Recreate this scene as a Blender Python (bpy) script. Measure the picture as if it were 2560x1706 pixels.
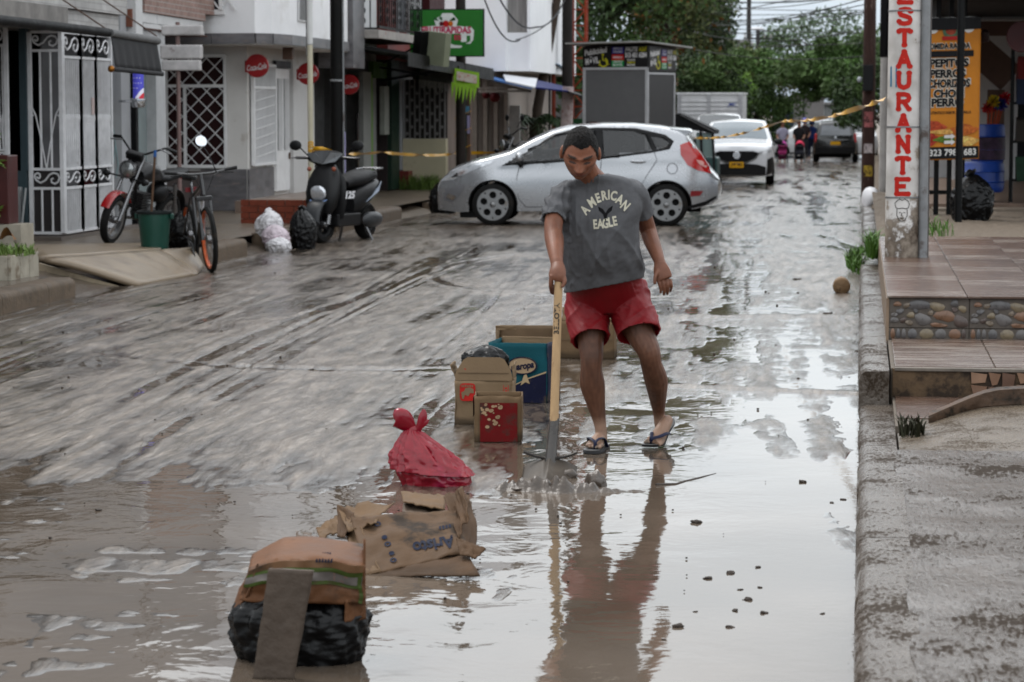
import bpy,bmesh,math,random
import numpy as np
from mathutils import Vector,Matrix,Euler,noise as mnoise
from mathutils.bvhtree import BVHTree
random.seed(7); np.random.seed(7)
for _o in list(bpy.data.objects):
    bpy.data.objects.remove(_o)
SC = bpy.context.scene
COL = SC.collection
R_ = math.radians
pi = math.pi

# ------------------------------------------------------------------ camera
FPX,CAMH = 6314.0,1.70          # focal length in photograph pixels (55 mm on a 22.3 mm wide sensor)
PHI = math.atan(583 / FPX)        # pitch down
THE = math.atan(875 / FPX * math.cos(PHI))   # yaw to the left of the street's direction
cam_d = bpy.data.cameras.new('camera')
cam = bpy.data.objects.new('camera',cam_d); COL.objects.link(cam)
cam.location = (0,0,CAMH)
cam.rotation_euler = (pi / 2 - PHI,0,THE)
cam_d.sensor_width = 22.3
cam_d.lens = 22.3 * FPX / 2560
cam_d.clip_end = 3000
cam_d.dof.use_dof = True
cam_d.dof.focus_distance = 12.3
cam_d.dof.aperture_fstop = 4.2
SC.camera = cam

# ------------------------------------------------------------------ overcast sky
W = bpy.data.worlds.new('World'); SC.world = W; W.use_nodes = True
nt = W.node_tree; nt.nodes.clear()
def wn(t,**k):
    n = nt.nodes.new(t)
    for a,b in k.items(): setattr(n,a,b)
    return n
SUN_EL,SUN_AZ = R_(58),R_(-55)   # azimuth measured from +Y (street direction), negative = left
sky = wn('ShaderNodeTexSky',sky_type='NISHITA',sun_disc=False)
sky.sun_elevation = SUN_EL; sky.sun_rotation = SUN_AZ
sky.air_density = 1.5; sky.dust_density = 4.0; sky.ozone_density = 1.5
tc = wn('ShaderNodeTexCoord')
sep = wn('ShaderNodeSeparateXYZ'); nt.links.new(tc.outputs['Generated'],sep.inputs[0])
grad = wn('ShaderNodeValToRGB')     # cloud deck: grey at the horizon, lighter overhead
cr = grad.color_ramp
cr.elements[0].position = 0.0; cr.elements[0].color = (0.42,0.49,0.57,1)
cr.elements[1].position = 1.0; cr.elements[1].color = (1.42,1.47,1.52,1)
for p,c in ((0.045,(0.66,0.75,0.84,1)),(0.10,(1.12,1.20,1.26,1)),(0.25,(1.34,1.40,1.45,1))):
    e = cr.elements.new(p); e.color = c
nt.links.new(sep.outputs['Z'],grad.inputs['Fac'])
cmap = wn('ShaderNodeMapping'); cmap.inputs['Scale'].default_value = (2.2,2.2,9.0)
nt.links.new(tc.outputs['Generated'],cmap.inputs[0])
cno = wn('ShaderNodeTexNoise'); cno.inputs['Scale'].default_value = 1.3; cno.inputs['Detail'].default_value = 5
nt.links.new(cmap.outputs[0],cno.inputs['Vector'])
cmr = wn('ShaderNodeMapRange'); cmr.inputs[1].default_value = 0.3; cmr.inputs[2].default_value = 0.7
cmr.inputs[3].default_value = 8.0; cmr.inputs[4].default_value = 11.5
nt.links.new(cno.outputs['Fac'],cmr.inputs[0])
cmul = wn('ShaderNodeVectorMath',operation='SCALE')
nt.links.new(grad.outputs['Color'],cmul.inputs[0]); nt.links.new(cmr.outputs[0],cmul.inputs['Scale'])
mixs = wn('ShaderNodeMix',data_type='RGBA'); mixs.inputs[0].default_value = 0.88
nt.links.new(sky.outputs[0],mixs.inputs[6]); nt.links.new(cmul.outputs[0],mixs.inputs[7])
bg = wn('ShaderNodeBackground'); bg.inputs['Strength'].default_value = 0.1
nt.links.new(mixs.outputs[2],bg.inputs['Color'])
wo = wn('ShaderNodeOutputWorld'); nt.links.new(bg.outputs[0],wo.inputs['Surface'])

sun_d = bpy.data.lights.new('sun','SUN'); sun_d.energy = 1.4; sun_d.angle = R_(16); sun_d.color = (1.0,0.97,0.93)
sun = bpy.data.objects.new('sun',sun_d); COL.objects.link(sun)
_sd = Vector((math.sin(SUN_AZ) * math.cos(SUN_EL),math.cos(SUN_AZ) * math.cos(SUN_EL),math.sin(SUN_EL)))
sun.rotation_euler = (-_sd).to_track_quat('-Z','Y').to_euler()

SC.view_settings.view_transform = 'Standard'
SC.view_settings.look = 'None'
SC.view_settings.exposure = 0.50
SC.view_settings.gamma = 1.0
SC.view_settings.use_curve_mapping = False
SC.cycles.max_bounces = 6; SC.cycles.diffuse_bounces = 3; SC.cycles.glossy_bounces = 3; SC.cycles.transparent_max_bounces = 6
SC.cycles.filter_width = 1.7
SC.cycles.caustics_reflective = False; SC.cycles.caustics_refractive = False
SC.cycles.use_denoising = True
SC.cycles.sample_clamp_indirect = 4.0

# ------------------------------------------------------------------ places: turn a spot seen in the photograph into metres
_CR = Vector((math.cos(THE),math.sin(THE),0))
_CF = Vector((-math.sin(THE) * math.cos(PHI),math.cos(THE) * math.cos(PHI),-math.sin(PHI)))
_CU = _CR.cross(_CF); _CC = Vector((0,0,CAMH))
def _ray(px,py): return _CF + _CR * ((px - 1280) / FPX) + _CU * ((853 - py) / FPX)
def G(px,py,z=0.0):
    d = _ray(px,py); return _CC + d * ((z - CAMH) / d.z)
def at(px,py,Y):
    d = _ray(px,py); return _CC + d * (Y / d.y)
def atx(px,py,X):
    d = _ray(px,py); return _CC + d * (X / d.x)
def gz(Y):                          # the road falls gently beyond the silver car
    if Y <= 35: return 0.0
    return -0.53 * ((min(Y,170) - 35) / 70) ** 1.25

# ------------------------------------------------------------------ mesh helpers
class MB:
    def __init__(s): s.v = []; s.f = []
    def add(s,vs,fs):
        o = len(s.v); s.v += [tuple(p) for p in vs]; s.f += [tuple(i + o for i in f) for f in fs]; return s
    def box(s,x0,x1,y0,y1,z0,z1):
        return s.add([(x0,y0,z0),(x1,y0,z0),(x1,y1,z0),(x0,y1,z0),(x0,y0,z1),(x1,y0,z1),(x1,y1,z1),(x0,y1,z1)],
                     [(0,3,2,1),(4,5,6,7),(0,1,5,4),(1,2,6,5),(2,3,7,6),(3,0,4,7)])
    def cbox(s,c,sz,rot=None):
        hx,hy,hz = sz[0]/2,sz[1]/2,sz[2]/2
        m = Euler(rot).to_matrix() if rot is not None and not isinstance(rot,Matrix) else (rot or Matrix.Identity(3))
        c = Vector(c)
        vs = [c + m @ Vector((a*hx,b*hy,d*hz)) for d in (-1,1) for a,b in ((-1,-1),(1,-1),(1,1),(-1,1))]
        return s.add(vs,[(0,3,2,1),(4,5,6,7),(0,1,5,4),(1,2,6,5),(2,3,7,6),(3,0,4,7)])
    def bar(s,a,b,w,h=None):          # square bar between two points
        a,b = Vector(a),Vector(b); d = (b - a); L = d.length
        q = d.to_track_quat('Z','Y').to_matrix()
        return s.cbox((a + b) / 2,(w,h or w,L),q)
    def loft(s,rings,closed=True,cap=True):
        n = len(rings[0]); o = len(s.v)
        for r in rings: s.v += [tuple(p) for p in r]
        m = n if closed else n - 1
        for i in range(len(rings) - 1):
            for j in range(m):
                k = (j + 1) % n
                s.f.append((o+i*n+j,o+i*n+k,o+(i+1)*n+k,o+(i+1)*n+j))
        if cap and closed:
            s.f.append(tuple(o + j for j in range(n))[::-1]); s.f.append(tuple(o + (len(rings)-1)*n + j for j in range(n)))
        return s
    def tube(s,pts,r,n=8,cap=True,flat=1.0,up=None):
        pts = [Vector(p) for p in pts]; rs = r if hasattr(r,'__len__') else [r] * len(pts)
        rings = []; prev = None
        for i,p in enumerate(pts):
            t = (pts[min(i+1,len(pts)-1)] - pts[max(i-1,0)])
            t = t.normalized() if t.length > 1e-9 else Vector((0,0,1))
            if prev is None:
                u = Vector(up) if up is not None else (Vector((0,0,1)) if abs(t.z) < 0.9 else Vector((0,1,0)))
            else: u = prev
            u = (u - t * u.dot(t))
            if u.length < 1e-6: u = t.orthogonal()
            u.normalize(); prev = u; w = t.cross(u)
            rings.append([p + u * (rs[i]*flat*math.cos(2*pi*k/n)) + w * (rs[i]*math.sin(2*pi*k/n)) for k in range(n)])
        return s.loft(rings,True,cap)
    def lathe(s,prof,n=24,c=(0,0,0),axis='Z',cap=True):
        rings = []
        for r,h in prof:
            ring = []
            for k in range(n):
                a = 2*pi*k/n; x,y = r*math.cos(a),r*math.sin(a)
                p = {'Z': (x,y,h),'Y': (x,h,-y),'X': (h,x,y)}[axis]
                ring.append((p[0]+c[0],p[1]+c[1],p[2]+c[2]))
            rings.append(ring)
        return s.loft(rings,True,cap)
    def ell(s,c,r,n=12,m=8,rot=None):
        c = Vector(c); rr = Euler(rot).to_matrix() if rot is not None else Matrix.Identity(3)
        rings = []
        for i in range(1,m):
            t = pi*i/m
            rings.append([c + rr @ Vector((r[0]*math.sin(t)*math.cos(2*pi*k/n),r[1]*math.sin(t)*math.sin(2*pi*k/n),-r[2]*math.cos(t))) for k in range(n)])
        return s.loft(rings)
    def prism(s,poly,o,ux,uy,th):    # polygon in the plane o + x*ux + y*uy, thickness th along ux x uy
        o,ux,uy = Vector(o),Vector(ux),Vector(uy); nn = ux.cross(uy).normalized() * th
        n = len(poly); a = [o + ux*x + uy*y for x,y in poly]
        return s.add(a + [p + nn for p in a],[tuple(range(n))[::-1],tuple(range(n,2*n))] + [(i,(i+1) % n,n+(i+1) % n,n+i) for i in range(n)])
    def grid(s,fn,nu,nv):
        o = len(s.v)
        for i in range(nu+1):
            for j in range(nv+1): s.v.append(tuple(fn(i/nu,j/nv)))
        for i in range(nu):
            for j in range(nv):
                a = o+i*(nv+1)+j; s.f.append((a,a+nv+1,a+nv+2,a+1))
        return s
    def xf(s,m):
        s.v = [tuple(m @ Vector(p)) for p in s.v]; return s
    def copy(s):
        b = MB(); b.v = list(s.v); b.f = list(s.f); return b

def me_from(mb,smooth=False,sharp=40):
    me = bpy.data.meshes.new('m'); me.from_pydata(mb.v,[],mb.f); me.validate()
    if smooth:
        me.shade_smooth(); me.set_sharp_from_angle(angle=R_(sharp))
    return me
def obj(name,mb,mat,parent=None,smooth=False,sharp=40,bevel=0,solid=0,fixn=False,kind=None,label=None):
    me = mb if isinstance(mb,bpy.types.Mesh) else me_from(mb,smooth,sharp)
    if fixn:
        bm = bmesh.new(); bm.from_mesh(me); bmesh.ops.remove_doubles(bm,verts=bm.verts,dist=1e-5)
        bmesh.ops.recalc_face_normals(bm,faces=bm.faces); bm.to_mesh(me); bm.free()
        if smooth: me.shade_smooth(); me.set_sharp_from_angle(angle=R_(sharp))
    me.name = name
    o = bpy.data.objects.new(name,me); COL.objects.link(o)
    if mat is not None:
        for m in (mat if isinstance(mat,(list,tuple)) else [mat]): me.materials.append(m)
    if parent is not None: o.parent = parent
    if solid:
        m = o.modifiers.new('solid','SOLIDIFY'); m.thickness = solid; m.offset = 0
    if bevel:
        m = o.modifiers.new('bevel','BEVEL'); m.width = bevel; m.segments = 2; m.limit_method = 'ANGLE'; m.angle_limit = R_(35)
    if kind: o['kind'] = kind
    if label: o['label'] = label
    return o
def tag(o,label,cat,group=None):
    o['label'] = label; o['category'] = cat
    if group: o['group'] = group
    return o
def thing(name,label,cat,loc=(0,0,0),rotz=0,group=None):
    o = bpy.data.objects.new(name,None); COL.objects.link(o)
    o.location = loc; o.rotation_euler = (0,0,rotz); o.empty_display_size = 0.1
    return tag(o,label,cat,group)
def struct(name,mb,mat,**k):
    o = obj(name,mb,mat,**k); o['kind'] = 'structure'; return o
def share(name,me,parent,loc=(0,0,0),rot=(0,0,0),scale=(1,1,1)):
    o = bpy.data.objects.new(name,me); COL.objects.link(o); o.parent = parent
    o.location = loc; o.rotation_euler = rot; o.scale = scale; return o
def bm_mesh(mb,mat,smooth=False):
    me = me_from(mb,smooth); me.materials.append(mat); return me

# text and flat shapes as real meshes
def text_mb(s,size=1.0,bold=0.0,shear=0.0,align='CENTER',extr=0.0,res=3,space=1.0,width=None):
    c = bpy.data.curves.new('t','FONT'); c.body = s; c.size = size; c.offset = bold; c.shear = shear
    c.align_x = align; c.align_y = 'CENTER'; c.extrude = extr; c.resolution_u = res; c.space_character = space; c.fill_mode = 'BOTH' if extr else 'FRONT'
    o = bpy.data.objects.new('t',c); me = o.to_mesh()
    b = MB(); b.v = [tuple(v.co) for v in me.vertices]; b.f = [tuple(p.vertices) for p in me.polygons]
    o.to_mesh_clear(); bpy.data.objects.remove(o); bpy.data.curves.remove(c)
    if width and b.v:
        xs = [p[0] for p in b.v]; w = max(xs) - min(xs); cx = (max(xs)+min(xs))/2 if align == 'CENTER' else 0; k = width / w
        b.v = [((p[0]-cx)*k,p[1],p[2]) for p in b.v]
    return b
def shape_mb(loops,extr=0.0,bev=0.0):
    c = bpy.data.curves.new('s','CURVE'); c.dimensions = '2D'; c.fill_mode = 'BOTH'; c.extrude = extr; c.bevel_depth = bev; c.bevel_resolution = 1
    for L in loops:
        sp = c.splines.new('POLY'); sp.points.add(len(L)-1); sp.use_cyclic_u = True
        for p,q in zip(sp.points,L): p.co = (q[0],q[1],0,1)
    o = bpy.data.objects.new('s',c); me = o.to_mesh()
    b = MB(); b.v = [tuple(v.co) for v in me.vertices]; b.f = [tuple(p.vertices) for p in me.polygons]
    o.to_mesh_clear(); bpy.data.objects.remove(o); bpy.data.curves.remove(c); return b
def circ(cx,cy,r,n=20,ry=None,a0=0):
    return [(cx + r*math.cos(a0+2*pi*k/n),cy + (ry or r)*math.sin(a0+2*pi*k/n)) for k in range(n)]
def frame_m(o,ux,uy):
    ux,uy = Vector(ux).normalized(),Vector(uy).normalized(); n = ux.cross(uy)
    m = Matrix((ux,uy,n)).transposed().to_4x4(); m.translation = Vector(o); return m
def facing(o,yaw=0.0):      # plane that faces the camera side of the street (-Y), x to the right, y up
    return frame_m(o,(math.cos(yaw),math.sin(yaw),0),(0,0,1))
def stroke(mb,pts,w,z=0.0):    # flat ribbon along a 2D polyline with round ends
    pts = [Vector((p[0],p[1])) for p in pts]; L = []; Rr = []
    for i,p in enumerate(pts):
        t = pts[min(i+1,len(pts)-1)] - pts[max(i-1,0)]; t.normalize(); n = Vector((-t.y,t.x)) * w/2
        L.append(p+n); Rr.append(p-n)
    o = len(mb.v); n = len(pts)
    mb.v += [(p.x,p.y,z) for p in L] + [(p.x,p.y,z) for p in Rr]
    for i in range(n-1): mb.f.append((o+n+i,o+n+i+1,o+i+1,o+i))
    return mb

# numpy value noise
_perm = np.random.RandomState(3).rand(256,256)
def vnoise(x,y):
    xi = np.floor(x).astype(int); yi = np.floor(y).astype(int); fx = x - xi; fy = y - yi
    fx = fx*fx*fx*(fx*(fx*6-15)+10); fy = fy*fy*fy*(fy*(fy*6-15)+10)
    a = _perm[xi & 255,yi & 255]; b = _perm[(xi+1) & 255,yi & 255]; c = _perm[xi & 255,(yi+1) & 255]; d = _perm[(xi+1) & 255,(yi+1) & 255]
    return (a*(1-fx)+b*fx)*(1-fy) + (c*(1-fx)+d*fx)*fy
def fbm(x,y,o=4,g=0.5):
    s = 0; a = 1; t = 0
    for i in range(o):
        s = s + a*(vnoise(x*2**i+17.3*i,y*2**i+9.1*i)-0.5); t += a; a *= g
    return s/t*2
def n3(p,sc=1.0): return mnoise.noise(Vector(p)*sc)
def wob(mb,amp,sc,seed=0.0):
    mb.v = [tuple(Vector(p) + mnoise.noise_vector(Vector(p)*sc + Vector((seed,seed*1.7,3.1)))*amp) for p in mb.v]; return mb

# ------------------------------------------------------------------ materials
_M = {}
def M(name,col=(0.5,0.5,0.5),rough=0.6,metal=0.0,var=0.15,vs=6.0,bump=0.0,bs=40.0,spec=0.5,coat=0.0,trans=0.0,ior=1.45,dirt=None,ds=3.0,dt=0.55,stretch=None,alpha=1.0,sss=0.0):
    if name in _M: return _M[name]
    if rough >= 0.4 and spec == 0.5 and not metal: spec = 0.18
    if not name.startswith('leaf_'):
        deep = lambda c: tuple(v*(min(max(v,1e-4),0.5)/0.5)**0.22 for v in c)   # contrast curve put into the base colours: darks deepened, whites kept
        col = deep(col); dirt = deep(dirt) if dirt is not None else None
    m = bpy.data.materials.new(name); m.use_nodes = True; t = m.node_tree; b = t.nodes['Principled BSDF']
    N = t.nodes.new; L = t.links.new
    b.inputs['Roughness'].default_value = rough; b.inputs['Metallic'].default_value = metal
    b.inputs['Specular IOR Level'].default_value = spec; b.inputs['Coat Weight'].default_value = coat; b.inputs['Coat Roughness'].default_value = 0.06
    b.inputs['IOR'].default_value = ior; b.inputs['Transmission Weight'].default_value = trans; b.inputs['Alpha'].default_value = alpha
    if sss: b.inputs['Subsurface Weight'].default_value = sss; b.inputs['Subsurface Radius'].default_value = (0.02,0.008,0.005)
    tc = N('ShaderNodeTexCoord'); mp = N('ShaderNodeMapping'); L(tc.outputs['Object'],mp.inputs[0])
    if stretch: mp.inputs['Scale'].default_value = stretch
    no = N('ShaderNodeTexNoise'); no.inputs['Scale'].default_value = vs; no.inputs['Detail'].default_value = 6; no.inputs['Roughness'].default_value = 0.6
    L(mp.outputs[0],no.inputs['Vector'])
    mr = N('ShaderNodeMapRange'); mr.inputs[1].default_value = 0.25; mr.inputs[2].default_value = 0.75; mr.inputs[3].default_value = 1-var; mr.inputs[4].default_value = 1+var
    L(no.outputs['Fac'],mr.inputs[0])
    vm = N('ShaderNodeVectorMath'); vm.operation = 'SCALE'; vm.inputs[0].default_value = col; L(mr.outputs[0],vm.inputs['Scale'])
    out = vm.outputs[0]
    if dirt is not None:
        n2 = N('ShaderNodeTexNoise'); n2.inputs['Scale'].default_value = ds; n2.inputs['Detail'].default_value = 8; n2.inputs['Roughness'].default_value = 0.65
        L(mp.outputs[0],n2.inputs['Vector'])
        r2 = N('ShaderNodeMapRange'); r2.inputs[1].default_value = dt; r2.inputs[2].default_value = dt+0.12; L(n2.outputs['Fac'],r2.inputs[0])
        mx = N('ShaderNodeMix'); mx.data_type = 'RGBA'; L(r2.outputs[0],mx.inputs[0]); L(out,mx.inputs[6]); mx.inputs[7].default_value = (*dirt,1); out = mx.outputs[2]
    L(out,b.inputs['Base Color'])
    if rough > 0.12:
        rr = N('ShaderNodeMapRange'); rr.inputs[1].default_value = 0.3; rr.inputs[2].default_value = 0.7; rr.inputs[3].default_value = rough*0.85; rr.inputs[4].default_value = min(1,rough*1.15)
        L(no.outputs['Fac'],rr.inputs[0]); L(rr.outputs[0],b.inputs['Roughness'])
    if bump:
        n3_ = N('ShaderNodeTexNoise'); n3_.inputs['Scale'].default_value = bs; n3_.inputs['Detail'].default_value = 5; L(mp.outputs[0],n3_.inputs['Vector'])
        bp = N('ShaderNodeBump'); bp.inputs['Strength'].default_value = min(1,bump); bp.inputs['Distance'].default_value = 0.01; L(n3_.outputs['Fac'],bp.inputs['Height']); L(bp.outputs[0],b.inputs['Normal'])
    _M[name] = m; return m
def brick_mat(name,c1,c2,mortar,w=0.24,h=0.07,axis='XZ'):
    if name in _M: return _M[name]
    m = bpy.data.materials.new(name); m.use_nodes = True; t = m.node_tree; b = t.nodes['Principled BSDF']; N = t.nodes.new; L = t.links.new
    tc = N('ShaderNodeTexCoord'); sp = N('ShaderNodeSeparateXYZ'); cb = N('ShaderNodeCombineXYZ'); L(tc.outputs['Object'],sp.inputs[0])
    ad = N('ShaderNodeMath'); ad.operation = 'ADD'; L(sp.outputs['X'],ad.inputs[0]); L(sp.outputs['Y'],ad.inputs[1])
    L(ad.outputs[0],cb.inputs['X']); L(sp.outputs['Z'],cb.inputs['Y'])
    bt = N('ShaderNodeTexBrick'); bt.inputs['Scale'].default_value = 1; bt.inputs['Brick Width'].default_value = w; bt.inputs['Row Height'].default_value = h
    bt.inputs['Mortar Size'].default_value = 0.006; bt.inputs['Color1'].default_value = (*c1,1); bt.inputs['Color2'].default_value = (*c2,1); bt.inputs['Mortar'].default_value = (*mortar,1)
    L(cb.outputs[0],bt.inputs['Vector'])
    no = N('ShaderNodeTexNoise'); no.inputs['Scale'].default_value = 4; no.inputs['Detail'].default_value = 6; L(tc.outputs['Object'],no.inputs['Vector'])
    mr = N('ShaderNodeMapRange'); mr.inputs[3].default_value = 0.6; mr.inputs[4].default_value = 1.3; L(no.outputs['Fac'],mr.inputs[0])
    vm = N('ShaderNodeVectorMath'); vm.operation = 'SCALE'; L(bt.outputs['Color'],vm.inputs[0]); L(mr.outputs[0],vm.inputs['Scale']); L(vm.outputs[0],b.inputs['Base Color'])
    b.inputs['Roughness'].default_value = 0.8
    bp = N('ShaderNodeBump'); bp.inputs['Strength'].default_value = 0.6; bp.inputs['Distance'].default_value = 0.01; bp.invert = True; L(bt.outputs['Fac'],bp.inputs['Height']); L(bp.outputs[0],b.inputs['Normal'])
    _M[name] = m; return m
def glass_mat(name,col,rough=0.05):
    return M(name,col,rough=rough,var=0.05,spec=0.8,coat=0.6)
MUDC = (0.15,0.115,0.088)
# ================================================================== ROAD: muddy slurry with flood water standing in it
def mud_mat():
    m = bpy.data.materials.new('wet_mud'); m.use_nodes = True; t = m.node_tree; b = t.nodes['Principled BSDF']; N = t.nodes.new; L = t.links.new
    tc = N('ShaderNodeTexCoord')
    mp = N('ShaderNodeMapping'); mp.inputs['Scale'].default_value = (7.0,1.1,1); L(tc.outputs['Object'],mp.inputs[0])
    n1 = N('ShaderNodeTexNoise'); n1.inputs['Scale'].default_value = 1.5; n1.inputs['Detail'].default_value = 8; n1.inputs['Roughness'].default_value = 0.65; L(mp.outputs[0],n1.inputs['Vector'])
    r1 = N('ShaderNodeValToRGB'); r1.color_ramp.elements[0].position = 0.35; r1.color_ramp.elements[0].color = (0.055,0.042,0.032,1)
    r1.color_ramp.elements[1].position = 0.68; r1.color_ramp.elements[1].color = (0.205,0.170,0.138,1); L(n1.outputs['Fac'],r1.inputs['Fac'])
    # gritty grain
    mp5 = N('ShaderNodeMapping'); mp5.inputs['Scale'].default_value = (36,6,1); L(tc.outputs['Object'],mp5.inputs[0])
    n5 = N('ShaderNodeTexNoise'); n5.inputs['Scale'].default_value = 1.0; n5.inputs['Detail'].default_value = 5; n5.inputs['Roughness'].default_value = 0.65; L(mp5.outputs[0],n5.inputs['Vector'])
    g5 = N('ShaderNodeMapRange'); g5.inputs[1].default_value = 0.36; g5.inputs[2].default_value = 0.64; g5.inputs[3].default_value = 0.75; g5.inputs[4].default_value = 1.25; L(n5.outputs['Fac'],g5.inputs[0])
    gm = N('ShaderNodeVectorMath'); gm.operation = 'SCALE'; L(r1.outputs['Color'],gm.inputs[0]); L(g5.outputs[0],gm.inputs['Scale'])
    # streaks drawn by wheels also sort wet film from duller drained mud
    wv = N('ShaderNodeTexNoise'); wv.inputs['Scale'].default_value = 0.45; wv.inputs['Detail'].default_value = 2; L(tc.outputs['Object'],wv.inputs['Vector'])
    wo_ = N('ShaderNodeVectorMath'); wo_.operation = 'MULTIPLY_ADD'; L(wv.outputs['Color'],wo_.inputs[0]); wo_.inputs[1].default_value = (0.9,0,0); L(tc.outputs['Object'],wo_.inputs[2])
    mp3 = N('ShaderNodeMapping'); mp3.inputs['Rotation'].default_value = (0,0,R_(3.5)); mp3.inputs['Scale'].default_value = (24,0.8,1); L(wo_.outputs[0],mp3.inputs[0])
    n4 = N('ShaderNodeTexNoise'); n4.inputs['Scale'].default_value = 1.0; n4.inputs['Detail'].default_value = 5; n4.inputs['Roughness'].default_value = 0.6; L(mp3.outputs[0],n4.inputs['Vector'])
    sm_ = N('ShaderNodeMath'); sm_.operation = 'MULTIPLY_ADD'; L(n5.outputs['Fac'],sm_.inputs[0]); sm_.inputs[1].default_value = 0.3; L(n4.outputs['Fac'],sm_.inputs[2])
    sq = N('ShaderNodeMapRange'); sq.inputs[1].default_value = 0.50; sq.inputs[2].default_value = 0.78; sq.inputs[3].default_value = 0.42; sq.inputs[4].default_value = 0.90; L(sm_.outputs[0],sq.inputs[0]); L(sq.outputs[0],b.inputs['Specular IOR Level'])
    # mud barely above the water line is soaked: darker and glossier
    geo = N('ShaderNodeAttribute'); geo.attribute_name = 'height'
    wet = N('ShaderNodeMapRange'); wet.inputs[1].default_value = 0.0; wet.inputs[2].default_value = 0.008; wet.inputs[3].default_value = 0.30; wet.inputs[4].default_value = 1.0; L(geo.outputs['Fac'],wet.inputs[0])
    wm = N('ShaderNodeVectorMath'); wm.operation = 'SCALE'; L(gm.outputs[0],wm.inputs[0]); L(wet.outputs[0],wm.inputs['Scale']); L(wm.outputs[0],b.inputs['Base Color'])
    n2 = N('ShaderNodeTexNoise'); n2.inputs['Scale'].default_value = 34; n2.inputs['Detail'].default_value = 7; n2.inputs['Roughness'].default_value = 0.75
    mp2 = N('ShaderNodeMapping'); mp2.inputs['Scale'].default_value = (1.0,0.55,1); L(tc.outputs['Object'],mp2.inputs[0]); L(mp2.outputs[0],n2.inputs['Vector'])
    bp = N('ShaderNodeBump'); bp.inputs['Distance'].default_value = 0.007; L(n2.outputs['Fac'],bp.inputs['Height'])
    # wheel-drawn streaks running with the street
    bp4 = N('ShaderNodeBump'); bp4.inputs['Distance'].default_value = 0.016; L(n4.outputs['Fac'],bp4.inputs['Height']); L(bp.outputs[0],bp4.inputs['Normal']); bp5 = N('ShaderNodeBump'); fade = N('ShaderNodeMapRange'); fade.inputs[1].default_value = 0.0; fade.inputs[2].default_value = 0.007; fade.inputs[3].default_value = 0.0; fade.inputs[4].default_value = 0.85; L(geo.outputs['Fac'],fade.inputs[0]); L(fade.outputs[0],bp5.inputs['Strength']); L(fade.outputs[0],bp4.inputs['Strength']); L(fade.outputs[0],bp.inputs['Strength']); bp5.inputs['Distance'].default_value = 0.005; L(n5.outputs['Fac'],bp5.inputs['Height']); L(bp4.outputs[0],bp5.inputs['Normal']); L(bp5.outputs[0],b.inputs['Normal'])
    rr = N('ShaderNodeMapRange'); rr.inputs[1].default_value = 0.3; rr.inputs[2].default_value = 0.75; rr.inputs[3].default_value = 0.10; rr.inputs[4].default_value = 0.26; L(n1.outputs['Fac'],rr.inputs[0]); rm = N('ShaderNodeMath'); rm.operation = 'MULTIPLY'; L(rr.outputs[0],rm.inputs[0]); L(wet.outputs[0],rm.inputs[1]); L(rm.outputs[0],b.inputs['Roughness'])
    b.inputs['IOR'].default_value = 1.4
    return m
def water_mat():
    m = bpy.data.materials.new('muddy_water'); m.use_nodes = True; t = m.node_tree; b = t.nodes['Principled BSDF']; N = t.nodes.new; L = t.links.new
    tc = N('ShaderNodeTexCoord')
    n0 = N('ShaderNodeTexNoise'); n0.inputs['Scale'].default_value = 0.9; n0.inputs['Detail'].default_value = 4; L(tc.outputs['Object'],n0.inputs['Vector'])
    r1 = N('ShaderNodeValToRGB'); r1.color_ramp.elements[0].position = 0.35; r1.color_ramp.elements[0].color = (0.06,0.046,0.034,1)
    r1.color_ramp.elements[1].position = 0.7; r1.color_ramp.elements[1].color = (0.10,0.078,0.06,1); L(n0.outputs['Fac'],r1.inputs['Fac']); L(r1.outputs['Color'],b.inputs['Base Color'])
    n2 = N('ShaderNodeTexNoise'); n2.inputs['Scale'].default_value = 2.0; n2.inputs['Detail'].default_value = 4; n2.inputs['Roughness'].default_value = 0.5; n2.inputs['Distortion'].default_value = 0.4; L(tc.outputs['Object'],n2.inputs['Vector'])
    # livelier where the water is disturbed, calm in sheltered patches
    sp = N('ShaderNodeSeparateXYZ'); L(tc.outputs['Object'],sp.inputs[0])
    cal = N('ShaderNodeMapRange'); cal.inputs[1].default_value = -0.3; cal.inputs[2].default_value = -1.5; cal.inputs[3].default_value = 0.09; cal.inputs[4].default_value = 0.75; L(sp.outputs['X'],cal.inputs[0])
    bp = N('ShaderNodeBump'); bp.inputs['Distance'].default_value = 0.016; L(cal.outputs[0],bp.inputs['Strength']); L(n2.outputs['Fac'],bp.inputs['Height'])
    n3_ = N('ShaderNodeTexNoise'); n3_.inputs['Scale'].default_value = 22; n3_.inputs['Detail'].default_value = 3; L(tc.outputs['Object'],n3_.inputs['Vector'])
    bp2 = N('ShaderNodeBump'); bp2.inputs['Distance'].default_value = 0.002; bp2.inputs['Strength'].default_value = 0.12; L(n3_.outputs['Fac'],bp2.inputs['Height']); L(bp.outputs[0],bp2.inputs['Normal'])
    L(bp2.outputs[0],b.inputs['Normal'])
    b.inputs['Roughness'].default_value = 0.035; b.inputs['IOR'].default_value = 1.36
    return m
MUD = mud_mat(); WATER = water_mat()
def sst(a,b,x):
    t = np.clip((x-a)/(b-a),0,1); return t*t*(3-2*t)
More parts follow.
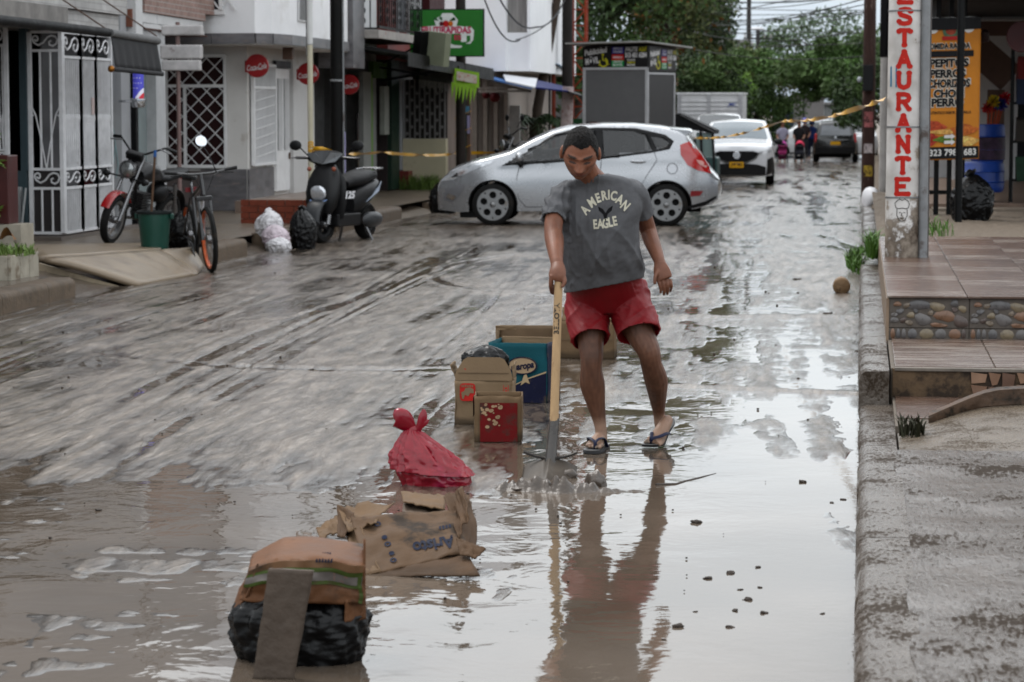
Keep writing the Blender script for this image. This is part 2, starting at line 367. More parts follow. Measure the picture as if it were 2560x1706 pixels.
def mud_h(x,y):
    xs = x + 0.05*(y-12) + 0.5*fbm(y*0.10,y*0+3.3,2) + 0.12*fbm(x*0.5,y*0.25,2)
    h = 0.008*fbm(xs*2.6,y*0.14,4) + 0.0095*fbm(xs*8,y*0.45,4,0.6) + 0.009*fbm(x*1.2+9,y*0.8,6,0.6) + 0.0034*fbm(x*16,y*7,3) + 0.004*fbm(x*5+3,y*2.2,4,0.6)
    field = sst(-1.3,-2.3,x + 0.5*fbm(x*0.9,y*0.5,3)) * sst(9.9,12.0,y + 0.9*fbm(x*0.8,y*0.8,3))
    trk = 0; rt_ = np.random.RandomState(12)
    for q_ in range(34):
        x0_ = -6.6+4.6*rt_.rand(); cv = 0.0035*rt_.rand(); wd_ = 0.018+0.05*rt_.rand()**2; yc_ = 11+16*rt_.rand()**1.4; ln = 2+6*rt_.rand(); am = 0.5+0.9*rt_.rand()
        xc = x0_ - (0.05+0.03*rt_.rand())*(y-12) + cv*(y-14)**2 + 0.03*np.sin(y*0.7+x0_*5)
        d_ = (x-xc)/wd_; en = np.exp(-((y-yc_)/ln)**4)*am*(0.75+0.5*fbm(x*0+q_,y*1.1,2))
        trk = trk + en*(-0.0085*np.exp(-d_**4) + 0.005*np.exp(-((np.abs(d_)-1.5)/0.45)**2))
    for xa,ya,ra in ((-4.6,24.5,2.6),(-3.4,22.0,3.3),(-2.2,26.5,2.2),(-1.2,19.5,1.3),(-0.6,17.2,0.9)):
        rd = np.hypot(x-xa,(y-ya)*0.55)-ra; trk = trk + (-0.008*np.exp(-(rd/0.05)**2) + 0.006*np.exp(-((np.abs(rd)-0.09)/0.035)**2))*sst(-0.3,0.5,np.sin(np.arctan2(y-ya,x-xa)*1.5+xa))
    far = sst(24,31,y)
    patch = sst(-2.2,-1.1,x) * sst(11.8,12.6,y) * (1-sst(13.6,14.8,y + 0.8*fbm(x*1.5,y*1.5,3)))
    swirl = sst(-2.6,-1.4,x) * sst(15.5,17,y) * sst(0.05,0.3,fbm(x*1.3+4,y*0.35,3))
    bar = np.exp(-((y-15.1+0.25*x)/0.10)**2)*0.014*sst(-1.5,-0.9,x) + np.exp(-((y-20.6+0.1*np.sin(3*x))/0.22)**2)*0.014*sst(-1.8,-1.2,x)
    gut = sst(-6.2,-6.75,x) * 0.007 * (1-sst(30,36,y))
    lvl = -0.0095 + 0.0164*np.maximum(np.maximum(field,0.95*far),np.maximum(np.maximum(0.72*patch,0.62*swirl),0.80*sst(13.2,15.2,y + 0.8*fbm(x*1.1,y*0.9,3))*sst(-2.6,-1.7,x)))
    near = 0.0125*(1-sst(9.6,11.0,y))*sst(0.0,0.34,fbm(x*0.8+40,y*2.6,5,0.65))*sst(-1.5,-2.4,x)
    # spoil heaped at the right kerb
    heap = 0.05*np.exp(-((x+0.05)/0.28)**2 - ((y-26.5)/2.2)**2) + 0.05*np.exp(-((x+0.0)/0.45)**2 - ((y-24.4)/0.8)**2)
    return lvl + h + bar + near - gut*0.5 + heap + trk*field*(1-sst(34,44,y))
ys = [4.0]
while ys[-1] < 125: ys.append(ys[-1] + max(0.022,0.55*ys[-1]**2/4290))
ys = np.array(ys); xsn = np.linspace(-7.25,0.03,410)
XX,YY = np.meshgrid(xsn,ys,indexing='ij')
H0 = mud_h(XX,YY); HH = H0 + np.vectorize(gz)(YY)
nx,ny = XX.shape
verts = np.stack([XX,YY,HH],-1).reshape(-1,3)
idx = np.arange(nx*ny).reshape(nx,ny)
quads = np.stack([idx[:-1,:-1],idx[1:,:-1],idx[1:,1:],idx[:-1,1:]],-1).reshape(-1,4)
me = bpy.data.meshes.new('road')
me.vertices.add(len(verts)); me.vertices.foreach_set('co',verts.ravel())
me.loops.add(quads.size); me.loops.foreach_set('vertex_index',quads.ravel().astype(np.int32))
me.polygons.add(len(quads)); me.polygons.foreach_set('loop_start',(np.arange(len(quads))*4).astype(np.int32)); me.polygons.foreach_set('loop_total',np.full(len(quads),4,np.int32))
me.update(); me.shade_smooth()
at_ = me.attributes.new('height','FLOAT','POINT'); at_.data.foreach_set('value',H0.astype(np.float32).ravel())
o = obj('road',me,MUD); o['kind'] = 'structure'
def strip(x0,x1,ys_,dz,nx_=2):
    b = MB(); n = len(ys_)
    for i in range(nx_):
        x = x0 + (x1-x0)*i/(nx_-1)
        b.v += [(x,y,gz(y)+dz) for y in ys_]
    for i in range(nx_-1):
        for j in range(n-1): b.f.append((i*n+j,(i+1)*n+j,(i+1)*n+j+1,i*n+j+1))
    return b
yl = [4.0] + [10+5*i for i in range(24)] + [170.0]
struct('flood_water',strip(-7.2,0.02,yl,0.0),WATER)
# the ground sheet under everything, out to the horizon
DRY = M('distant_ground',(0.16,0.13,0.10),0.5,var=0.3,vs=0.8,bump=0.4,bs=8)
gl = [-20.0,0,20,35,50,65,80,100,120,145,170,400,1500]
struct('ground',strip(-700,700,gl,-0.30,8),DRY)
struct('far_road',strip(-7.2,0.03,[124.5,140,155,170,400],-0.004),M('wet_asphalt',(0.11,0.10,0.09),0.25,var=0.3,vs=2,bump=0.3,bs=20))

# mud clods lying about on the road
clod_m = M('mud_clod',(0.055,0.042,0.033),0.45,var=0.3,vs=30,bump=0.5,bs=60)
clods = [(1768,1447,34),(1826,1434,30),(1895,1419,28),(1752,1427,0),(1850,1475,26),(1868,1500,28),(1900,1470,20),(1838,1528,26),(1910,1533,30),(2056,1535,22),(1695,1568,34),(1738,1530,20),(1826,1569,24),(1660,1600,18),
         (2070,788,38),(1992,702,30),(1640,840,16),(1802,790,14),(395,800,20),(930,810,18),(780,925,22),(1105,745,16),(245,1277,26),(1210,735,18),(640,820,18),(2108,1250,26),(2006,1206,24),(2080,1258,20),(1740,1307,44),(2140,880,20)]
protos = []
CLOD_LAB = {14: 'dark stone in the shallow water beyond the log end',15: 'round dark stone in the water left of the log end',16: 'small clod right of the red shorts on the wet road',17: 'small clod between the man and the kerb',22: 'dark mud clod alone at the far left foreground',25: 'clod against the kerb right of the mud ridge',26: 'clod on the water between the mud trail and the kerb',27: 'clod just left of the kerb beside its twin',28: 'largest flat clod on the calm water below the mud trail',29: 'clod stuck at the foot of the kerb below the terrace'}
for s in range(4):
    b = MB().ell((0,0,0),(0.5,0.42,0.24),10,7); wob(b,0.26,2.6,s*3.7); wob(b,0.1,6,s); protos.append(bm_mesh(b,clod_m,True))
for i,(px,py,w) in enumerate(clods):
    if not w: continue
    p = G(px,py,0.0); d = w/FPX*(p-_CC).length
    o = bpy.data.objects.new('mud_clod',protos[i % 4]); COL.objects.link(o); o.location = p + Vector((0,0,d*0.05)); q_ = 0.75+0.35*math.sin(i*2.7); o.scale = (d*0.8*q_,d*0.8,d*0.7*q_); o.rotation_euler = (0,0,i*1.3)
    lab = CLOD_LAB.get(i) or ('small dark mud clod in the cluster on the calm water at lower right' if px > 1600 and py > 1400 else 'dark speck-sized mud clod on the open muddy road left of the man')
    tag(o,lab,'mud clod','mud clods on the road')
rb = random.Random(5); b = MB()
for i in range(300):
    x = rb.uniform(-6.6,-0.2); y = 8.5 + 26*rb.random()**1.3; r = rb.uniform(0.002,0.0065)*(0.6+y/25)
    b.ell((x,y,0.006),(r*1.3,r*1.3,r),5,4,(0,0,rb.random()*3))
o = obj('gravel_specks',b,clod_m,kind='stuff'); o['label'] = 'scattered tiny crumbs of mud and grit on the road'; o['category'] = 'grit'
# ================================================================== RIGHT SIDE: kerb, pavement, tiled terrace
CONC = M('muddy_concrete',(0.22,0.185,0.155),0.20,var=0.35,vs=7,bump=0.75,bs=55,dirt=(0.085,0.063,0.046),ds=3.5,dt=0.49)
CONC2 = M('kerb_concrete',(0.115,0.094,0.077),0.22,var=0.35,vs=9,bump=0.6,bs=60,dirt=(0.036,0.027,0.02),ds=7,dt=0.52)
def wet_conc(name,c0,c1,gr=(60,14),blot=1.6):
    m = bpy.data.materials.new(name); m.use_nodes = True; t = m.node_tree; b = t.nodes['Principled BSDF']; N = t.nodes.new; L = t.links.new
    tc = N('ShaderNodeTexCoord'); n1 = N('ShaderNodeTexNoise'); n1.inputs['Scale'].default_value = blot; n1.inputs['Detail'].default_value = 9; n1.inputs['Roughness'].default_value = 0.68; L(tc.outputs['Object'],n1.inputs['Vector'])
    mp = N('ShaderNodeMapping'); mp.inputs['Scale'].default_value = (gr[0],gr[1],gr[0]); L(tc.outputs['Object'],mp.inputs[0])
    n2 = N('ShaderNodeTexNoise'); n2.inputs['Scale'].default_value = 1; n2.inputs['Detail'].default_value = 5; n2.inputs['Roughness'].default_value = 0.65; L(mp.outputs[0],n2.inputs['Vector'])
    ad = N('ShaderNodeMath'); ad.operation = 'MULTIPLY_ADD'; L(n2.outputs['Fac'],ad.inputs[0]); ad.inputs[1].default_value = 0.55; L(n1.outputs['Fac'],ad.inputs[2])
    r = N('ShaderNodeValToRGB'); e = r.color_ramp.elements; e[0].position = 0.66; e[0].color = (*c0,1); e[1].position = 0.90; e[1].color = (*c1,1); L(ad.outputs[0],r.inputs['Fac']); L(r.outputs['Color'],b.inputs['Base Color'])
    q = N('ShaderNodeMapRange'); q.inputs[1].default_value = 0.70; q.inputs[2].default_value = 0.84; q.inputs[3].default_value = 0.50; q.inputs[4].default_value = 0.10; L(ad.outputs[0],q.inputs[0]); L(q.outputs[0],b.inputs['Roughness'])
    bp = N('ShaderNodeBump'); bp.inputs['Strength'].default_value = 0.9; bp.inputs['Distance'].default_value = 0.006; L(n2.outputs['Fac'],bp.inputs['Height'])
    bq = N('ShaderNodeBump'); bq.inputs['Strength'].default_value = 0.6; bq.inputs['Distance'].default_value = 0.02; L(n1.outputs['Fac'],bq.inputs['Height']); L(bp.outputs[0],bq.inputs['Normal']); L(bq.outputs[0],b.inputs['Normal'])
    sq = N('ShaderNodeMapRange'); sq.inputs[1].default_value = 0.70; sq.inputs[2].default_value = 0.84; sq.inputs[3].default_value = 0.03; sq.inputs[4].default_value = 0.75; L(ad.outputs[0],sq.inputs[0]); L(sq.outputs[0],b.inputs['Specular IOR Level'])
    b.inputs['IOR'].default_value = 1.4
    return m
WETC = wet_conc('muddy_wet_paving',(0.026,0.018,0.012),(0.085,0.067,0.053))
CONC2 = wet_conc('wet_kerb_concrete',(0.034,0.025,0.018),(0.118,0.097,0.079),(70,22),2.4)
kerb_me = {}
def kerb_run(parent,x0,x1,y0,y1,ztop,step,zbot=-0.25,slope=0.0,m=None):
    y = y0; k = 0
    while y < y1 - 0.05:
        e = min(y + step,y1)
        b = MB()
        n = 24
        rings = []
        for i in range(n+1):
            yy = y + 0.006 + (e - y - 0.012)*i/n; w1 = 0.010*n3((x0*3,yy*1.3,1.7))+0.004*n3((x0*3,yy*9,5)); w2 = 0.012*n3((x0,yy*3.1,7.7)); zt = ztop + gz(yy) + 0.006*n3((3.3,yy*1.1,0.4))+0.003*n3((3,yy*9,1))
            rings.append([(x0+w1,yy,zbot+gz(yy)),(x0+w1+slope*0.2,yy,zt-0.05+w2*0.5),(x0+w1+0.012+slope,yy,zt-0.016),(x0+0.04+slope+w1,yy,zt),(x1,yy,zt+0.002),(x1,yy,zbot+gz(yy))])
        b.loft(rings); obj('kerb_stone',b,m or CONC2,parent,smooth=True,sharp=50)
        y = e; k += 1
rk = struct('right_kerb',MB().box(0.06,0.17,4,130,-1.2,-0.9),CONC2)
kerb_run(rk,0.0,0.19,4.0,11.35,0.14,2.6)
kerb_run(rk,0.0,0.19,11.35,14.2,0.045,1.1)
kerb_run(rk,0.0,0.17,14.2,26,0.23,2.9)
kerb_run(rk,0.02,0.2,26,62,0.16,3.0)
# mud caked along the kerb line
# near pavement, muddy and wet
pv = MB()
def pave(u,v):
    x = 0.165 + 0.02*n3((0,v*22,1)) + 2.6*u; y = 4 + 7.56*v + 0.2*u*v
    return (x,y,0.141 + 0.02*u + 0.010*n3((x*2.2,y*2.2,0)) + 0.004*n3((x*7,y*6,3)) + 0.003*n3((x*17,y*15,5)))
pv.grid(pave,90,170)
struct('right_pavement',pv,WETC,smooth=True)
# sandy ramp behind a curved brick edging
rp = MB()
def edge_y(x): return 12.9 + 0.62*(1-math.exp(-(x-0.2)*2.2))
def ramp(u,v):
    x = 0.2 + 2.6*u; y0 = 11.5 + 0.25*u*0.7; y1 = edge_y(x); y = y0 + (y1-y0)*v
    return (x,y,0.05 + 0.11*(1-v)*(1-math.exp(-0*u)) + (0.10*u + 0.09*min(1,u*6))*v*0.9 + 0.004*n3((x*6,y*6,1)))
rp.grid(ramp,40,24)
struct('sandy_ramp',rp,wet_conc('sandy_wet_concrete',(0.055,0.042,0.030),(0.155,0.122,0.088),(110,50),3.0),smooth=True)
ed = MB()
rings = []
for i in range(31):
    x = 0.36 + 2.2*i/30; y = edge_y(x); z = 0.115 + 0.09*min(1,(x-0.2)/2.6*6)*0.9 + 0.1*(x-0.2)/2.6*0.9; h = 0.05*min(1,i/5)
    rings.append([(x,y-0.01,z-0.06),(x,y-0.005,z-0.03+h),(x,y+0.05,z-0.02+h),(x,y+0.07,z-0.15)])
ed.loft(rings)
struct('ramp_edging',ed,M('dark_brick_edge',(0.095,0.064,0.045),0.5,var=0.4,vs=12,bump=0.6,bs=40,dirt=(0.035,0.027,0.02),ds=9,dt=0.5),smooth=True)
# low strip of wood-look tiles below the riser
WOODT = M('wood_tile',(0.10,0.064,0.048),0.25,var=0.45,vs=2.2,stretch=(1.6,14,1),dirt=(0.20,0.17,0.148),ds=2.5,dt=0.56,bump=0.12,bs=30)
WOODT2 = M('wood_tile_worn',(0.125,0.088,0.07),0.27,var=0.5,vs=2.0,stretch=(1.4,12,1),dirt=(0.24,0.215,0.19),ds=2.0,dt=0.52,bump=0.15,bs=30)
GROUT = M('grout',(0.14,0.12,0.10),0.7)
lp = struct('lower_patio',MB().box(0.19,3,13.0,14.32,-0.3,0.075),GROUT)
for i in range(5):
    for j in range(2):
        x = 0.2 + i*0.5; y = 13.3 + j*0.5
        obj('floor_tile',MB().box(x+0.004,x+0.496,y+0.004,y+0.496,0.07,0.083 + 0.001*((i*3+j) % 3)),WOODT,lp,bevel=0.003)
for x in (0.62,1.35):
    obj('inset_tile',MB().box(x,x+0.13,13.78,14.2,0.08,0.0875),M('grey_inset',(0.36,0.38,0.4),0.3,var=0.2),lp)
# riser faced with broken tiles
rs = thing('paved_step','muddy step with broken brown tile riser below the pebble-faced terrace','step',(0,0,0))
obj('step_core',MB().box(0.18,3.2,14.33,16.4,-0.2,0.238),GROUT,rs)
obj('riser_plaster',MB().box(0.19,1.0,14.305,14.335,0.08,0.236),M('stained_plaster',(0.15,0.105,0.066),0.7,var=0.3,vs=10,dirt=(0.05,0.037,0.028),ds=5,dt=0.45,bump=0.4),rs)
shard = [M('shard_a',(0.19,0.115,0.075),0.35,var=0.3),M('shard_b',(0.235,0.15,0.10),0.35,var=0.3),M('shard_c',(0.14,0.085,0.06),0.35,var=0.3)]
rr = random.Random(11); x = 0.62
k = 0
while x < 2.4:
    w = rr.uniform(0.07,0.13); zc = 0.155 + rr.uniform(-0.02,0.02)
    for (za,zb) in ((0.085,zc-0.004),(zc+0.004,0.225)):
        pts = [(x+0.004+rr.uniform(0,0.02),za),(x+w-0.004-rr.uniform(0,0.02),za+rr.uniform(0,0.01)),(x+w-0.004,zb-rr.uniform(0,0.015)),(x+0.004,zb)]
        obj('tile_shard',MB().prism(pts,(0,14.303,0),(1,0,0),(0,0,1),0.012),shard[k % 3],rs); k += 1
    x += w
for i in range(5):
    for j in range(3):
        x = 0.2 + i*0.56; y = 14.34 + j*0.62
        if y > 16: continue
        y1 = min(y+0.616,16.09)
        obj('floor_tile',MB().box(x+0.003,x+0.557,y+0.003,y1,0.235,0.25 + 0.0015*((i+j) % 2)),WOODT2,rs,bevel=0.004)
obj('tile_edge_lip',MB().box(0.2,3.0,14.29,14.338,0.226,0.246),M('lip',(0.17,0.15,0.13),0.5,var=0.4,vs=12),rs,bevel=0.004)
# terrace: pebble-printed tiles in front, wood-look floor tiles on top
tr = thing('tiled_terrace','raised terrace with pebble-patterned front and brown wood-look floor tiles','terrace',(0,0,0))
obj('terrace_core',MB().box(0.185,4.5,16.115,23.5,0.0,0.505),GROUT,tr)
obj('side_skirting',MB().box(0.168,0.186,16.1,23.5,0.2,0.50),M('skirting',(0.23,0.175,0.13),0.4,var=0.3,vs=8,dirt=(0.1,0.08,0.06),ds=6),tr)
nt_ = 0
for j in range(15):
    for i in range(5):
        x0 = 0.172 + i*0.5 + (0.0 if i else 0); y0 = 16.07 + j*0.5; y1 = min(y0+0.497,23.52)
        if y1 - y0 < 0.1: continue
        obj('floor_tile',MB().box(x0+0.002,x0+0.498,y0+0.002,y1,0.506,0.520 + 0.0012*((i*7+j*3) % 3)),WOODT if (i+j) % 3 else WOODT2,tr,bevel=0.003)
peb_cols = [(0.14,0.13,0.125),(0.19,0.115,0.075),(0.20,0.165,0.115),(0.115,0.11,0.11),(0.165,0.135,0.105),(0.105,0.08,0.07)]
peb_m = [M('pebble_%s' % 'abcdef'[i],c,0.3,var=0.3,vs=25) for i,c in enumerate(peb_cols)]
tile_bg = M('pebble_tile_ground',(0.12,0.105,0.092),0.4,var=0.25,vs=20)
def pebbles(x0,z0,w,h,seed,parent,full):
    rr = random.Random(seed); done = []
    tries = 0
    specs = [(0.37,0.78,.16,.12),(0.6,0.72,.12,.10),(0.70,0.40,.15,.13),(0.42,0.28,.13,.12),(0.9,0.2,.13,.13),(0.22,0.76,.06,.06),(0.13,0.55,.06,.06),(0.27,0.42,.07,.06),(0.1,0.8,.055,.06),(0.06,0.25,.06,.07),(0.17,0.25,.05,.06),(0.25,0.16,.06,.06),(0.82,0.84,.07,.07),(0.92,0.65,.06,.08),(0.62,0.08,.14,.05),(0.06,0.43,.05,.05),(0.82,0.62,.05,.05),(0.52,0.5,.05,.05),(0.33,0.58,.04,.05)]
    for i,(cx,cz,rx,rz) in enumerate(specs):
        if not full and cz > 0.5 and full is not True: cz = cz*0.5+0.25
        n = 10; a0 = rr.random()*6
        pts = []
        for k in range(n):
            a = 2*pi*k/n; q = 1 + 0.16*math.sin(2*a+a0) + 0.1*math.sin(3*a+2*a0)
            px_ = cx*w + rx*w*q*math.cos(a)*0.85; pz_ = cz*h + rz*w*q*math.sin(a)*0.62
            pts.append((min(max(px_,0.004),w-0.004),min(max(pz_,0.003),h-0.003)))
        b = MB(); c = (cx*w,cz*h)
        o1 = [(x0+p[0],16.098,z0+p[1]) for p in pts]; o2 = [(x0+c[0]+(p[0]-c[0])*0.8,16.092,z0+c[1]+(p[1]-c[1])*0.8) for p in pts]
        b.loft([o1,o2]); b.f = [f[::-1] for f in b.f]
        obj('pebble',b,peb_m[(i*5+seed) % 6],parent,smooth=True,sharp=60)
for i in range(5):
    x0 = 0.186 + i*0.5
    tl = obj('front_tile',MB().box(x0+0.003,x0+0.497,16.1,16.12,0.318,0.502),tile_bg,tr)
    t2 = obj('front_tile',MB().box(x0+0.003,x0+0.497,16.1,16.12,0.245,0.312),tile_bg,tr)
    if i < 2:
        pebbles(x0+0.003,0.318,0.494,0.184,3,tl,True)
    if i < 2:
        b0 = MB()
        for q,(cx,w_,ci) in enumerate(((0.05,.05,1),(0.12,.045,3),(0.19,.05,0),(0.30,.1,3),(0.48,.15,2),(0.66,.12,0),(0.84,.13,1),(0.95,.05,5))):
            n = 9; pts = [(x0+cx*0.49+w_*0.3*math.cos(2*pi*k/n),0.248+max(0,0.028+0.036*math.sin(2*pi*k/n))) for k in range(n)]
            b = MB().loft([[(a,16.098,z) for a,z in pts],[(x0+cx*0.49+(a-x0-cx*0.49)*0.8,16.093,0.276+(z-0.276)*0.8) for a,z in pts]]); b.f = [f[::-1] for f in b.f]
            obj('pebble',b,peb_m[ci],t2,smooth=True,sharp=60)
# strip of earth with weeds between kerb and terrace, gravel yard behind
struct('gravel_yard',MB().grid(lambda u,v: (0.17+6*u,23.5+16*v,0.40+0.02*n3((u*60,v*60,0))+0.012*n3((u*160,v*160,5))),90,160),M('gravel',(0.15,0.125,0.10),0.7,var=0.6,vs=45,bump=1.0,bs=70,dirt=(0.26,0.23,0.2),ds=40,dt=0.58),smooth=False)
struct('verge',MB().grid(lambda u,v: (0.17+8*u,39+85*v,gz(39+85*v)+0.18+0.03*n3((u*40,v*90,2))),30,90),M('verge_earth',(0.12,0.095,0.07),0.8,var=0.5,vs=5,bump=1,bs=20))
GRASS = M('weed_green',(0.075,0.14,0.03),0.5,var=0.4,vs=20)
GRASS2 = M('weed_pale',(0.14,0.20,0.06),0.5,var=0.4,vs=20)
def weeds(name,label,c,rad,n,h,m=None,seed=1):
    rr = random.Random(seed); b = MB()
    for i in range(n):
        a = rr.random()*6.28; q = math.sqrt(rr.random()); x,y = c[0]+rad[0]*q*math.cos(a),c[1]+rad[1]*q*math.sin(a); hh = h*rr.uniform(0.4,1.1); da = rr.random()*6.28; l = hh*rr.uniform(0.2,0.8)
        dx,dy = math.cos(da),math.sin(da); w = rr.uniform(0.004,0.010)
        p0 = Vector((x,y,c[2])); p1 = p0+Vector((dx*l*0.35,dy*l*0.35,hh*0.65)); p2 = p0+Vector((dx*l,dy*l,hh*0.9)); s = Vector((-dy,dx,0))*w
        b.add([p0-s,p0+s,p1+s,p1-s,p2],[(0,1,2,3),(3,2,4)])
    o = obj(name,b,m or GRASS); tag(o,label,'weeds'); return o
weeds('weeds','green weeds growing over the right kerb below the painted pole',(0.02,25.6,0.13),(0.16,1.6),420,0.16,seed=2)
weeds('weeds','green weed tuft beside the corner of the tiled terrace',(0.12,24.2,0.3),(0.06,0.6),160,0.28,seed=5)
weeds('weeds','sparse weeds in the gravel by the black rubbish bag',(0.62,26.8,0.4),(0.35,1.8),120,0.16,seed=7)
tw = weeds('weeds','uprooted dark weed lying at the end of the ramp edging',(0.27,12.75,0.06),(0.07,0.12),60,0.12,M('dead_weed',(0.035,0.035,0.02),0.7),seed=8)
# round sawn log end in the gutter
lg = MB().lathe([(0.068,0.0),(0.078,0.01),(0.08,0.06),(0.08,0.2),(0.07,0.215)],20,axis='Y'); wob(lg,0.012,9)
o = obj('log_end',lg,M('log_wood',(0.20,0.135,0.08),0.6,var=0.4,vs=18,bump=0.5,bs=30,dirt=(0.09,0.06,0.04),ds=12),smooth=True,sharp=50); o.location = G(2103,738,0.0) + Vector((0,0,0.078)); tag(o,'short round log lying in the gutter against the kerb','log')

# ---------------------------------------------------------------- painted pole
pole_mat = M('whitewashed_concrete',(0.50,0.48,0.46),0.6,var=0.18,vs=6,bump=0.25,bs=30,dirt=(0.16,0.125,0.10),ds=3.0,dt=0.60)
pp = thing('painted_utility_pole','white concrete pole with red vertical restaurant lettering on the terrace','pole',(0.335,20.3,0.52))
PR0 = 0.142
def prad(z): return PR0 - 0.0035*z
n = 20; rings = []
for i in range(40):
    z = 9.0*i/39
    rings.append([(prad(z)*math.cos(2*pi*k/n),prad(z)*math.sin(2*pi*k/n),z) for k in range(n)])
def pole_paint():
    m = M('_pole',(0.5,0.5,0.5)); m = m.copy(); m.name = 'painted_pole'; t = m.node_tree; b = t.nodes['Principled BSDF']; N = t.nodes.new; L = t.links.new
    for l in list(b.inputs['Base Color'].links): t.links.remove(l)
    tc = N('ShaderNodeTexCoord'); sp = N('ShaderNodeSeparateXYZ'); L(tc.outputs['Object'],sp.inputs[0])
    n1 = N('ShaderNodeTexNoise'); n1.inputs['Scale'].default_value = 7; n1.inputs['Detail'].default_value = 8; n1.inputs['Roughness'].default_value = 0.7; L(tc.outputs['Object'],n1.inputs['Vector'])
    # paint peeled off near the ground and on the weather side
    a = N('ShaderNodeMapRange'); a.inputs[1].default_value = 0.15; a.inputs[2].default_value = 0.55; a.inputs[3].default_value = 0.17; a.inputs[4].default_value = -0.12; L(sp.outputs['Z'],a.inputs[0])
    c = N('ShaderNodeMapRange'); c.inputs[1].default_value = 0.02; c.inputs[2].default_value = 0.13; c.inputs[3].default_value = 0.0; c.inputs[4].default_value = 0.16; L(sp.outputs['X'],c.inputs[0])
    s1 = N('ShaderNodeMath'); L(n1.outputs['Fac'],s1.inputs[0]); L(a.outputs[0],s1.inputs[1]); s2_ = N('ShaderNodeMath'); L(s1.outputs[0],s2_.inputs[0]); L(c.outputs[0],s2_.inputs[1])
    th = N('ShaderNodeMapRange'); th.inputs[1].default_value = 0.54; th.inputs[2].default_value = 0.62; L(s2_.outputs[0],th.inputs[0])
    n2 = N('ShaderNodeTexNoise'); n2.inputs['Scale'].default_value = 3.5; n2.inputs['Detail'].default_value = 8; L(tc.outputs['Object'],n2.inputs['Vector'])
    r1 = N('ShaderNodeValToRGB'); r1.color_ramp.elements[0].position = 0.38; r1.color_ramp.elements[0].color = (0.60,0.58,0.56,1); r1.color_ramp.elements[1].position = 0.75; r1.color_ramp.elements[1].color = (0.30,0.275,0.25,1); L(n2.outputs['Fac'],r1.inputs['Fac'])
    r2 = N('ShaderNodeValToRGB'); r2.color_ramp.elements[0].position = 0.4; r2.color_ramp.elements[0].color = (0.06,0.042,0.03,1); r2.color_ramp.elements[1].position = 0.6; r2.color_ramp.elements[1].color = (0.25,0.21,0.17,1); L(n1.outputs['Fac'],r2.inputs['Fac'])
    mx = N('ShaderNodeMix'); mx.data_type = 'RGBA'; L(th.outputs[0],mx.inputs[0]); L(r1.outputs['Color'],mx.inputs[6]); L(r2.outputs['Color'],mx.inputs[7]); L(mx.outputs[2],b.inputs['Base Color'])
    return m
obj('shaft',MB().loft(rings),pole_paint(),pp,smooth=True,sharp=60)
PIPE = M('grey_conduit',(0.22,0.225,0.23),0.45,metal=0.3,var=0.25,vs=10,dirt=(0.1,0.08,0.07),ds=6)
obj('conduit_pipe',MB().tube([(0.155,-0.075,0.0),(0.150,-0.075,3),(0.14,-0.07,8)],0.036,12),PIPE,pp,smooth=True)
obj('conduit_pipe',MB().tube([(0.175,0.03,0.0),(0.17,0.03,8)],0.03,10),M('dark_conduit',(0.10,0.09,0.085),0.5),pp,smooth=True)
for z in (0.475,1.03,1.94,2.6):
    obj('metal_strap',MB().lathe([(prad(z)+0.002,z-0.006),(prad(z)+0.005,z-0.005),(prad(z)+0.005,z+0.005),(prad(z)+0.002,z+0.006)],28,cap=False),PIPE,pp,smooth=True)
# lettering: slab capitals with flared feet, painted on the curved face
RED = M('sign_red',(0.42,0.028,0.018),0.45,var=0.2,vs=30,dirt=(0.30,0.05,0.035),ds=14,dt=0.66)
def slab_letter(ch,w=0.128,h=0.152,t=0.037):
    S = {'E': [[(0,0),(0,1)],[(0,1),(1,1)],[(0,0),(1,0)],[(0,.52),(.8,.52)]],
         'S': [[(.98,.80),(.9,.95),(.5,1.0),(.1,.93),(.02,.75),(.15,.6),(.5,.52),(.88,.42),(1,.25),(.9,.07),(.5,0),(.1,.05),(.0,.2)]],
         'T': [[(0,1),(1,1)],[(.5,1),(.5,0)]],'A': [[(0.02,0),(.5,1)],[(.98,0),(.5,1)],[(.22,.33),(.78,.33)]],
         'U': [[(0.05,1),(.05,.35),(.14,.12),(.5,0),(.86,.12),(.95,.35),(.95,1)]],
         'R': [[(0.05,0),(.05,1)],[(.05,1),(.6,1),(.9,.93),(.98,.75),(.88,.57),(.6,.5),(.05,.5)],[(.5,.5),(.95,0)]],
         'N': [[(.07,0),(.07,1)],[(.07,1),(.93,0)],[(.93,0),(.93,1)]]}[ch]
    b = MB()
    for L in S:
        pts = []
        for i in range(len(L)-1):
            for q in range(4):
                pts.append((L[i][0]+(L[i+1][0]-L[i][0])*q/4,L[i][1]+(L[i+1][1]-L[i][1])*q/4))
        pts.append(L[-1]); stroke(b,[((x-0.5)*(w-t),(y-0.5)*(h-t)) for x,y in pts],t)
    feet = {'E': [(1,1),(1,0),(0,0),(0,1)],'S': [(1,.84),(0,.16)],'T': [(0,.93),(1,.93),(.5,0)],'A': [(0,0),(1,0),(.5,1)],'U': [(0.05,1),(.95,1)],'R': [(.05,0),(.05,1),(.98,0)],'N': [(.07,0),(.07,1),(.93,1),(.93,0)]}[ch]
    for fx,fy in feet:
        cx,cy = (fx-0.5)*(w-t),(fy-0.5)*(h-t)
        b.add([(x,y,0) for x,y in circ(cx,cy,t*0.66,12,t*0.56)],[tuple(range(12))])
    return b
def on_pole(b,zc,xo=0.0):
    out = []
    for x,y,z in b.v:
        zz = zc + y; r = prad(zz) + 0.0022; a = (x+xo)/r; out.append((r*math.sin(a),-r*math.cos(a),zz))
    b.v = out; return b
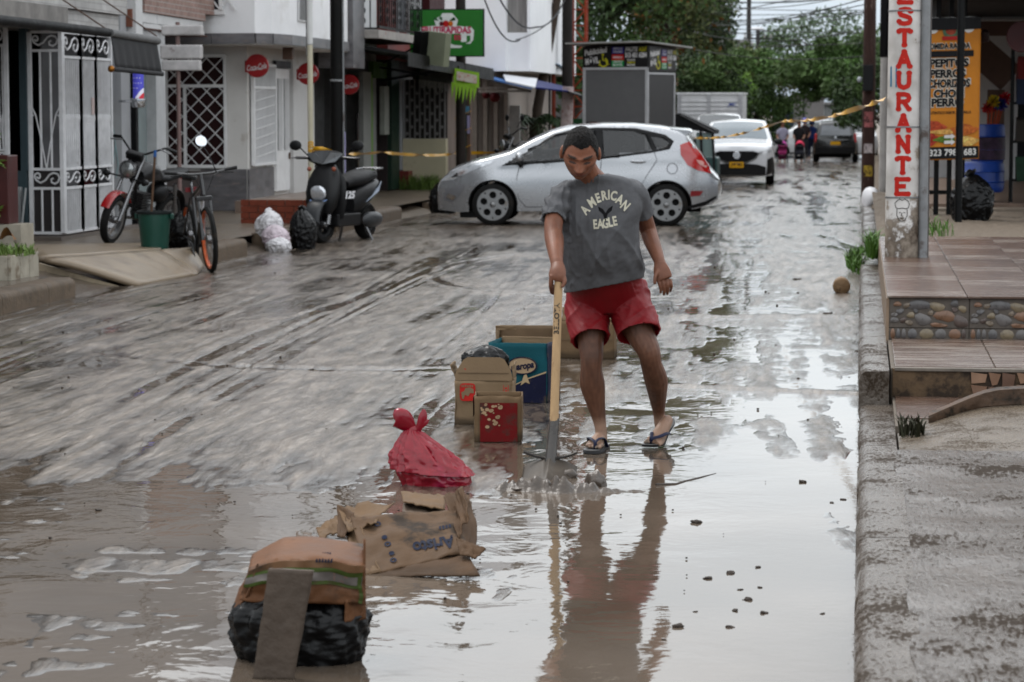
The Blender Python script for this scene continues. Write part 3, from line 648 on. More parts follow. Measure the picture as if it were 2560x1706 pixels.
for i,ch in enumerate('RESTAURANTE'):
    zc = 0.5+0.062 + 0.1665*(10-i)
    b = slab_letter(ch)
    obj('painted_letter',on_pole(b,zc,-0.012),RED,pp)
# line drawing of a cook in a tall cap
b = MB(); lw = 0.006
cap = [(-.05,.02),(-.06,.055),(-.04,.075),(-.02,.09),(0,.078),(.02,.09),(.045,.075),(.058,.05),(.05,.02),(.03,.012),(0,.018),(-.03,.012),(-.05,.02)]
face = [(-.04,.01),(-.042,-.04),(-.02,-.08),(0,-.088),(.02,-.08),(.042,-.04),(.04,.01)]
for L in (cap,face,[(-.025,-.02),(-.01,-.016)],[(.01,-.016),(.025,-.02)],[(0,-.02),(-.006,-.042),(.004,-.044)],[(-.018,-.058),(0,-.064),(.018,-.058)]): stroke(b,L,lw)
obj('cook_drawing',on_pole(b,0.375,-0.012),M('ink',(0.05,0.045,0.04),0.6),pp)
b = MB().add([(-.035,-.045,0),(.035,-.05,0),(.035,.11,0),(-.035,.115,0)],[(0,1,2,3)])
obj('blue_sticker',on_pole(b,1.39,-0.105),M('blue_sticker',(0.05,0.17,0.26),0.5,var=0.5,vs=60),pp)

# ---------------------------------------------------------------- other poles on the right
def rpole(name,label,x,y,r,h,m,z0=0.15,lean=0.0,extra=None):
    t = thing(name,label,'pole',(x,y,gz(y)+z0))
    obj('shaft',MB().tube([(lean*q/6*h,0,h*q/6) for q in range(7)],[r*(1-0.22*q/6) for q in range(7)],16),m,t,smooth=True,sharp=60)
    return t
WOODP = M('creosoted_pole',(0.06,0.035,0.03),0.7,var=0.5,vs=6,stretch=(4,4,0.6),bump=0.5,bs=20,dirt=(0.22,0.17,0.15),ds=4,dt=0.6)
CONCP = M('pole_concrete',(0.36,0.345,0.33),0.7,var=0.2,vs=5,bump=0.2,bs=30)
bp_ = rpole('wooden_utility_pole','dark brown utility pole with peeling posters beyond the grey one',0.13,49.7,0.13,10,WOODP,z0=-0.3)
for z,w,c in ((1.2,0.12,(0.4,0.36,0.36)),(1.7,0.2,(0.3,0.12,0.12)),(0.75,0.14,(0.34,0.25,0.05))):
    obj('poster_scrap',MB().add([(0.131*math.sin(a),-0.132*math.cos(a),z+dz) for dz in (0,w*1.5) for a in (-0.7,-.2,.3,.7)],[(0,1,5,4),(1,2,6,5),(2,3,7,6)]),M('scrap_%d' % int(z*10),c,0.7,var=0.6,vs=20,dirt=(0.05,0.03,0.03),ds=12,dt=0.5),bp_)
obj('meter_box',MB().cbox((-0.02,-0.2,2.65),(0.2,0.14,0.5)),M('black_box',(0.02,0.02,0.022),0.5),bp_,bevel=0.01)
obj('street_light_photocell',MB().ell((-0.18,-0.1,2.62),(0.05,0.05,0.06),10,7),M('grey_plastic',(0.4,0.42,0.45),0.4),bp_,smooth=True)
gp = rpole('concrete_utility_pole','slim grey concrete pole behind the painted pole',0.36,41.8,0.075,9,CONCP,z0=0.1)
obj('black_wrap',MB().lathe([(0.08,2.45),(0.085,2.46),(0.085,4.5),(0.08,4.52)],16),M('black_wrap',(0.012,0.012,0.014),0.4),gp,smooth=True)
# ---------------------------------------------------------------- shop front on the right: banner, fence, drums, canopy
BLK = M('black_metal',(0.006,0.0065,0.007),0.45,var=0.3)
yfl = 30.6
bn = thing('menu_banner','orange hanging menu banner of a fast food stall behind the black post','banner',tuple(at(2298,402,30.0)))
s30 = FPX/30.5
bw,bh = 0.69,1.64
def bpos(u,v): return Vector((0.0 + (u*bw) ,0.03*math.sin(u*3)*v + 0.10*u,v*bh + u*0.02 - 0.0))
ORG = M('banner_orange',(0.46,0.20,0.03),0.5,var=0.12,vs=4)
obj('cloth',MB().grid(lambda u,v: bpos(u,v),16,24),ORG,bn,smooth=True,solid=0.004)
def on_banner(b,u,v,w=None,off=0.006):
    b.v = [tuple(bpos(u + x/bw,v + y/bh) + Vector((0,-off - z,0))) for x,y,z in b.v]; return b
BLKP = M('print_black',(0.012,0.012,0.014),0.5); WHTP = M('print_white',(0.55,0.54,0.52),0.5); REDP = M('print_red',(0.35,0.03,0.025),0.5)
def rect(w,h): return MB().add([(-w/2,-h/2,0),(w/2,-h/2,0),(w/2,h/2,0),(-w/2,h/2,0)],[(0,1,2,3)])
def cut(b): return b
obj('printed_band',on_banner(rect(0.68,0.14),0.5,0.05),BLKP,bn)
obj('printed_text',on_banner(text_mb('323 798 1683',0.105,0.002,width=0.54),0.56,0.05,off=0.009),WHTP,bn)
obj('phone_icon',on_banner(shape_mb([circ(0,0,0.042,16),circ(0,0,0.02,10)]),0.085,0.05,off=0.009),WHTP,bn)
obj('printed_band',on_banner(rect(0.69,0.14),0.5,0.965),BLKP,bn)
for u in (0.2,0.48,0.8):
    obj('scallop',on_banner(MB().add([(x,y,0) for x,y in [(-.065,.09)] + [(0.065*math.cos(a),0.065*math.sin(a)-0.03) for a in np.linspace(pi,2*pi,12)] + [(.065,.09)]],[tuple(range(14))]),u,0.955,off=0.009),WHTP,bn)
obj('printed_emblem',on_banner(MB().add([(x,y,0) for x,y in circ(0,0,0.095,20)],[tuple(range(20))]),0.5,0.915,off=0.012),M('emblem_green',(0.10,0.16,0.10),0.5,var=0.5,vs=25),bn)
obj('printed_emblem',on_banner(MB().add([(x,y,0) for x,y in circ(0,0,0.06,14,0.05)],[tuple(range(14))]),0.5,0.915,off=0.014),M('emblem_red',(0.3,0.07,0.04),0.5,var=0.5,vs=40),bn)
obj('emblem_ribbon',on_banner(rect(0.2,0.045),0.5,0.862,off=0.014),REDP,bn)
for s,u,v,sz,bd,w in (('COMIDA RAPIDA',0.45,0.805,0.085,0.004,0.52),('PEPITOS',0.48,0.685,0.125,0.006,0.45),('PERROS',0.46,0.610,0.125,0.006,0.41),('CHORIZOS',0.48,0.540,0.125,0.006,0.49),('CHORI',0.48,0.468,0.125,0.006,0.35),('PERRO',0.46,0.405,0.125,0.006,0.37)):
    obj('printed_text',on_banner(text_mb(s,sz*1.06,bd*2.2,width=w*1.05),u,v,off=0.008),M('print_pale',(0.5,0.47,0.42),0.5),bn)
    obj('printed_text',on_banner(text_mb(s,sz,bd,width=w),u,v,off=0.012),BLKP,bn)
obj('printed_band',on_banner(rect(0.56,0.07),0.48,0.752,off=0.009),BLKP,bn)
obj('printed_text',on_banner(text_mb('TONY PAN',0.075,0.003,width=0.32),0.52,0.752,off=0.012),ORG,bn)
obj('printed_text',on_banner(text_mb('EL AUTENTICO SABOR A PARRILLA',0.045,0.001,width=0.54),0.47,0.335,off=0.009),BLKP,bn)
for (u,v,w,h,c) in ((0.2,0.235,0.34,0.13,(0.34,0.07,0.03)),(0.75,0.21,0.32,0.12,(0.38,0.12,0.03)),(0.15,0.15,0.26,0.15,(0.3,0.04,0.025)),(0.42,0.145,0.26,0.07,(0.10,0.16,0.03)),(0.8,0.13,0.28,0.10,(0.5,0.33,0.12)),(0.45,0.2,0.5,0.05,(0.5,0.3,0.1))):
    n = 16; rr = random.Random(int(u*100))
    pts = [(w/2*(1+0.12*math.sin(5*a+u*9))*math.cos(a),h/2*(1+0.2*math.sin(4*a+v*9))*math.sin(a),0) for a in np.linspace(0,2*pi,n,endpoint=False)]
    pts = [(max(-u*bw+0.003,min((1-u)*bw-0.003,p[0])),p[1],0) for p in pts]
    obj('food_print',on_banner(MB().add(pts,[tuple(range(n))]),u,v,off=0.008+0.001*int(u*10)),M('food_%d' % int(u*100),c,0.5,var=0.6,vs=30,dirt=(c[0]*1.4,c[1]*2.2,c[2]*2),ds=18),bn)
for v in (0.165,0.125):
    obj('arrow_print',on_banner(MB().add([(-.06,-.018,0),(.02,-.018,0),(.02,-.035,0),(.07,0,0),(.02,.035,0),(.02,.018,0),(-.06,.018,0)],[tuple(range(7))]),0.5,v,off=0.02),WHTP,bn)
# black post in front of the banner
ps = at(2395,555,29.35)
o = obj('steel_post',MB().tube([(0,0,0),(0,0,3.2)],0.042,12),BLK,smooth=True); o.location = (ps.x,29.35,0.38); tag(o,'black round steel post in front of the menu banner','post')
# picket fence of dark square bars
fn = thing('bar_fence','black square-bar fence behind the painted pole and banner','fence',(0.75,31.2,0.4))
for i in range(4):
    x = i*0.155
    obj('fence_bar',MB().box(x-0.03,x+0.03,-0.02,0.02,0,2.9),BLK,fn)
for z in (0.25,2.62): obj('fence_rail',MB().box(-0.1,0.6,0.021,0.05,z,z+0.05),BLK,fn)
# shop building with dark canopy
sh = thing('corner_shop','shaded shop with white wall, brown stair and dark canopy on the right','shop',(0,0,0))
WHT = M('shop_white',(0.55,0.55,0.55),0.6,var=0.08,vs=4,bump=0.1)
obj('floor_slab',MB().box(0.7,9,33.0,46,0.0,0.47),M('shop_floor',(0.20,0.15,0.12),0.4,var=0.3),sh)
obj('step',MB().box(0.9,9,32.4,33.0,0.0,0.43),M('shop_step',(0.2,0.17,0.14),0.5,var=0.3),sh)
obj('back_wall',MB().box(0.9,9,45.5,45.8,0.47,6.5),WHT,sh)
obj('side_wall',MB().box(0.82,1.0,33.5,45.5,2.15,3.1),M('shop_beam',(0.10,0.10,0.10),0.7,var=0.3),sh)
obj('canopy',MB().add([(0.75,29.4,3.05),(9,29.4,3.05),(9,46,3.3),(0.75,46,3.3),(0.75,29.4,3.17),(9,29.4,3.17),(9,46,3.42),(0.75,46,3.42)],[(0,3,2,1),(4,5,6,7),(0,1,5,4),(1,2,6,5),(2,3,7,6),(3,0,4,7)]),M('canopy_sheet',(0.035,0.033,0.032),0.6,var=0.4),sh)
obj('upper_storey',MB().box(1.0,9,34,46,3.45,6.6),WHT,sh)
obj('canopy_beam',MB().box(0.8,9,36.0,36.15,2.7,2.9),M('brown_beam',(0.12,0.075,0.06),0.6),sh)
obj('dark_doorway',MB().box(2.62,3.3,43.9,44.1,0.48,2.45),M('doorway_dark',(0.015,0.015,0.018),0.5),sh)
obj('door_frame',MB().box(2.55,2.62,43.85,44.1,0.48,2.5),WHT,sh)
obj('inner_wall',MB().box(1.55,5,44.12,44.3,0.47,3.2),WHT,sh)
BRN = M('stair_brown',(0.14,0.095,0.075),0.55,var=0.2)
a1,a2 = at(2440,120,43),at(2512,190,43)
obj('stair_stringer',MB().bar((a1.x-0.3,43,a1.z+0.25),(a2.x+0.1,43,a2.z-0.05),0.16,0.5),BRN,sh)
for px in (2478,2492,2505):
    q = at(px,150,43); obj('stair_post',MB().box(q.x-0.05,q.x+0.05,42.9,43.1,0.47,2.0+0.0*px),BRN,sh)
lamp = at(2462,100,35.0)
obj('wall_lamp',MB().lathe([(0.02,0.14),(0.06,0.1),(0.065,0.0),(0.05,-0.03)],14,(lamp.x,35.0,lamp.z)),M('lamp_dark',(0.09,0.06,0.06),0.4),sh,smooth=True)
rc = at(2556,92,33.5)
o = obj('round_sign',MB().lathe([(0.2,-0.03),(0.205,-0.02),(0.205,0.02),(0.2,0.03)],28,axis='Y'),M('dark_red_sign',(0.12,0.012,0.015),0.35),smooth=True); o.location = rc; tag(o,'dark red round sign at the right edge under the canopy','sign')
# blue drums
BLUE = M('blue_drum',(0.012,0.055,0.24),0.38,var=0.2,vs=8)
def drum(label,px0,px1,ytop,ybot,Y):
    a,b_ = at(px0,ybot,Y),at(px1,ybot,Y); r = (b_.x-a.x)/2; h = at(px0,ytop,Y).z - a.z; zb = a.z
    t = thing('blue_drum',label,'drum',((a.x+b_.x)/2,Y,zb))
    obj('body',MB().lathe([(r*0.9,0),(r*0.96,0.02),(r,0.06),(r,h*0.3),(r*1.04,h*0.32),(r,h*0.35),(r,h*0.65),(r*1.04,h*0.67),(r,h*0.7),(r*0.98,h*0.93),(r*0.9,h)],28),BLUE,t,smooth=True)
    return t,r,h
d1,r1,h1 = drum('tall blue plastic drum with a dark label full of feather dusters',2424,2512,311,404,34.4)
obj('label_print',MB().grid(lambda u,v: ((r1+0.008)*math.sin(-0.6+1.9*u),-(r1+0.008)*math.cos(-0.6+1.9*u),h1*(0.05+0.6*v)),10,2),M('drum_label',(0.05,0.03,0.05),0.5,var=0.8,vs=10,dirt=(0.22,0.16,0.22),ds=6,dt=0.66),d1)
drum('squat blue plastic drum standing on the shop step',2408,2510,404,480,33.9)
# feather dusters standing in the drum
dust = [((0.35,0.02,0.02),(-.28,.0,.30),(-.25,.0,.35)),((0.42,0.30,0.02),(.06,-.05,.30),(.03,-.02,.4)),((0.02,0.15,0.06),(.12,.0,.28),(.1,0,.4)),((0.4,0.02,0.03),(.22,.02,.34),(.2,0,.42)),((0.03,0.04,0.2),(.16,-.04,.26),(.1,0,.35)),((0.38,0.03,0.03),(.0,.0,.22),(-.1,0,.32))]
for i,(c,p,q) in enumerate(dust):
    nm = ('dark red','yellow','green','bright red','dark blue','crimson')[i]
    t = thing('feather_duster','%s feather duster sticking out of the tall blue drum' % nm,'duster',(d1.location.x,d1.location.y,d1.location.z+h1),0,'feather dusters in the drum')
    b = MB(); rr = random.Random(i)
    tip = Vector(p)
    for k in range(90):
        d = Vector((rr.gauss(0,1),rr.gauss(0,1),rr.gauss(0,1))).normalized(); l = rr.uniform(0.06,0.11); s = d.orthogonal().normalized()*0.012
        b.add([tip-s*0.3,tip+s*0.3,tip+d*l*Vector((1.5,1,0.6)).length*0.55+s,tip+d*l*0.9-s],[(0,1,2,3)])
    obj('feathers',b,M('feather_%d' % i,c,0.7,var=0.3),t)
    obj('handle',MB().tube([(0.3*p[0],0.3*p[1],-0.25),tuple(tip)],0.012,6),M('duster_handle',(0.3,0.06,0.02),0.5),t)
# dark rack and goods at the far right edge
rk2 = thing('goods_rack','dark metal rack of goods at the right edge of the shop','rack',(at(2550,470,33.6).x,33.6,0.46))
for dx in (-0.12,0.2): obj('rack_post',MB().tube([(dx,0,0),(dx,0,2.2)],0.025,8),BLK,rk2)
for z in (0.3,0.8,1.3): obj('rack_rail',MB().tube([(-0.14,0,z),(0.25,0,z)],0.018,6),BLK,rk2)
for z,c in ((0.45,(0.02,0.05,0.03)),(0.95,(0.04,0.035,0.03)),(1.45,(0.02,0.03,0.06)),(1.75,(0.15,0.02,0.02))):
    b = MB().cbox((0.08,0.05,z),(0.28,0.2,0.3)); obj('hung_goods',wob(b,0.04,6,z),M('goods_%d' % int(z*100),c,0.6,var=0.5),rk2)
# white sack on the kerb, chrome cap, bush
sk = MB().ell((0,0,0.16),(0.15,0.2,0.19),16,10); wob(sk,0.05,5); p = G(2172,512,0.18)
o = obj('white_sack',sk,M('white_plastic',(0.62,0.62,0.64),0.4,var=0.12,vs=9),smooth=True); o.location = (0.16,41.0,0.08); tag(o,'white plastic sack on the kerb at the foot of the grey pole','sack')
def leaves(rng,n,cen,rad,size,out=None,shell=0.35):
    b = out or MB()
    V = rng.normal(size=(n,3)); V /= np.linalg.norm(V,axis=1)[:,None]; q = (shell + (1-shell)*rng.rand(n))[:,None]**0.6
    P = np.array(cen) + V*q*np.array(rad)
    A = rng.normal(size=(n,3)); A /= np.linalg.norm(A,axis=1)[:,None]; B = np.cross(A,rng.normal(size=(n,3))); B /= np.linalg.norm(B,axis=1)[:,None]
    s = (size*(0.6+0.8*rng.rand(n)))[:,None]
    q4 = np.stack([P-A*s,P+B*s*0.45,P+A*s,P-B*s*0.45],1).reshape(-1,3)
    o = len(b.v); b.v += list(map(tuple,q4)); b.f += [(o+4*i,o+4*i+1,o+4*i+2,o+4*i+3) for i in range(n)]
    return b
rng = np.random.RandomState(4)
bush = thing('climbing_bush','narrow green bush hugging the left of the painted pole','bush',(0.52,45.5,0.1))
obj('foliage',leaves(rng,1500,(0,0,1.05),(0.16,0.4,0.75),0.05),M('bush_leaf',(0.07,0.15,0.03),0.5,var=0.4,vs=9),bush)
obj('stem',MB().tube([(0,0,0),(0.02,0,0.9)],0.02,6),BRN,bush)
# ================================================================== LEFT SIDE: kerb, pavement, ramp
lk = struct('left_kerb',MB().box(-7.3,-7.15,10,130,-1.2,-0.9),CONC2)
def lkerb(y0,y1,ztop,step=1.2,wd=0.24):
    y = y0
    while y < y1-0.05:
        e = min(y+step,y1); n = 8; rings = []
        for i in range(n+1):
            yy = y+0.004+(e-y-0.008)*i/n; w1 = 0.012*n3((5,yy*2,1)); g = gz(yy); zt = ztop + g + 0.008*n3((2,yy*2,6))
            rings.append([(-7.0+w1,yy,g-0.3),(-7.0-wd,yy,g-0.3),(-7.0-wd,yy,zt),(-7.05+w1,yy,zt),(-7.015+w1,yy,zt-0.02),(-7.0+w1,yy,zt-0.06)])
        b = MB().loft(rings); b.f = [f[::-1] for f in b.f]
        obj('kerb_stone',b,KERBL,lk,smooth=True,sharp=45); y = e
KERBL = M('left_kerb_concrete',(0.125,0.096,0.07),0.6,var=0.3,vs=6,bump=0.5,bs=30,dirt=(0.09,0.07,0.05),ds=4,dt=0.55)
lkerb(14,21.95,0.18)
lkerb(25.6,28.4,0.20,1.4)
lkerb(29.6,31.2,0.20,0.8)
lkerb(33.4,38.3,0.20,1.6)
lkerb(41.5,125,0.15,6)
PAVE = M('left_paving',(0.15,0.122,0.094),0.35,var=0.3,vs=3,bump=0.4,bs=20,dirt=(0.17,0.135,0.10),ds=2.5,dt=0.52)
PAVEW = M('wet_mud_paving',(0.13,0.108,0.09),0.2,var=0.35,vs=5,bump=0.5,bs=25,dirt=(0.10,0.08,0.06),ds=5,dt=0.5)
pz = lambda x,y: 0.19 + gz(y) + 0.006*n3((x*2,y*2,4))
def psheet(y0,y1,x0=-7.2,x1=-12.5,z=0.0,nx=12):
    ny_ = max(4,int((y1-y0)*2))
    return MB().grid(lambda u,v: (x0+(x1-x0)*u,y0+(y1-y0)*v,pz(x0+(x1-x0)*u,y0+(y1-y0)*v)+z),nx,ny_)
def flip(b): b.f = [f[::-1] for f in b.f]; return b
struct('left_pavement',flip(psheet(14,22.0,z=-0.015)),PAVEW,smooth=True)
struct('forecourt',flip(psheet(24.2,125,x1=-14)),PAVE,smooth=True)
# muddy gutter openings where the kerb is broken
struct('gutter_apron',flip(MB().grid(lambda u,v: (-6.95-1.6*u,21.9+2.5*v,-0.01+0.19*min(1,u*1.6)**1.2+0.01*n3((u*6,v*6,2))),14,14)),PAVEW,smooth=True)
struct('gutter_apron',flip(MB().grid(lambda u,v: (-6.95-0.9*u,28.35+1.3*v,-0.01+0.2*min(1,u*1.3)+0.01*n3((u*6,v*6,9))),10,10)),PAVEW,smooth=True)
struct('gutter_apron',flip(MB().grid(lambda u,v: (-6.95-0.5*u,31.2+2.3*v,-0.01+0.2*min(1,u*1.3)+0.01*n3((u*6,v*6,5))),10,10)),PAVEW,smooth=True)
struct('driveway_ramp',flip(MB().grid(lambda u,v: (-6.9-1.2*u,38.2+3.4*v,gz(40)-0.01+0.2*min(1,u*1.3)+0.008*n3((u*6,v*6,5))),10,14)),PAVE,smooth=True)
# concrete driveway plates sloping to the road
PLATE = M('ramp_plate',(0.235,0.188,0.136),0.38,var=0.2,vs=3,bump=0.3,bs=25,dirt=(0.17,0.13,0.092),ds=2.2,dt=0.55,stretch=(1,2,1))
rt = thing('driveway_plate','pale worn concrete ramp sloping from the left pavement to the road','ramp',(0,0,0))
A = G(345,716,0.0); B = G(492,689,0.0); Cc = G(100,645,0.26); D_ = Vector((-8.6,25.6,0.25)); E_ = G(470,640,0.2)
def plate(p,q,r,s,th=0.05):
    b = MB(); N_ = 10
    def fn(u,v):
        a = p.lerp(q,v); c = s.lerp(r,v); z = a.lerp(c,u); z = z.copy(); z.z += 0.012*n3((z.x*2,z.y*2,1)) + 0.03*math.sin(pi*u)*0.6
        return z
    b.grid(fn,N_,N_); return b
obj('slab',plate(A,B,G(395,630,0.235),G(110,650,0.26)),PLATE,rt,smooth=True,solid=0.05)
obj('slab',plate(B,G(505,668,0.02),G(475,622,0.215),G(397,631,0.232)),PLATE,rt,smooth=True,solid=0.05)
obj('slab',plate(G(100,648,0.245),G(400,630,0.222),G(420,612,0.205),G(20,618,0.225)),PLATE,rt,smooth=True,solid=0.05)
ef = MB().prism([(0,-0.02),(1,-0.05),(1,-0.11),(0,-0.2)],G(100,652,0.24),(A-G(100,652,0.24)),(0,0,1),0.04)
obj('edge_beam',ef,M('ramp_edge',(0.33,0.28,0.21),0.6,var=0.3,vs=12,dirt=(0.16,0.12,0.09),ds=9),rt)

# planter with leafy plant at the left edge
pl = thing('planter_block','low muddy tiled planter block at the left edge of the pavement','planter',(0,0,0))
q0,q1 = G(0,700,0.18),G(92,694,0.18)
PLT = M('planter_tile',(0.34,0.315,0.265),0.5,var=0.25,vs=8,dirt=(0.17,0.13,0.09),ds=6)
obj('body',MB().box(q0.x-0.8,q1.x-0.145,q0.y+0.03,q0.y+0.8,0.1,0.385),M('planter_core',(0.2,0.16,0.12),0.8),pl)
for i in range(4):
    x = q1.x-0.15-i*0.2
    obj('tile',MB().box(x-0.196,x,q0.y,q0.y+0.03,0.165,0.39),PLT,pl,bevel=0.003)
for i in range(3): obj('tile',MB().box(q1.x-0.148,q1.x-0.12,q0.y+0.005+i*0.26,q0.y+0.255+i*0.26,0.165,0.39),PLT,pl,bevel=0.003)
weeds('weeds','thin grass on the planter block at the left edge',(q0.x-0.05,q0.y+0.35,0.38),(0.25,0.3),180,0.12,GRASS2,seed=12)
pr = thing('red_panel_planter','dark red plant box with white-edged leaves cut by the left edge','plant box',tuple(G(10,640,0.2)))
obj('panel',MB().box(-0.6,0.06,0,0.3,0.32,1.02),M('maroon_panel',(0.075,0.016,0.014),0.35,var=0.3,vs=5),pr,bevel=0.01)
obj('base',MB().box(-0.6,0.2,-0.05,0.35,0.0,0.32),PLT,pl if False else pr)
VL = M('variegated_leaf',(0.22,0.32,0.10),0.45,var=0.6,vs=25)
b = MB(); rr = random.Random(3)
for z in (0.45,0.95,1.2):
    for k in range(26):
        a = rr.random()*6.28; d = Vector((math.cos(a),-abs(math.sin(a))*0.8,rr.uniform(-0.3,0.9))).normalized(); p = Vector((-0.07,-0.06,z)); l = rr.uniform(0.1,0.17); s = d.cross(Vector((0,0,1))).normalized()*0.025
        b.add([p,p+d*l*0.5+s,p+d*l-Vector((0,0,0.03)),p+d*l*0.5-s],[(0,1,2,3)])
obj('leaves',b,VL,pr)
obj('dry_leaf',MB().grid(lambda u,v: (0.18+0.15*u,-0.55-0.1*v,0.2+0.12*u*(1-u)*3*(0.4+v)),6,4),M('dry_leaf',(0.22,0.12,0.05),0.6),pr,smooth=True)

# ================================================================== GATED HOUSE (nearest on the left)
WG = M('white_gate_paint',(0.62,0.62,0.63),0.45,var=0.15,vs=9,dirt=(0.2,0.15,0.11),ds=9,dt=0.66)
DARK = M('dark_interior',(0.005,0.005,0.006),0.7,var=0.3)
TEAL = M('dark_teal_wall',(0.06,0.085,0.095),0.55,var=0.2,vs=3)
GREYW = M('grey_plaster',(0.33,0.335,0.345),0.7,var=0.1,vs=3,bump=0.15)
WHITEW = M('white_plaster',(0.78,0.78,0.79),0.65,var=0.10,vs=1.6,bump=0.12,bs=40,dirt=(0.62,0.605,0.59),ds=1.2,dt=0.55)
PBRICK = brick_mat('painted_brick',(0.42,0.41,0.40),(0.36,0.35,0.34),(0.30,0.29,0.28),0.2,0.075)
RBRICK = brick_mat('red_brick',(0.22,0.13,0.105),(0.28,0.175,0.145),(0.33,0.30,0.28),0.2,0.07)
gh = thing('gated_house','house with white wrought-iron porch gates and painted brick balcony at left','house',(0,0,0))
PX,PY0,PY1 = -9.05,28.0,29.9
obj('wall',MB().box(-16,-9.95,14,33.5,0.0,6.8),GREYW,gh)
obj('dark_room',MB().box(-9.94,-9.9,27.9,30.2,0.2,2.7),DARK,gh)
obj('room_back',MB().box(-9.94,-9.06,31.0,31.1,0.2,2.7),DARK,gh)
obj('porch_floor',MB().box(-9.94,PX+0.03,27.8,31,0.1,0.235),M('porch_floor',(0.15,0.13,0.115),0.4,var=0.3),gh)
obj('low_wall',MB().box(-9.94,-9.46,27.9,28.0,0.2,0.98),TEAL,gh)
obj('corner_post',MB().box(-9.52,-9.44,27.9,28.0,0.98,2.75),TEAL,gh)
obj('meter_cupboard',MB().box(-9.62,-9.5,27.82,27.898,0.35,0.8),M('pale_cupboard',(0.3,0.31,0.31),0.5,var=0.15),gh,bevel=0.01)
obj('cupboard_door',MB().cbox((-9.46,27.8,0.55),(0.02,0.12,0.48),(0,0.12,0.3)),M('pale_cupboard2',(0.36,0.37,0.37),0.5,var=0.15),gh)
obj('furniture',MB().box(-9.88,-9.3,29.6,30.3,0.24,0.95),M('maroon_cloth',(0.07,0.012,0.016),0.8,var=0.4),gh)
obj('lintel',MB().box(-9.95,PX+0.05,27.85,30.1,2.6,2.82),PBRICK,gh)
obj('balcony_wall',MB().box(-10.2,-8.95,25.4,30.3,2.83,3.35),PBRICK,gh)
obj('balcony_box',MB().box(-9.9,-9.2,24.2,26.3,2.86,3.6),M('weathered_boards',(0.16,0.15,0.14),0.8,var=0.4,vs=6),gh)
obj('upper_wall',MB().box(-16,-9.3,15,32.0,3.36,6.9),GREYW,gh)
obj('porch_beam',MB().box(-9.94,-8.9,25.3,27.8,2.6,2.83),M('stained_beam',(0.23,0.22,0.21),0.8,var=0.4,vs=4),gh)
def scroll(b,c,ux,uz,s,r=0.011,flipx=1):   # S scroll in the plane ux,uz
    pts = []
    for k in range(18):
        a = pi*1.9*(1-k/17); q = 0.22+0.28*(1-k/17)*0.9
        pts.append((-0.5+0.0 + q*math.cos(a+0.6),0.25 + q*math.sin(a+0.6)*0.9))
    P = [(-.78,.18),(-.70,.05),(-.58,.05),(-.52,.2),(-.56,.4),(-.72,.48),(-.9,.38),(-.95,.15),(-.82,-.12),(-.5,-.35),(-.1,-.1),(.2,.35),(.5,.5),(.82,.4),(.95,.1),(.85,-.25),(.6,-.42),(.35,-.3),(.32,-.05),(.48,.05)]
    b.tube([Vector(c)+Vector(ux)*(flipx*x*s[0])+Vector(uz)*(y*s[1]) for x,y in P],r,6)
def gate_panel(name,parent,o,ux,w,zt,zb,nbar,rows,bw=0.012,scr=True,accordion=False):
    o = Vector(o); ux = Vector(ux).normalized(); Z = Vector((0,0,1))
    g = obj(name,MB().box(0,0.001,0,0.001,0,0.001),WG,parent) if False else None
    f = MB()
    for x in (0,w): f.bar(o+ux*x+Z*zb,o+ux*x+Z*zt,0.045)
    for z in rows + [zb,zt]: f.bar(o+ux*0.02+Z*z,o+ux*(w-0.02)+Z*z,0.03)
    fo = obj('gate_frame',f,WG,parent)
    bb = MB()
    for i in range(1,nbar):
        x = w*i/nbar
        segs = [(rows[0],rows[1]),(zb,rows[2])] if len(rows) == 3 else [(zb,zt)]
        for z0,z1 in segs: bb.tube([o+ux*x+Z*z0,o+ux*x+Z*z1],bw,6)
        if accordion:
            zc = 1.58
            bb.tube([o+ux*(x-w/nbar*0.5)+Z*(zc),o+ux*x+Z*(zc-0.45)],bw*0.8,5)
            bb.ell(o+ux*x+Z*zc,(0.02,0.02,0.06),6,5)
    bo = obj('gate_bars',bb,WG,fo,smooth=True,kind='stuff')
    if scr:
        cx = o+ux*(w*0.5)
        for za,zb_ in ((zt,rows[1]),(rows[0],rows[2])):
            s = MB(); scroll(s,cx+Z*((za+zb_)/2),ux,Z,(w*0.42,(za-zb_)*0.62)); obj('scroll',s,WG,fo,smooth=True)
    return fo
# side panel facing the camera: two bars, scrolls
ga = thing('porch_gate','narrow white scrollwork gate panel at the corner of the porch','gate',(0,0,0))
gate_panel('g',ga,(-9.42,27.97,0),(1,0,0),0.37,2.56,0.27,3,[1.0,2.35,0.78],0.014)
b = MB()
for sx in (-1,1):
    b.tube([(-9.235+sx*q,27.96,z) for q,z in ((0.0,1.0),(0.05,1.3),(0.12,1.62),(0.17,1.72),(0.21,1.66),(0.18,1.58),(0.14,1.62))],0.008,6)
obj('scroll_bars',b,WG,ga,smooth=True)
obj('mesh_screen',MB().box(-9.41,-9.06,27.985,27.99,0.29,0.98),M('dark_mesh',(0.05,0.045,0.045),0.7),ga)
gb = thing('folding_gate','white folding accordion gate with scroll panels along the porch front','gate',(0,0,0))
for i,(y0,y1) in enumerate(((28.02,28.68),(28.68,29.26),(29.26,29.88))):
    gate_panel('g',gb,(PX,y0,0),(0,1,0),y1-y0,2.56,0.27,9,[1.0,2.28,0.78],0.011,accordion=True)
obj('backing',MB().box(PX-0.35,PX-0.33,28.3,29.9,0.25,2.6),M('grey_backing',(0.16,0.16,0.165),0.7),gb)
obj('padlock_plate',MB().cbox((PX+0.02,29.1,1.72),(0.01,0.09,0.2)),M('tag_paper',(0.5,0.42,0.4),0.6,var=0.3,vs=40),gb)
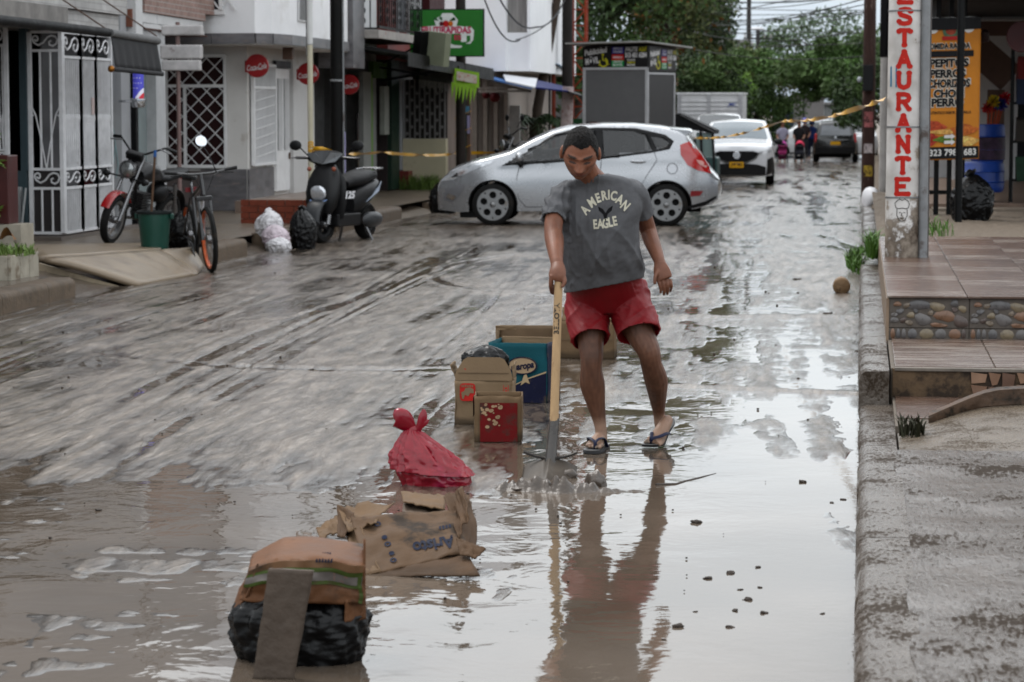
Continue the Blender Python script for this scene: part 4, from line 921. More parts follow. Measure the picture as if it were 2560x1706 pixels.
gc = thing('porch_gate','white barred gate panel cut by the left edge of the picture','gate',(0,0,0))
gate_panel('g',gc,(-9.92,27.6,0),(1,0,0),0.35,2.62,0.9,8,[1.22,2.4,1.2],0.011,accordion=True)
# rolled awnings
AWB = M('awning_black',(0.010,0.010,0.011),0.6,var=0.3,vs=8); AWG = M('awning_grey',(0.05,0.05,0.052),0.75,var=0.25,vs=14,stretch=(1,6,0.4))
aw = thing('rolled_awning','long black awning roll over the gates at upper left','awning',(0,0,0))
obj('roll',MB().tube([(-8.3,21.5,2.56),(-8.3,27.35,2.53)],0.05,14),AWB,aw,smooth=True)
obj('bracket',MB().tube([(-9.0,26.9,2.6),(-8.32,27.2,2.52)],0.02,6),AWB,aw)
aw2 = thing('drop_awning','short dark awning with hanging cloth and brass knob above the barber pole','awning',(0,0,0))
obj('roll',MB().tube([(-8.3,27.42,2.53),(-8.3,29.35,2.49)],0.045,14),M('awning_dust',(0.16,0.16,0.16),0.7,var=0.4,vs=12),aw2,smooth=True)
obj('cloth',MB().grid(lambda u,v: (-8.3+0.05*v+0.012*math.sin(u*40)*v,27.45+1.85*u,2.5-0.02*u-0.36*v),40,6),AWG,aw2,smooth=True,solid=0.006)
obj('bottom_bar',MB().tube([(-8.25,27.35,2.13),(-8.25,29.35,2.10)],0.028,10),AWG,aw2,smooth=True)
obj('brass_knob',MB().ell((-8.25,27.28,2.13),(0.04,0.04,0.04),12,8),M('brass',(0.30,0.14,0.03),0.3,metal=0.8),aw2,smooth=True)
for y0,y1 in ((27.4,25.4),(29.3,27.2)):
    obj('stay_cable',MB().tube([(-8.3,y0,2.55),(-9.0,y1,3.35)],0.009,5),BRN,aw2)
# ================================================================== BARBER SHOP
bs_ = thing('barber_shop','narrow grey barber shop front with a dark glass door','shop',(0,0,0))
obj('pilaster',MB().box(-9.6,-9.1,29.95,30.5,0.19,3.0),M('grey_pilaster',(0.20,0.205,0.21),0.7,var=0.15,vs=4),bs_)
obj('pilaster',MB().box(-9.6,-9.13,30.5,31.0,0.19,3.0),GREYW,bs_)
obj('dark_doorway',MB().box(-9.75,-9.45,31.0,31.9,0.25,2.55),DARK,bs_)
obj('door_glass',MB().box(-9.32,-9.30,31.05,31.75,0.25,2.5),glass_mat('dark_green_glass',(0.012,0.03,0.028)),bs_)
for y in (31.2,31.55): obj('door_bar',MB().tube([(-9.28,y,0.9),(-9.28,y,1.75)],0.012,6),M('steel',(0.5,0.5,0.5),0.3,metal=0.8),bs_)
obj('side_glass',MB().box(-9.3,-9.28,31.8,32.25,0.25,2.5),glass_mat('pale_glass',(0.22,0.26,0.26),0.15),bs_)
obj('jamb',MB().box(-9.6,-9.15,32.25,32.7,0.19,3.0),M('white_jamb',(0.42,0.425,0.43),0.6),bs_)
obj('lintel',MB().box(-9.6,-9.12,30.98,32.26,2.5,3.0),M('white_jamb',(0.42,0.425,0.43),0.6),bs_)
obj('upper_wall',MB().box(-13,-9.2,32.05,35.5,3.02,3.6),RBRICK,bs_)
obj('upper_plaster',MB().box(-13,-9.25,32.1,35.5,3.605,6.2),GREYW,bs_)
obj('wall',MB().box(-13,-10.3,32.7,36.3,0.19,3.0),GREYW,bs_)
obj('graffiti',MB().tube([(-9.09,30.05,0.9),(-9.09,30.2,1.25),(-9.09,30.12,1.45),(-9.09,30.3,1.0),(-9.09,30.2,0.85)],0.014,5,flat=0.15,up=(1,0,0)),M('graffiti_teal',(0.17,0.27,0.28),0.6),bs_)
# brick corbel with white mouldings
co = thing('moulded_balcony','brick balcony edge with white stepped mouldings above the lattice window','balcony',(0,0,0))
MLD = M('white_moulding',(0.52,0.52,0.52),0.6,var=0.12,vs=4)
q1_,q2_ = at(362,30,31.5),at(514,55,35.0)
for k,(dz,out) in enumerate(((0.0,0.0),(0.07,0.04),(0.13,0.08))):
    obj('moulding',MB().prism([(0,0),(1,0),(1,0.06),(0,0.06)],(q1_.x-0.02,q1_.y-out,q1_.z-0.2+dz),Vector((q2_.x-q1_.x,q2_.y-q1_.y,0)),(0,0,1),-0.3),MLD,co)
obj('brick_parapet',MB().prism([(0,0),(1,0),(1,0.8),(0,0.8)],(q1_.x,q1_.y,q1_.z),Vector((q2_.x-q1_.x,q2_.y-q1_.y,0)),(0,0,1),-0.25),RBRICK,co)
obj('soffit',MB().prism([(0,0),(1,0),(1,0.02),(0,0.02)],(q1_.x,q1_.y+0.1,q1_.z-0.22),Vector((q2_.x-q1_.x,q2_.y-q1_.y,0)),(0,0,1),-1.2),M('soffit_brown',(0.10,0.055,0.045),0.7),co)
q3 = at(318,40,31.0)
obj('corner_pier',MB().box(q3.x-0.14,q3.x+0.14,30.9,31.2,q3.z-0.3,q3.z+1.0),MLD,co)
obj('corner_pier',MB().box(q3.x-0.18,q3.x+0.10,30.85,31.22,q3.z-0.14,q3.z+0.08),M('pier_brick',(0.21,0.10,0.07),0.7,var=0.3),co)
# barber pole
bpp = at(346,225,30.2)
bb_ = thing('barber_pole','barber pole with blue star field and red stripe in chrome caps','barber pole',(bpp.x,30.2,bpp.z))
def barber_mat():
    m = bpy.data.materials.new('barber_stripes'); m.use_nodes = True; t = m.node_tree; b = t.nodes['Principled BSDF']; N = t.nodes.new; L = t.links.new
    tc = N('ShaderNodeTexCoord'); sp = N('ShaderNodeSeparateXYZ'); L(tc.outputs['Object'],sp.inputs[0])
    m1 = N('ShaderNodeMath'); m1.operation = 'MULTIPLY'; L(sp.outputs['X'],m1.inputs[0]); m1.inputs[1].default_value = 1.3
    m2 = N('ShaderNodeMath'); m2.operation = 'SUBTRACT'; L(sp.outputs['Z'],m2.inputs[0]); L(m1.outputs[0],m2.inputs[1])
    r = N('ShaderNodeValToRGB'); r.color_ramp.interpolation = 'CONSTANT'
    mr = N('ShaderNodeMapRange'); mr.inputs[1].default_value = -0.3; mr.inputs[2].default_value = 0.35; L(m2.outputs[0],mr.inputs[0])
    e = r.color_ramp.elements; e[0].position = 0; e[0].color = (0.5,0.02,0.04,1); e[1].position = 0.27; e[1].color = (0.62,0.6,0.7,1); x = e.new(0.36); x.color = (0.06,0.06,0.42,1)
    L(mr.outputs[0],r.inputs['Fac'])
    L(r.outputs['Color'],b.inputs['Base Color']); b.inputs['Roughness'].default_value = 0.25; L(r.outputs['Color'],b.inputs['Emission Color']); b.inputs['Emission Strength'].default_value = 0.25
    return m
CHR = M('chrome',(0.65,0.66,0.68),0.12,metal=1.0)
obj('cylinder',MB().lathe([(0.066,-0.1),(0.066,0.32)],24),barber_mat(),bb_,smooth=True)
b = MB()
rr = random.Random(2)
for i in range(4):
    for j in range(5):
        a = -0.95+0.5*i+0.25*(j % 2); z = 0.02+0.062*j
        if z < 1.3*0.067*math.sin(a)+0.0: continue
        b.add([((0.0675)*math.sin(a+0.007*math.cos(q)/0.067*1.0),-0.0675*math.cos(a+0.007*math.cos(q)/0.067),z+0.009*math.sin(q)) for q in np.linspace(0,2*pi,7)[:-1]],[tuple(range(6))])
obj('stars',b,M('star_white',(0.6,0.6,0.75),0.4),bb_)
obj('end_cap',MB().lathe([(0.02,-0.225),(0.07,-0.215),(0.085,-0.19),(0.085,-0.14),(0.098,-0.13),(0.098,-0.11),(0.07,-0.1)],24),CHR,bb_,smooth=True)
obj('end_cap',MB().lathe([(0.07,0.32),(0.09,0.33),(0.085,0.38),(0.02,0.42)],24),CHR,bb_,smooth=True)
obj('wall_bracket',MB().tube([(-0.25,0,-0.14),(-0.08,0,-0.14)],0.014,6),CHR,bb_)
obj('wall_bracket',MB().tube([(-0.25,0,0.36),(-0.06,0,0.36)],0.014,6),CHR,bb_)
# sign boards on a slim pole
sgx = at(447,300,31.6)
sg = thing('sign_frame','slim brown pole carrying two weathered blank white sign boxes','sign',(sgx.x,31.6,0.19))
obj('pole',MB().tube([(0,0,0),(0,0,2.6)],0.028,10),M('brown_pole',(0.22,0.16,0.15),0.6,var=0.2),sg,smooth=True)
for z0,z1,x0,x1 in ((2.43,2.56,-0.2,0.33),(2.13,2.31,-0.22,0.32),(1.98,2.12,-0.2,0.3)):
    obj('sign_box',MB().box(x0,x1,-0.07,0.05,z0,z1),M('weathered_white',(0.45,0.435,0.43),0.6,var=0.25,vs=6,dirt=(0.2,0.16,0.15),ds=7,dt=0.62),sg,bevel=0.02)
# ================================================================== WHITE CORNER BUILDING
STONE = M('grey_marble',(0.15,0.145,0.15),0.35,var=0.45,vs=3.0,stretch=(1,1,3),dirt=(0.22,0.19,0.18),ds=5,dt=0.56)
STONE2 = M('brown_marble',(0.135,0.115,0.11),0.4,var=0.4,vs=4,dirt=(0.2,0.16,0.14),ds=5,dt=0.58)
CREAMW = M('cream_wall',(0.60,0.585,0.56),0.65,var=0.08,vs=2,dirt=(0.36,0.31,0.26),ds=1.4,dt=0.6)
cb = thing('white_corner_building','white two-storey house with grey stone band, lattice window and barred doors','house',(0,0,0))
LY = 36.4
obj('wall',MB().box(-16,-8.95,LY,41.0,0.1,2.62),CREAMW,cb)
obj('wainscot_slab',MB().box(-10.3,-9.66,LY-0.03,LY-0.001,0.19,0.77),STONE2,cb)
obj('wainscot_slab',MB().box(-9.655,-8.97,LY-0.03,LY-0.001,0.19,0.80),STONE,cb)
obj('wainscot_slab',MB().box(-8.949,-8.92,LY-0.03,LY+1.55,0.19,0.80),STONE,cb)
obj('maroon_shutter',MB().box(-10.15,-9.28,LY-0.012,LY-0.002,0.84,2.44),M('maroon_shutter',(0.035,0.012,0.012),0.5,var=0.2),cb)
lw_ = thing('lattice_grille','white diagonal lattice window grille over maroon shutters','grille',(0,0,0))
LF = M('lattice_white',(0.70,0.70,0.70),0.5,var=0.1)
x0,x1,z0,z1 = -10.16,-9.27,0.84,2.46; yl_ = LY-0.05
b = MB()
for a,c in (((x0,z0),(x1,z0)),((x0,z1),(x1,z1)),((x0,z0),(x0,z1)),((x1,z0),(x1,z1)),((x0,2.02),(x1,2.02)),((-9.88,z0),(-9.88,2.02))): b.bar((a[0],yl_,a[1]),(c[0],yl_,c[1]),0.04,0.045)
obj('frame',b,LF,lw_)
b = MB(); st = 0.245
def clipd(c,sgn):
    pts = []
    lo,hi = x0,x1
    if sgn > 0: lo = max(lo,z0-c); hi = min(hi,z1-c)
    else: lo = max(lo,c-z1); hi = min(hi,c-z0)
    if hi-lo < 0.02: return None
    f = (lambda x: x+c) if sgn > 0 else (lambda x: c-x)
    return (lo,yl_+0.012*sgn,f(lo)),(hi,yl_+0.012*sgn,f(hi))
for i in range(-10,60):
    for sgn in (1,-1):
        c = (z0-x0)+(i-8)*st if sgn > 0 else (z0+x0)+i*st
        s = clipd(c,sgn)
        if s: b.bar(s[0],s[1],0.018,0.012)
obj('lattice_bars',b,LF,lw_,kind='stuff')
# street side: grille, white door, pillar
gd = thing('barred_shopfront','white barred grille beside the white door under the round red sign','grille',(0,0,0))
b = MB()
for y in (36.55,37.95): b.bar((-8.9,y,0.85),(-8.9,y,2.35),0.05)
for z in (0.86,2.0,2.34): b.bar((-8.9,36.55,z),(-8.9,37.95,z),0.04)
obj('frame',b,LF,gd)
b = MB()
for i in range(1,16): b.bar((-8.9,36.55+i*0.0875,0.86),(-8.9,36.55+i*0.0875+0.03,2.34),0.018)
for i in range(8): b.bar((-8.9,36.57,0.95+i*0.14),(-8.9,37.93,1.05+i*0.14),0.012)
obj('bars',b,LF,gd,kind='stuff')
obj('window_back',MB().box(-8.945,-8.94,36.57,37.93,0.87,2.33),M('dim_glass',(0.13,0.13,0.15),0.2,var=0.6,vs=4),gd)
dr = thing('white_metal_door','tall white metal door with two slotted panels beside the barred shopfront','door',(0,0,0))
obj('leaf',MB().box(-8.95,-8.90,38.05,38.95,0.42,2.3),LF,dr)
for y in (38.12,38.56):
    obj('slot_panel',MB().box(-8.9,-8.893,y,y+0.3,1.05,2.15),M('slot_dark',(0.10,0.10,0.105),0.6,var=0.9,vs=9,stretch=(1,30,3)),dr)
    b = MB()
    for i in range(5): b.bar((-8.885,y+0.03+i*0.06,1.05),(-8.885,y+0.03+i*0.06,2.15),0.016)
    obj('slot_bars',b,LF,dr,kind='stuff')
obj('transom',MB().box(-8.93,-8.88,38.0,39.0,2.31,2.42),M('transom_dark',(0.05,0.05,0.055),0.5),dr)
obj('handle',MB().cbox((-8.88,38.85,0.95),(0.03,0.02,0.1)),BRN,dr)
obj('pillar',MB().box(-9.1,-8.86,39.05,40.0,0.19,2.6),M('pillar_white',(0.53,0.525,0.515),0.6,var=0.06,dirt=(0.4,0.36,0.31),ds=2,dt=0.62),cb)
obj('step_slab',MB().box(-8.95,-8.2,35.6,40.5,0.1,0.36),M('step_tile',(0.22,0.17,0.14),0.35,var=0.3),cb)
# upper storey with stone band
up = [(-14,35.55),(-8.62,35.55),(-8.42,35.75),(-8.30,36.4),(-8.30,40.6),(-14,40.6)]
obj('upper_storey',MB().prism(up,(0,0,2.765),(1,0,0),(0,1,0),4.2),WHITEW,cb)
obj('soffit',MB().prism([(x+0.02*(x<-10),y) for x,y in up],(0,0,2.60),(1,0,0),(0,1,0),0.012),CREAMW,cb)
pts = [(-10.7,35.55),(-9.95,35.55),(-9.25,35.55),(-8.62,35.55),(-8.42,35.75),(-8.30,36.4),(-8.30,37.6),(-8.30,38.8),(-8.30,40.6)]
for i in range(len(pts)-1):
    a,c = Vector((*pts[i],2.615)),Vector((*pts[i+1],2.615)); d = c-a; L = d.length
    obj('band_tile',MB().prism([(0.004,0),(L-0.004,0),(L-0.004,0.148),(0.004,0.148)],a,d.normalized(),(0,0,1),0.03),STONE,cb)
obj('band_core',MB().prism([(x-0.03 if x > -13 else x,y+0.03 if y < 36 else y) for x,y in up],(0,0,2.612),(1,0,0),(0,1,0),0.155),CREAMW,cb)
obj('upper_window',MB().box(-10.5,-9.12,35.52,35.548,3.10,4.3),M('window_dark',(0.03,0.032,0.04),0.2),cb)
uw = obj('upper_grille',MB().box(-10.6,-9.05,35.50,35.535,3.03,3.10),LF,cb)
b = MB()
for i in range(7):
    x = -10.5+i*0.23
    b.bar((x,35.5,3.1),(x+0.23,35.5,3.4),0.02); b.bar((x+0.23,35.5,3.1),(x,35.5,3.4),0.02); b.bar((x,35.5,3.4),(x+0.23,35.5,3.7),0.02)
for x in (-10.55,-9.85,-9.1): b.bar((x,35.5,3.1),(x,35.5,4.3),0.05)
obj('upper_lattice',b,LF,uw,kind='stuff')
b = MB(); b.box(-8.29,-8.275,36.9,37.6,2.98,4.0)
obj('vent_frame',b,LF,cb)
b = MB()
for i in range(6): b.bar((-8.27,36.96+i*0.11,3.0),(-8.27,36.98+i*0.11,4.0),0.03)
obj('vent_bars',b,M('vent_grey',(0.25,0.25,0.25),0.5),cb,kind='stuff')
obj('stone_pier',MB().box(-8.8,-8.22,40.65,41.6,2.35,6.9),STONE,cb)
obj('ceiling_light',MB().box(-8.6,-8.45,37.2,37.3,2.42,2.6),BRN,cb)
# low brick planter, cream pole and black pole at the kerb
bpn = thing('brick_planter','low red brick planter box beside the rubbish bags','planter',(0,0,0))
BRK = [M('brick_a',(0.20,0.062,0.038),0.55,var=0.3,vs=9),M('brick_b',(0.24,0.078,0.048),0.55,var=0.3,vs=9)]
obj('core',MB().box(-8.05,-7.17,32.42,33.2,0.1,0.49),M('mortar',(0.22,0.18,0.15),0.8),bpn)
bx0,bx1 = -8.07,-7.15
for r in range(4):
    z = 0.165+r*0.085; x = bx0 - (0.12 if r % 2 else 0)
    while x < bx1-0.02:
        a,c = max(x,bx0),min(x+0.235,bx1)
        if c-a > 0.03: obj('brick',MB().box(a+0.003,c-0.003,32.395,32.43,z,z+0.078),BRK[(r+int(x*9)) % 2],bpn)
        x += 0.24
    for k in range(3): obj('brick',MB().box(bx1-0.03,bx1,32.45+k*0.24,32.68+k*0.24,z,z+0.078),BRK[(r+k) % 2],bpn)
cp = thing('cream_pipe_pole','slim cream pipe pole with yellow caution tape tied round it','pole',(-7.08,32.2,0.16))
obj('shaft',MB().tube([(0,0,0),(0,0,2.35)],0.035,14),M('cream_paint',(0.46,0.43,0.34),0.5,var=0.12,vs=5),cp,smooth=True)
obj('shaft_top',MB().tube([(0,0,2.36),(-0.01,0,7.5)],0.037,14),M('pale_paint',(0.56,0.56,0.55),0.5,var=0.08),cp,smooth=True)
obj('side_pipe',MB().tube([(-0.045,0.02,2.2),(-0.05,0.02,7)],0.012,6),PIPE,cp)
kp = thing('black_utility_pole','thick black utility pole behind the cream pipe pole','pole',(-7.02,33.6,0.1))
obj('shaft',MB().tube([(0,0,0),(0,0,4),(0,0,9)],[0.092,0.085,0.075],18),M('black_pole',(0.007,0.0065,0.006),0.6,var=0.4,vs=5,dirt=(0.02,0.018,0.016),ds=4),kp,smooth=True)
obj('ground_wire_pipe',MB().tube([(0.095,-0.03,0),(0.088,-0.03,8)],0.014,8),PIPE,kp,smooth=True)
obj('clamp',MB().lathe([(0.092,1.95),(0.096,1.955),(0.096,1.975),(0.092,1.98)],20,cap=False),PIPE,kp)
obj('pasted_strip',MB().cbox((0.115,-0.04,1.0),(0.012,0.01,0.55)),M('lilac_paper',(0.35,0.33,0.5),0.6),kp)
# round red drink signs
def disc_sign(label,px,py,r,X,txt=True):
    p = atx(px,py,X); rad = r/FPX*(p-_CC).length
    t = thing('round_sign',label,'sign',tuple(p))
    obj('disc',MB().lathe([(rad*0.97,-0.03),(rad,-0.022),(rad,0.022),(rad*0.97,0.03)],36,axis='Y'),M('drink_red',(0.30,0.012,0.016),0.35,var=0.1),t,smooth=True)
    obj('wall_arm',MB().box(-rad*1.05,-rad*0.7,-0.02,0.02,-rad*0.55,rad*0.45),M('drink_red2',(0.25,0.012,0.016),0.4),t)
    if txt:
        b = text_mb('Coca-Cola',rad*0.66,0.012*rad,shear=0.35,width=rad*1.74); b.xf(facing((0,-0.034,-0.02)) @ Matrix.Rotation(R_(8),4,'Z'))
        obj('lettering',b,M('sign_white',(0.6,0.58,0.58),0.4),t)
        s = MB(); stroke(s,[(-0.55*rad,-0.2*rad),(-0.3*rad,-0.26*rad),(0.1*rad,-0.17*rad),(0.5*rad,-0.2*rad)],0.05*rad); s.xf(facing((0,-0.034,-0.02)))
        obj('swash',s,M('sign_white',(0.6,0.58,0.58),0.4),t)
    return t
disc_sign('round red cola sign on the white house above the barred shopfront',643,165,29,-8.72)
disc_sign('round red cola sign half hidden behind the cream pole',770,185,27,-8.6)
disc_sign('round dark red cola sign inside the shaded shop',873,212,25,-8.6)
# ================================================================== SHADED SHOP beyond the poles
s2t = thing('shaded_shop','dark open shop with black canopy and iron balcony left of the red house','shop',(0,0,0))
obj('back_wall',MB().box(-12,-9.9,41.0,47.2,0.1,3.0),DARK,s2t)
obj('side_return',MB().box(-9.95,-8.95,46.0,46.4,0.1,2.7),M('shop_grey',(0.26,0.26,0.255),0.7,var=0.2),s2t)
obj('black_shutter',MB().box(-9.3,-9.0,41.0,42.0,0.19,2.6),M('shutter_black',(0.015,0.015,0.016),0.5),s2t)
obj('lime_strip',MB().box(-9.0,-8.93,45.7,45.95,0.2,2.3),M('lime_paint',(0.15,0.30,0.03),0.5),s2t)
obj('lime_band',MB().box(-9.0,-8.9,45.9,48.0,2.25,2.55),M('lime_dark',(0.06,0.12,0.02),0.6),s2t)
obj('grey_panel',MB().box(-8.98,-8.9,44.9,45.65,0.2,2.35),M('grey_door',(0.27,0.275,0.26),0.6,var=0.2),s2t)
obj('meter_box',MB().box(-8.9,-8.8,46.45,46.9,1.2,2.1),M('pale_box',(0.30,0.31,0.28),0.6,var=0.2),s2t,bevel=0.01)
obj('door_frame',MB().box(-8.95,-8.9,43.2,43.35,0.2,2.4),M('dark_frame',(0.03,0.03,0.03),0.5),s2t)
obj('chrome_frame',MB().box(-8.9,-8.86,44.2,44.26,0.3,1.6),CHR,s2t)
obj('upper_wall',MB().box(-14,-8.9,41.62,46.2,2.8,6.6),M('upper_pale',(0.52,0.53,0.54),0.6,var=0.1),s2t)
obj('canopy',MB().add([(-9.0,41.7,2.78),(-7.6,42.2,2.58),(-7.3,50.2,2.42),(-9.0,50.2,2.62),(-9.0,41.7,2.84),(-7.6,42.2,2.64),(-7.3,50.2,2.48),(-9.0,50.2,2.68)],[(0,3,2,1),(4,5,6,7),(0,1,5,4),(1,2,6,5),(2,3,7,6),(3,0,4,7)]),M('black_sheet',(0.009,0.009,0.009),0.5,var=0.4),s2t)
obj('canopy_valance',MB().add([(-7.6,42.2,2.60),(-7.3,50.2,2.44),(-7.3,50.2,2.24),(-7.6,42.2,2.40)],[(0,1,2,3)]),M('black_sheet',(0.02,0.02,0.02),0.5),s2t,solid=0.02)
obj('canopy_truss',MB().bar((-8.9,46.5,2.2),(-7.4,46.5,2.45),0.05).bar((-8.9,46.5,2.45),(-8.0,46.5,2.3),0.04),BLK,s2t)
obj('balcony_slab',MB().box(-8.95,-8.0,41.7,46.3,2.86,3.0),M('balcony_edge',(0.36,0.34,0.32),0.7,var=0.3,dirt=(0.3,0.07,0.05),ds=4,dt=0.6),s2t)
rl = thing('iron_balcony_railing','black wrought-iron balcony railing with brass rings above the canopy','railing',(0,0,0))
b = MB()
for z in (3.05,3.8): b.bar((-8.03,41.8,z),(-8.03,46.2,z),0.04)
b.bar((-8.03,41.75,3.02),(-8.9,41.75,3.02),0.03); b.bar((-8.03,41.75,3.8),(-8.9,41.75,3.8),0.04)
obj('rail',b,BLK,rl)
b = MB()
for i in range(22):
    y = 41.85+i*0.2; b.bar((-8.03,y,3.05),(-8.03,y,3.8),0.02)
    if i % 3 == 1:
        for zz in (3.2,3.35,3.5,3.65): b.lathe([(0.07,-0.008),(0.085,0),(0.07,0.008)],10,(-8.03,y,zz),'X',cap=False)
for i in range(5):
    x = -8.15-i*0.15; b.bar((x,41.75,3.02),(x,41.75,3.8),0.02)
    if i in (1,3):
        for zz in (3.15,3.32,3.5,3.66): b.lathe([(0.055,-0.008),(0.075,0),(0.055,0.008)],10,(x,41.75,zz),'Y',cap=False)
obj('balusters',b,BLK,rl,kind='stuff')
obj('white_column',MB().lathe([(0.2,2.9),(0.2,3.0),(0.15,3.1),(0.15,6)],16,(-8.3,46.8,0)),MLD,s2t,smooth=True)
# red house with green pillars
rh = thing('red_house','brick-red house with dark green pillars and white door panel','house',(0,0,0))
REDW = M('brick_red_paint',(0.19,0.052,0.045),0.6,var=0.2,vs=3); GRN = M('dark_green_paint',(0.025,0.05,0.035),0.5,var=0.2)
obj('upper_wall',MB().box(-14,-8.75,46.5,51.2,2.6,6.8),REDW,rh)
obj('dark_return',MB().box(-8.74,-8.45,49.4,51.2,2.5,6.8),M('dark_red',(0.06,0.015,0.016),0.6),rh)
obj('window',MB().box(-8.76,-8.72,47.4,48.2,3.15,4.6),M('window_grey',(0.12,0.12,0.13),0.2),rh)
obj('window_frame',MB().box(-8.74,-8.70,47.3,47.42,3.1,4.7),GREYW,rh)
obj('ground_wall',MB().box(-14,-8.9,47.2,51.2,0.1,2.6),M('dark_recess',(0.05,0.04,0.04),0.6),rh)
obj('pillar',MB().box(-9.0,-8.82,47.25,48.05,0.15,2.6),GRN,rh)
obj('pillar',MB().box(-8.85,-8.6,50.1,51.0,0.05,2.6),GRN,rh)
obj('door_panel',MB().box(-8.9,-8.85,48.4,49.7,0.5,2.3),M('pale_door',(0.42,0.43,0.45),0.5,var=0.12,vs=3),rh)
obj('plinth',MB().box(-8.95,-8.65,48.1,50.05,0.05,0.48),REDW,rh)
# big green shop sign on its own post
gs0 = at(1025,140,46.5); gs1 = at(1207,25,46.5); gw,ghh = gs1.x-gs0.x,gs1.z-gs0.z
gsn = thing('green_shop_sign','green rectangular fruit shop sign with cherry logo high on a post','sign',((gs0.x+gs1.x)/2,46.5,(gs0.z+gs1.z)/2))
obj('board',MB().box(-gw/2,gw/2,0,0.12,-ghh/2,ghh/2),M('sign_green',(0.035,0.17,0.035),0.4,var=0.06),gsn)
obj('rim',MB().box(-gw/2-0.02,gw/2+0.02,0.02,0.10,ghh/2,ghh/2+0.02).box(-gw/2-0.02,gw/2+0.02,0.02,0.1,-ghh/2-0.02,-ghh/2).box(gw/2,gw/2+0.02,0.02,0.1,-ghh/2,ghh/2),BLK,gsn)
def blob_outline(scale):
    P = [(-.36,.13),(-.14,.16),(-.17,.30),(-.08,.36),(-.05,.43),(.08,.43),(.12,.36),(.16,.28),(.14,.15),(.34,.13),(.38,.05),(.37,-.15),(.33,-.24),(.24,-.24),(.2,-.33),(.05,-.33),(-.1,-.28),(-.22,-.3),(-.33,-.2),(-.38,0)]
    return [(x*gw*scale,y*ghh*scale) for x,y in P]
obj('logo_ground',shape_mb([blob_outline(1.0)]).xf(facing((0,-0.004,0))),M('logo_white',(0.6,0.62,0.6),0.4),gsn)
obj('logo_green',shape_mb([[(x*gw,y*ghh) for x,y in [(-.33,-.02),(.2,-.02),(.2,-.2),(.28,-.2),(.28,-.06),(.33,-.06),(.33,-.18),(.22,-.28),(.1,-.26),(0,-.2),(-.2,-.24),(-.3,-.16)]]]).xf(facing((0,-0.007,0))),M('sign_green',(0.035,0.17,0.035),0.4),gsn)
obj('lettering',text_mb('FRUTIRAPIDAS',0.17,0.006,width=gw*0.68).xf(facing((0,-0.010,ghh*0.055))),M('logo_pink',(0.42,0.02,0.10),0.4),gsn)
obj('lettering',text_mb('ES',0.12,0.004,width=gw*0.10).xf(facing((0.16*gw,-0.010,-ghh*0.11))),M('logo_pink',(0.42,0.02,0.10),0.4),gsn)
for cx,cz,r,c in ((-0.005,0.20,0.045,(0.40,0.02,0.02)),(0.06,0.20,0.035,(0.45,0.14,0.02)),(-0.065,0.2,0.032,(0.12,0.02,0.03))):
    obj('fruit_print',MB().add([(x,y,0) for x,y in circ(cx*gw,cz*ghh,r*gw,14)],[tuple(range(14))]).xf(facing((0,-0.012,0))),M('fruit_%d' % int(c[0]*100),c,0.4),gsn)
b = MB()
for ang,l,ox in ((30,.09,.04),(115,.07,-.05),(140,.08,-.1),(60,.05,.09)):
    b.add([(ox*gw,0.26*ghh,0)] + [(ox*gw+gw*l*math.cos(R_(ang+d)),0.26*ghh+gw*l*math.sin(R_(ang+d))*q,0) for d,q in ((-22,0.7),(0,1.0),(22,0.7))],[(0,1,2,3)])
obj('leaf_print',b.xf(facing((0,-0.013,0))),M('leaf_print',(0.02,0.09,0.03),0.4),gsn)
gpx = at(1152,300,47.2)
gpo = thing('dark_sign_post','tall dark post behind the green sign','pole',(gpx.x,47.2,0.0))
obj('shaft',MB().tube([(0,0,0),(0,0,8)],0.095,12),M('dark_post',(0.035,0.028,0.025),0.6,var=0.4),gpo,smooth=True)
# olive light box, grey fringe awning, lime pennant
ob0 = at(1090,122,44.0)
ol = thing('olive_sign_box','tilted blank olive sign box with black side in front of the green sign','sign',tuple(ob0))
obj('box',MB().cbox((0,0,0),(0.52,0.16,0.58),(0,R_(7),R_(-30))),M('olive_panel',(0.21,0.225,0.165),0.5,var=0.1),ol)
obj('side',MB().cbox((-0.25,-0.02,-0.0),(0.16,0.3,0.60),(0,R_(7),R_(-30))),BLK,ol)
obj('arm',MB().bar((-1.0,0.3,-0.25),(-0.25,0,0.08),0.03),BLK,ol)
fr0,fr1 = at(1052,166,47.8),at(1133,212,47.8)
fa = thing('grey_fringe_awning','small grey fringed awning under the olive sign box','awning',(fr0.x,47.8,fr1.z))
fw,fh = fr1.x-fr0.x,fr0.z-fr1.z
obj('cloth',MB().grid(lambda u,v: (u*fw,-0.2*v,fh-(fh*0.75)*v-0.08*u),8,4),M('fringe_grey',(0.17,0.17,0.17),0.8,var=0.4,vs=9),fa,solid=0.01)
b = MB()
for i in range(16): b.box(i*fw/16+0.004,i*fw/16+fw/16*0.7,-0.205,-0.195,-0.02-0.08*i/16-0.04*(i % 3),fh*0.28-0.08*i/16)
obj('fringe',b,M('fringe_pale',(0.3,0.3,0.29),0.8,var=0.4),fa,kind='stuff')
pn0,pn1 = at(1134,170,46.2),at(1198,208,46.2)
pnn = thing('lime_pennant','lime green hanging fabric sign with red lettering and jagged fringe','banner',(pn0.x,46.2,pn1.z))
pw,ph = pn1.x-pn0.x,pn0.z-pn1.z
LIME = M('lime_cloth',(0.24,0.40,0.05),0.6,var=0.15)
obj('cloth',MB().grid(lambda u,v: (u*pw,0.02*math.sin(u*6),ph*v-0.09*u),8,3),LIME,pnn,solid=0.006)
b = MB()
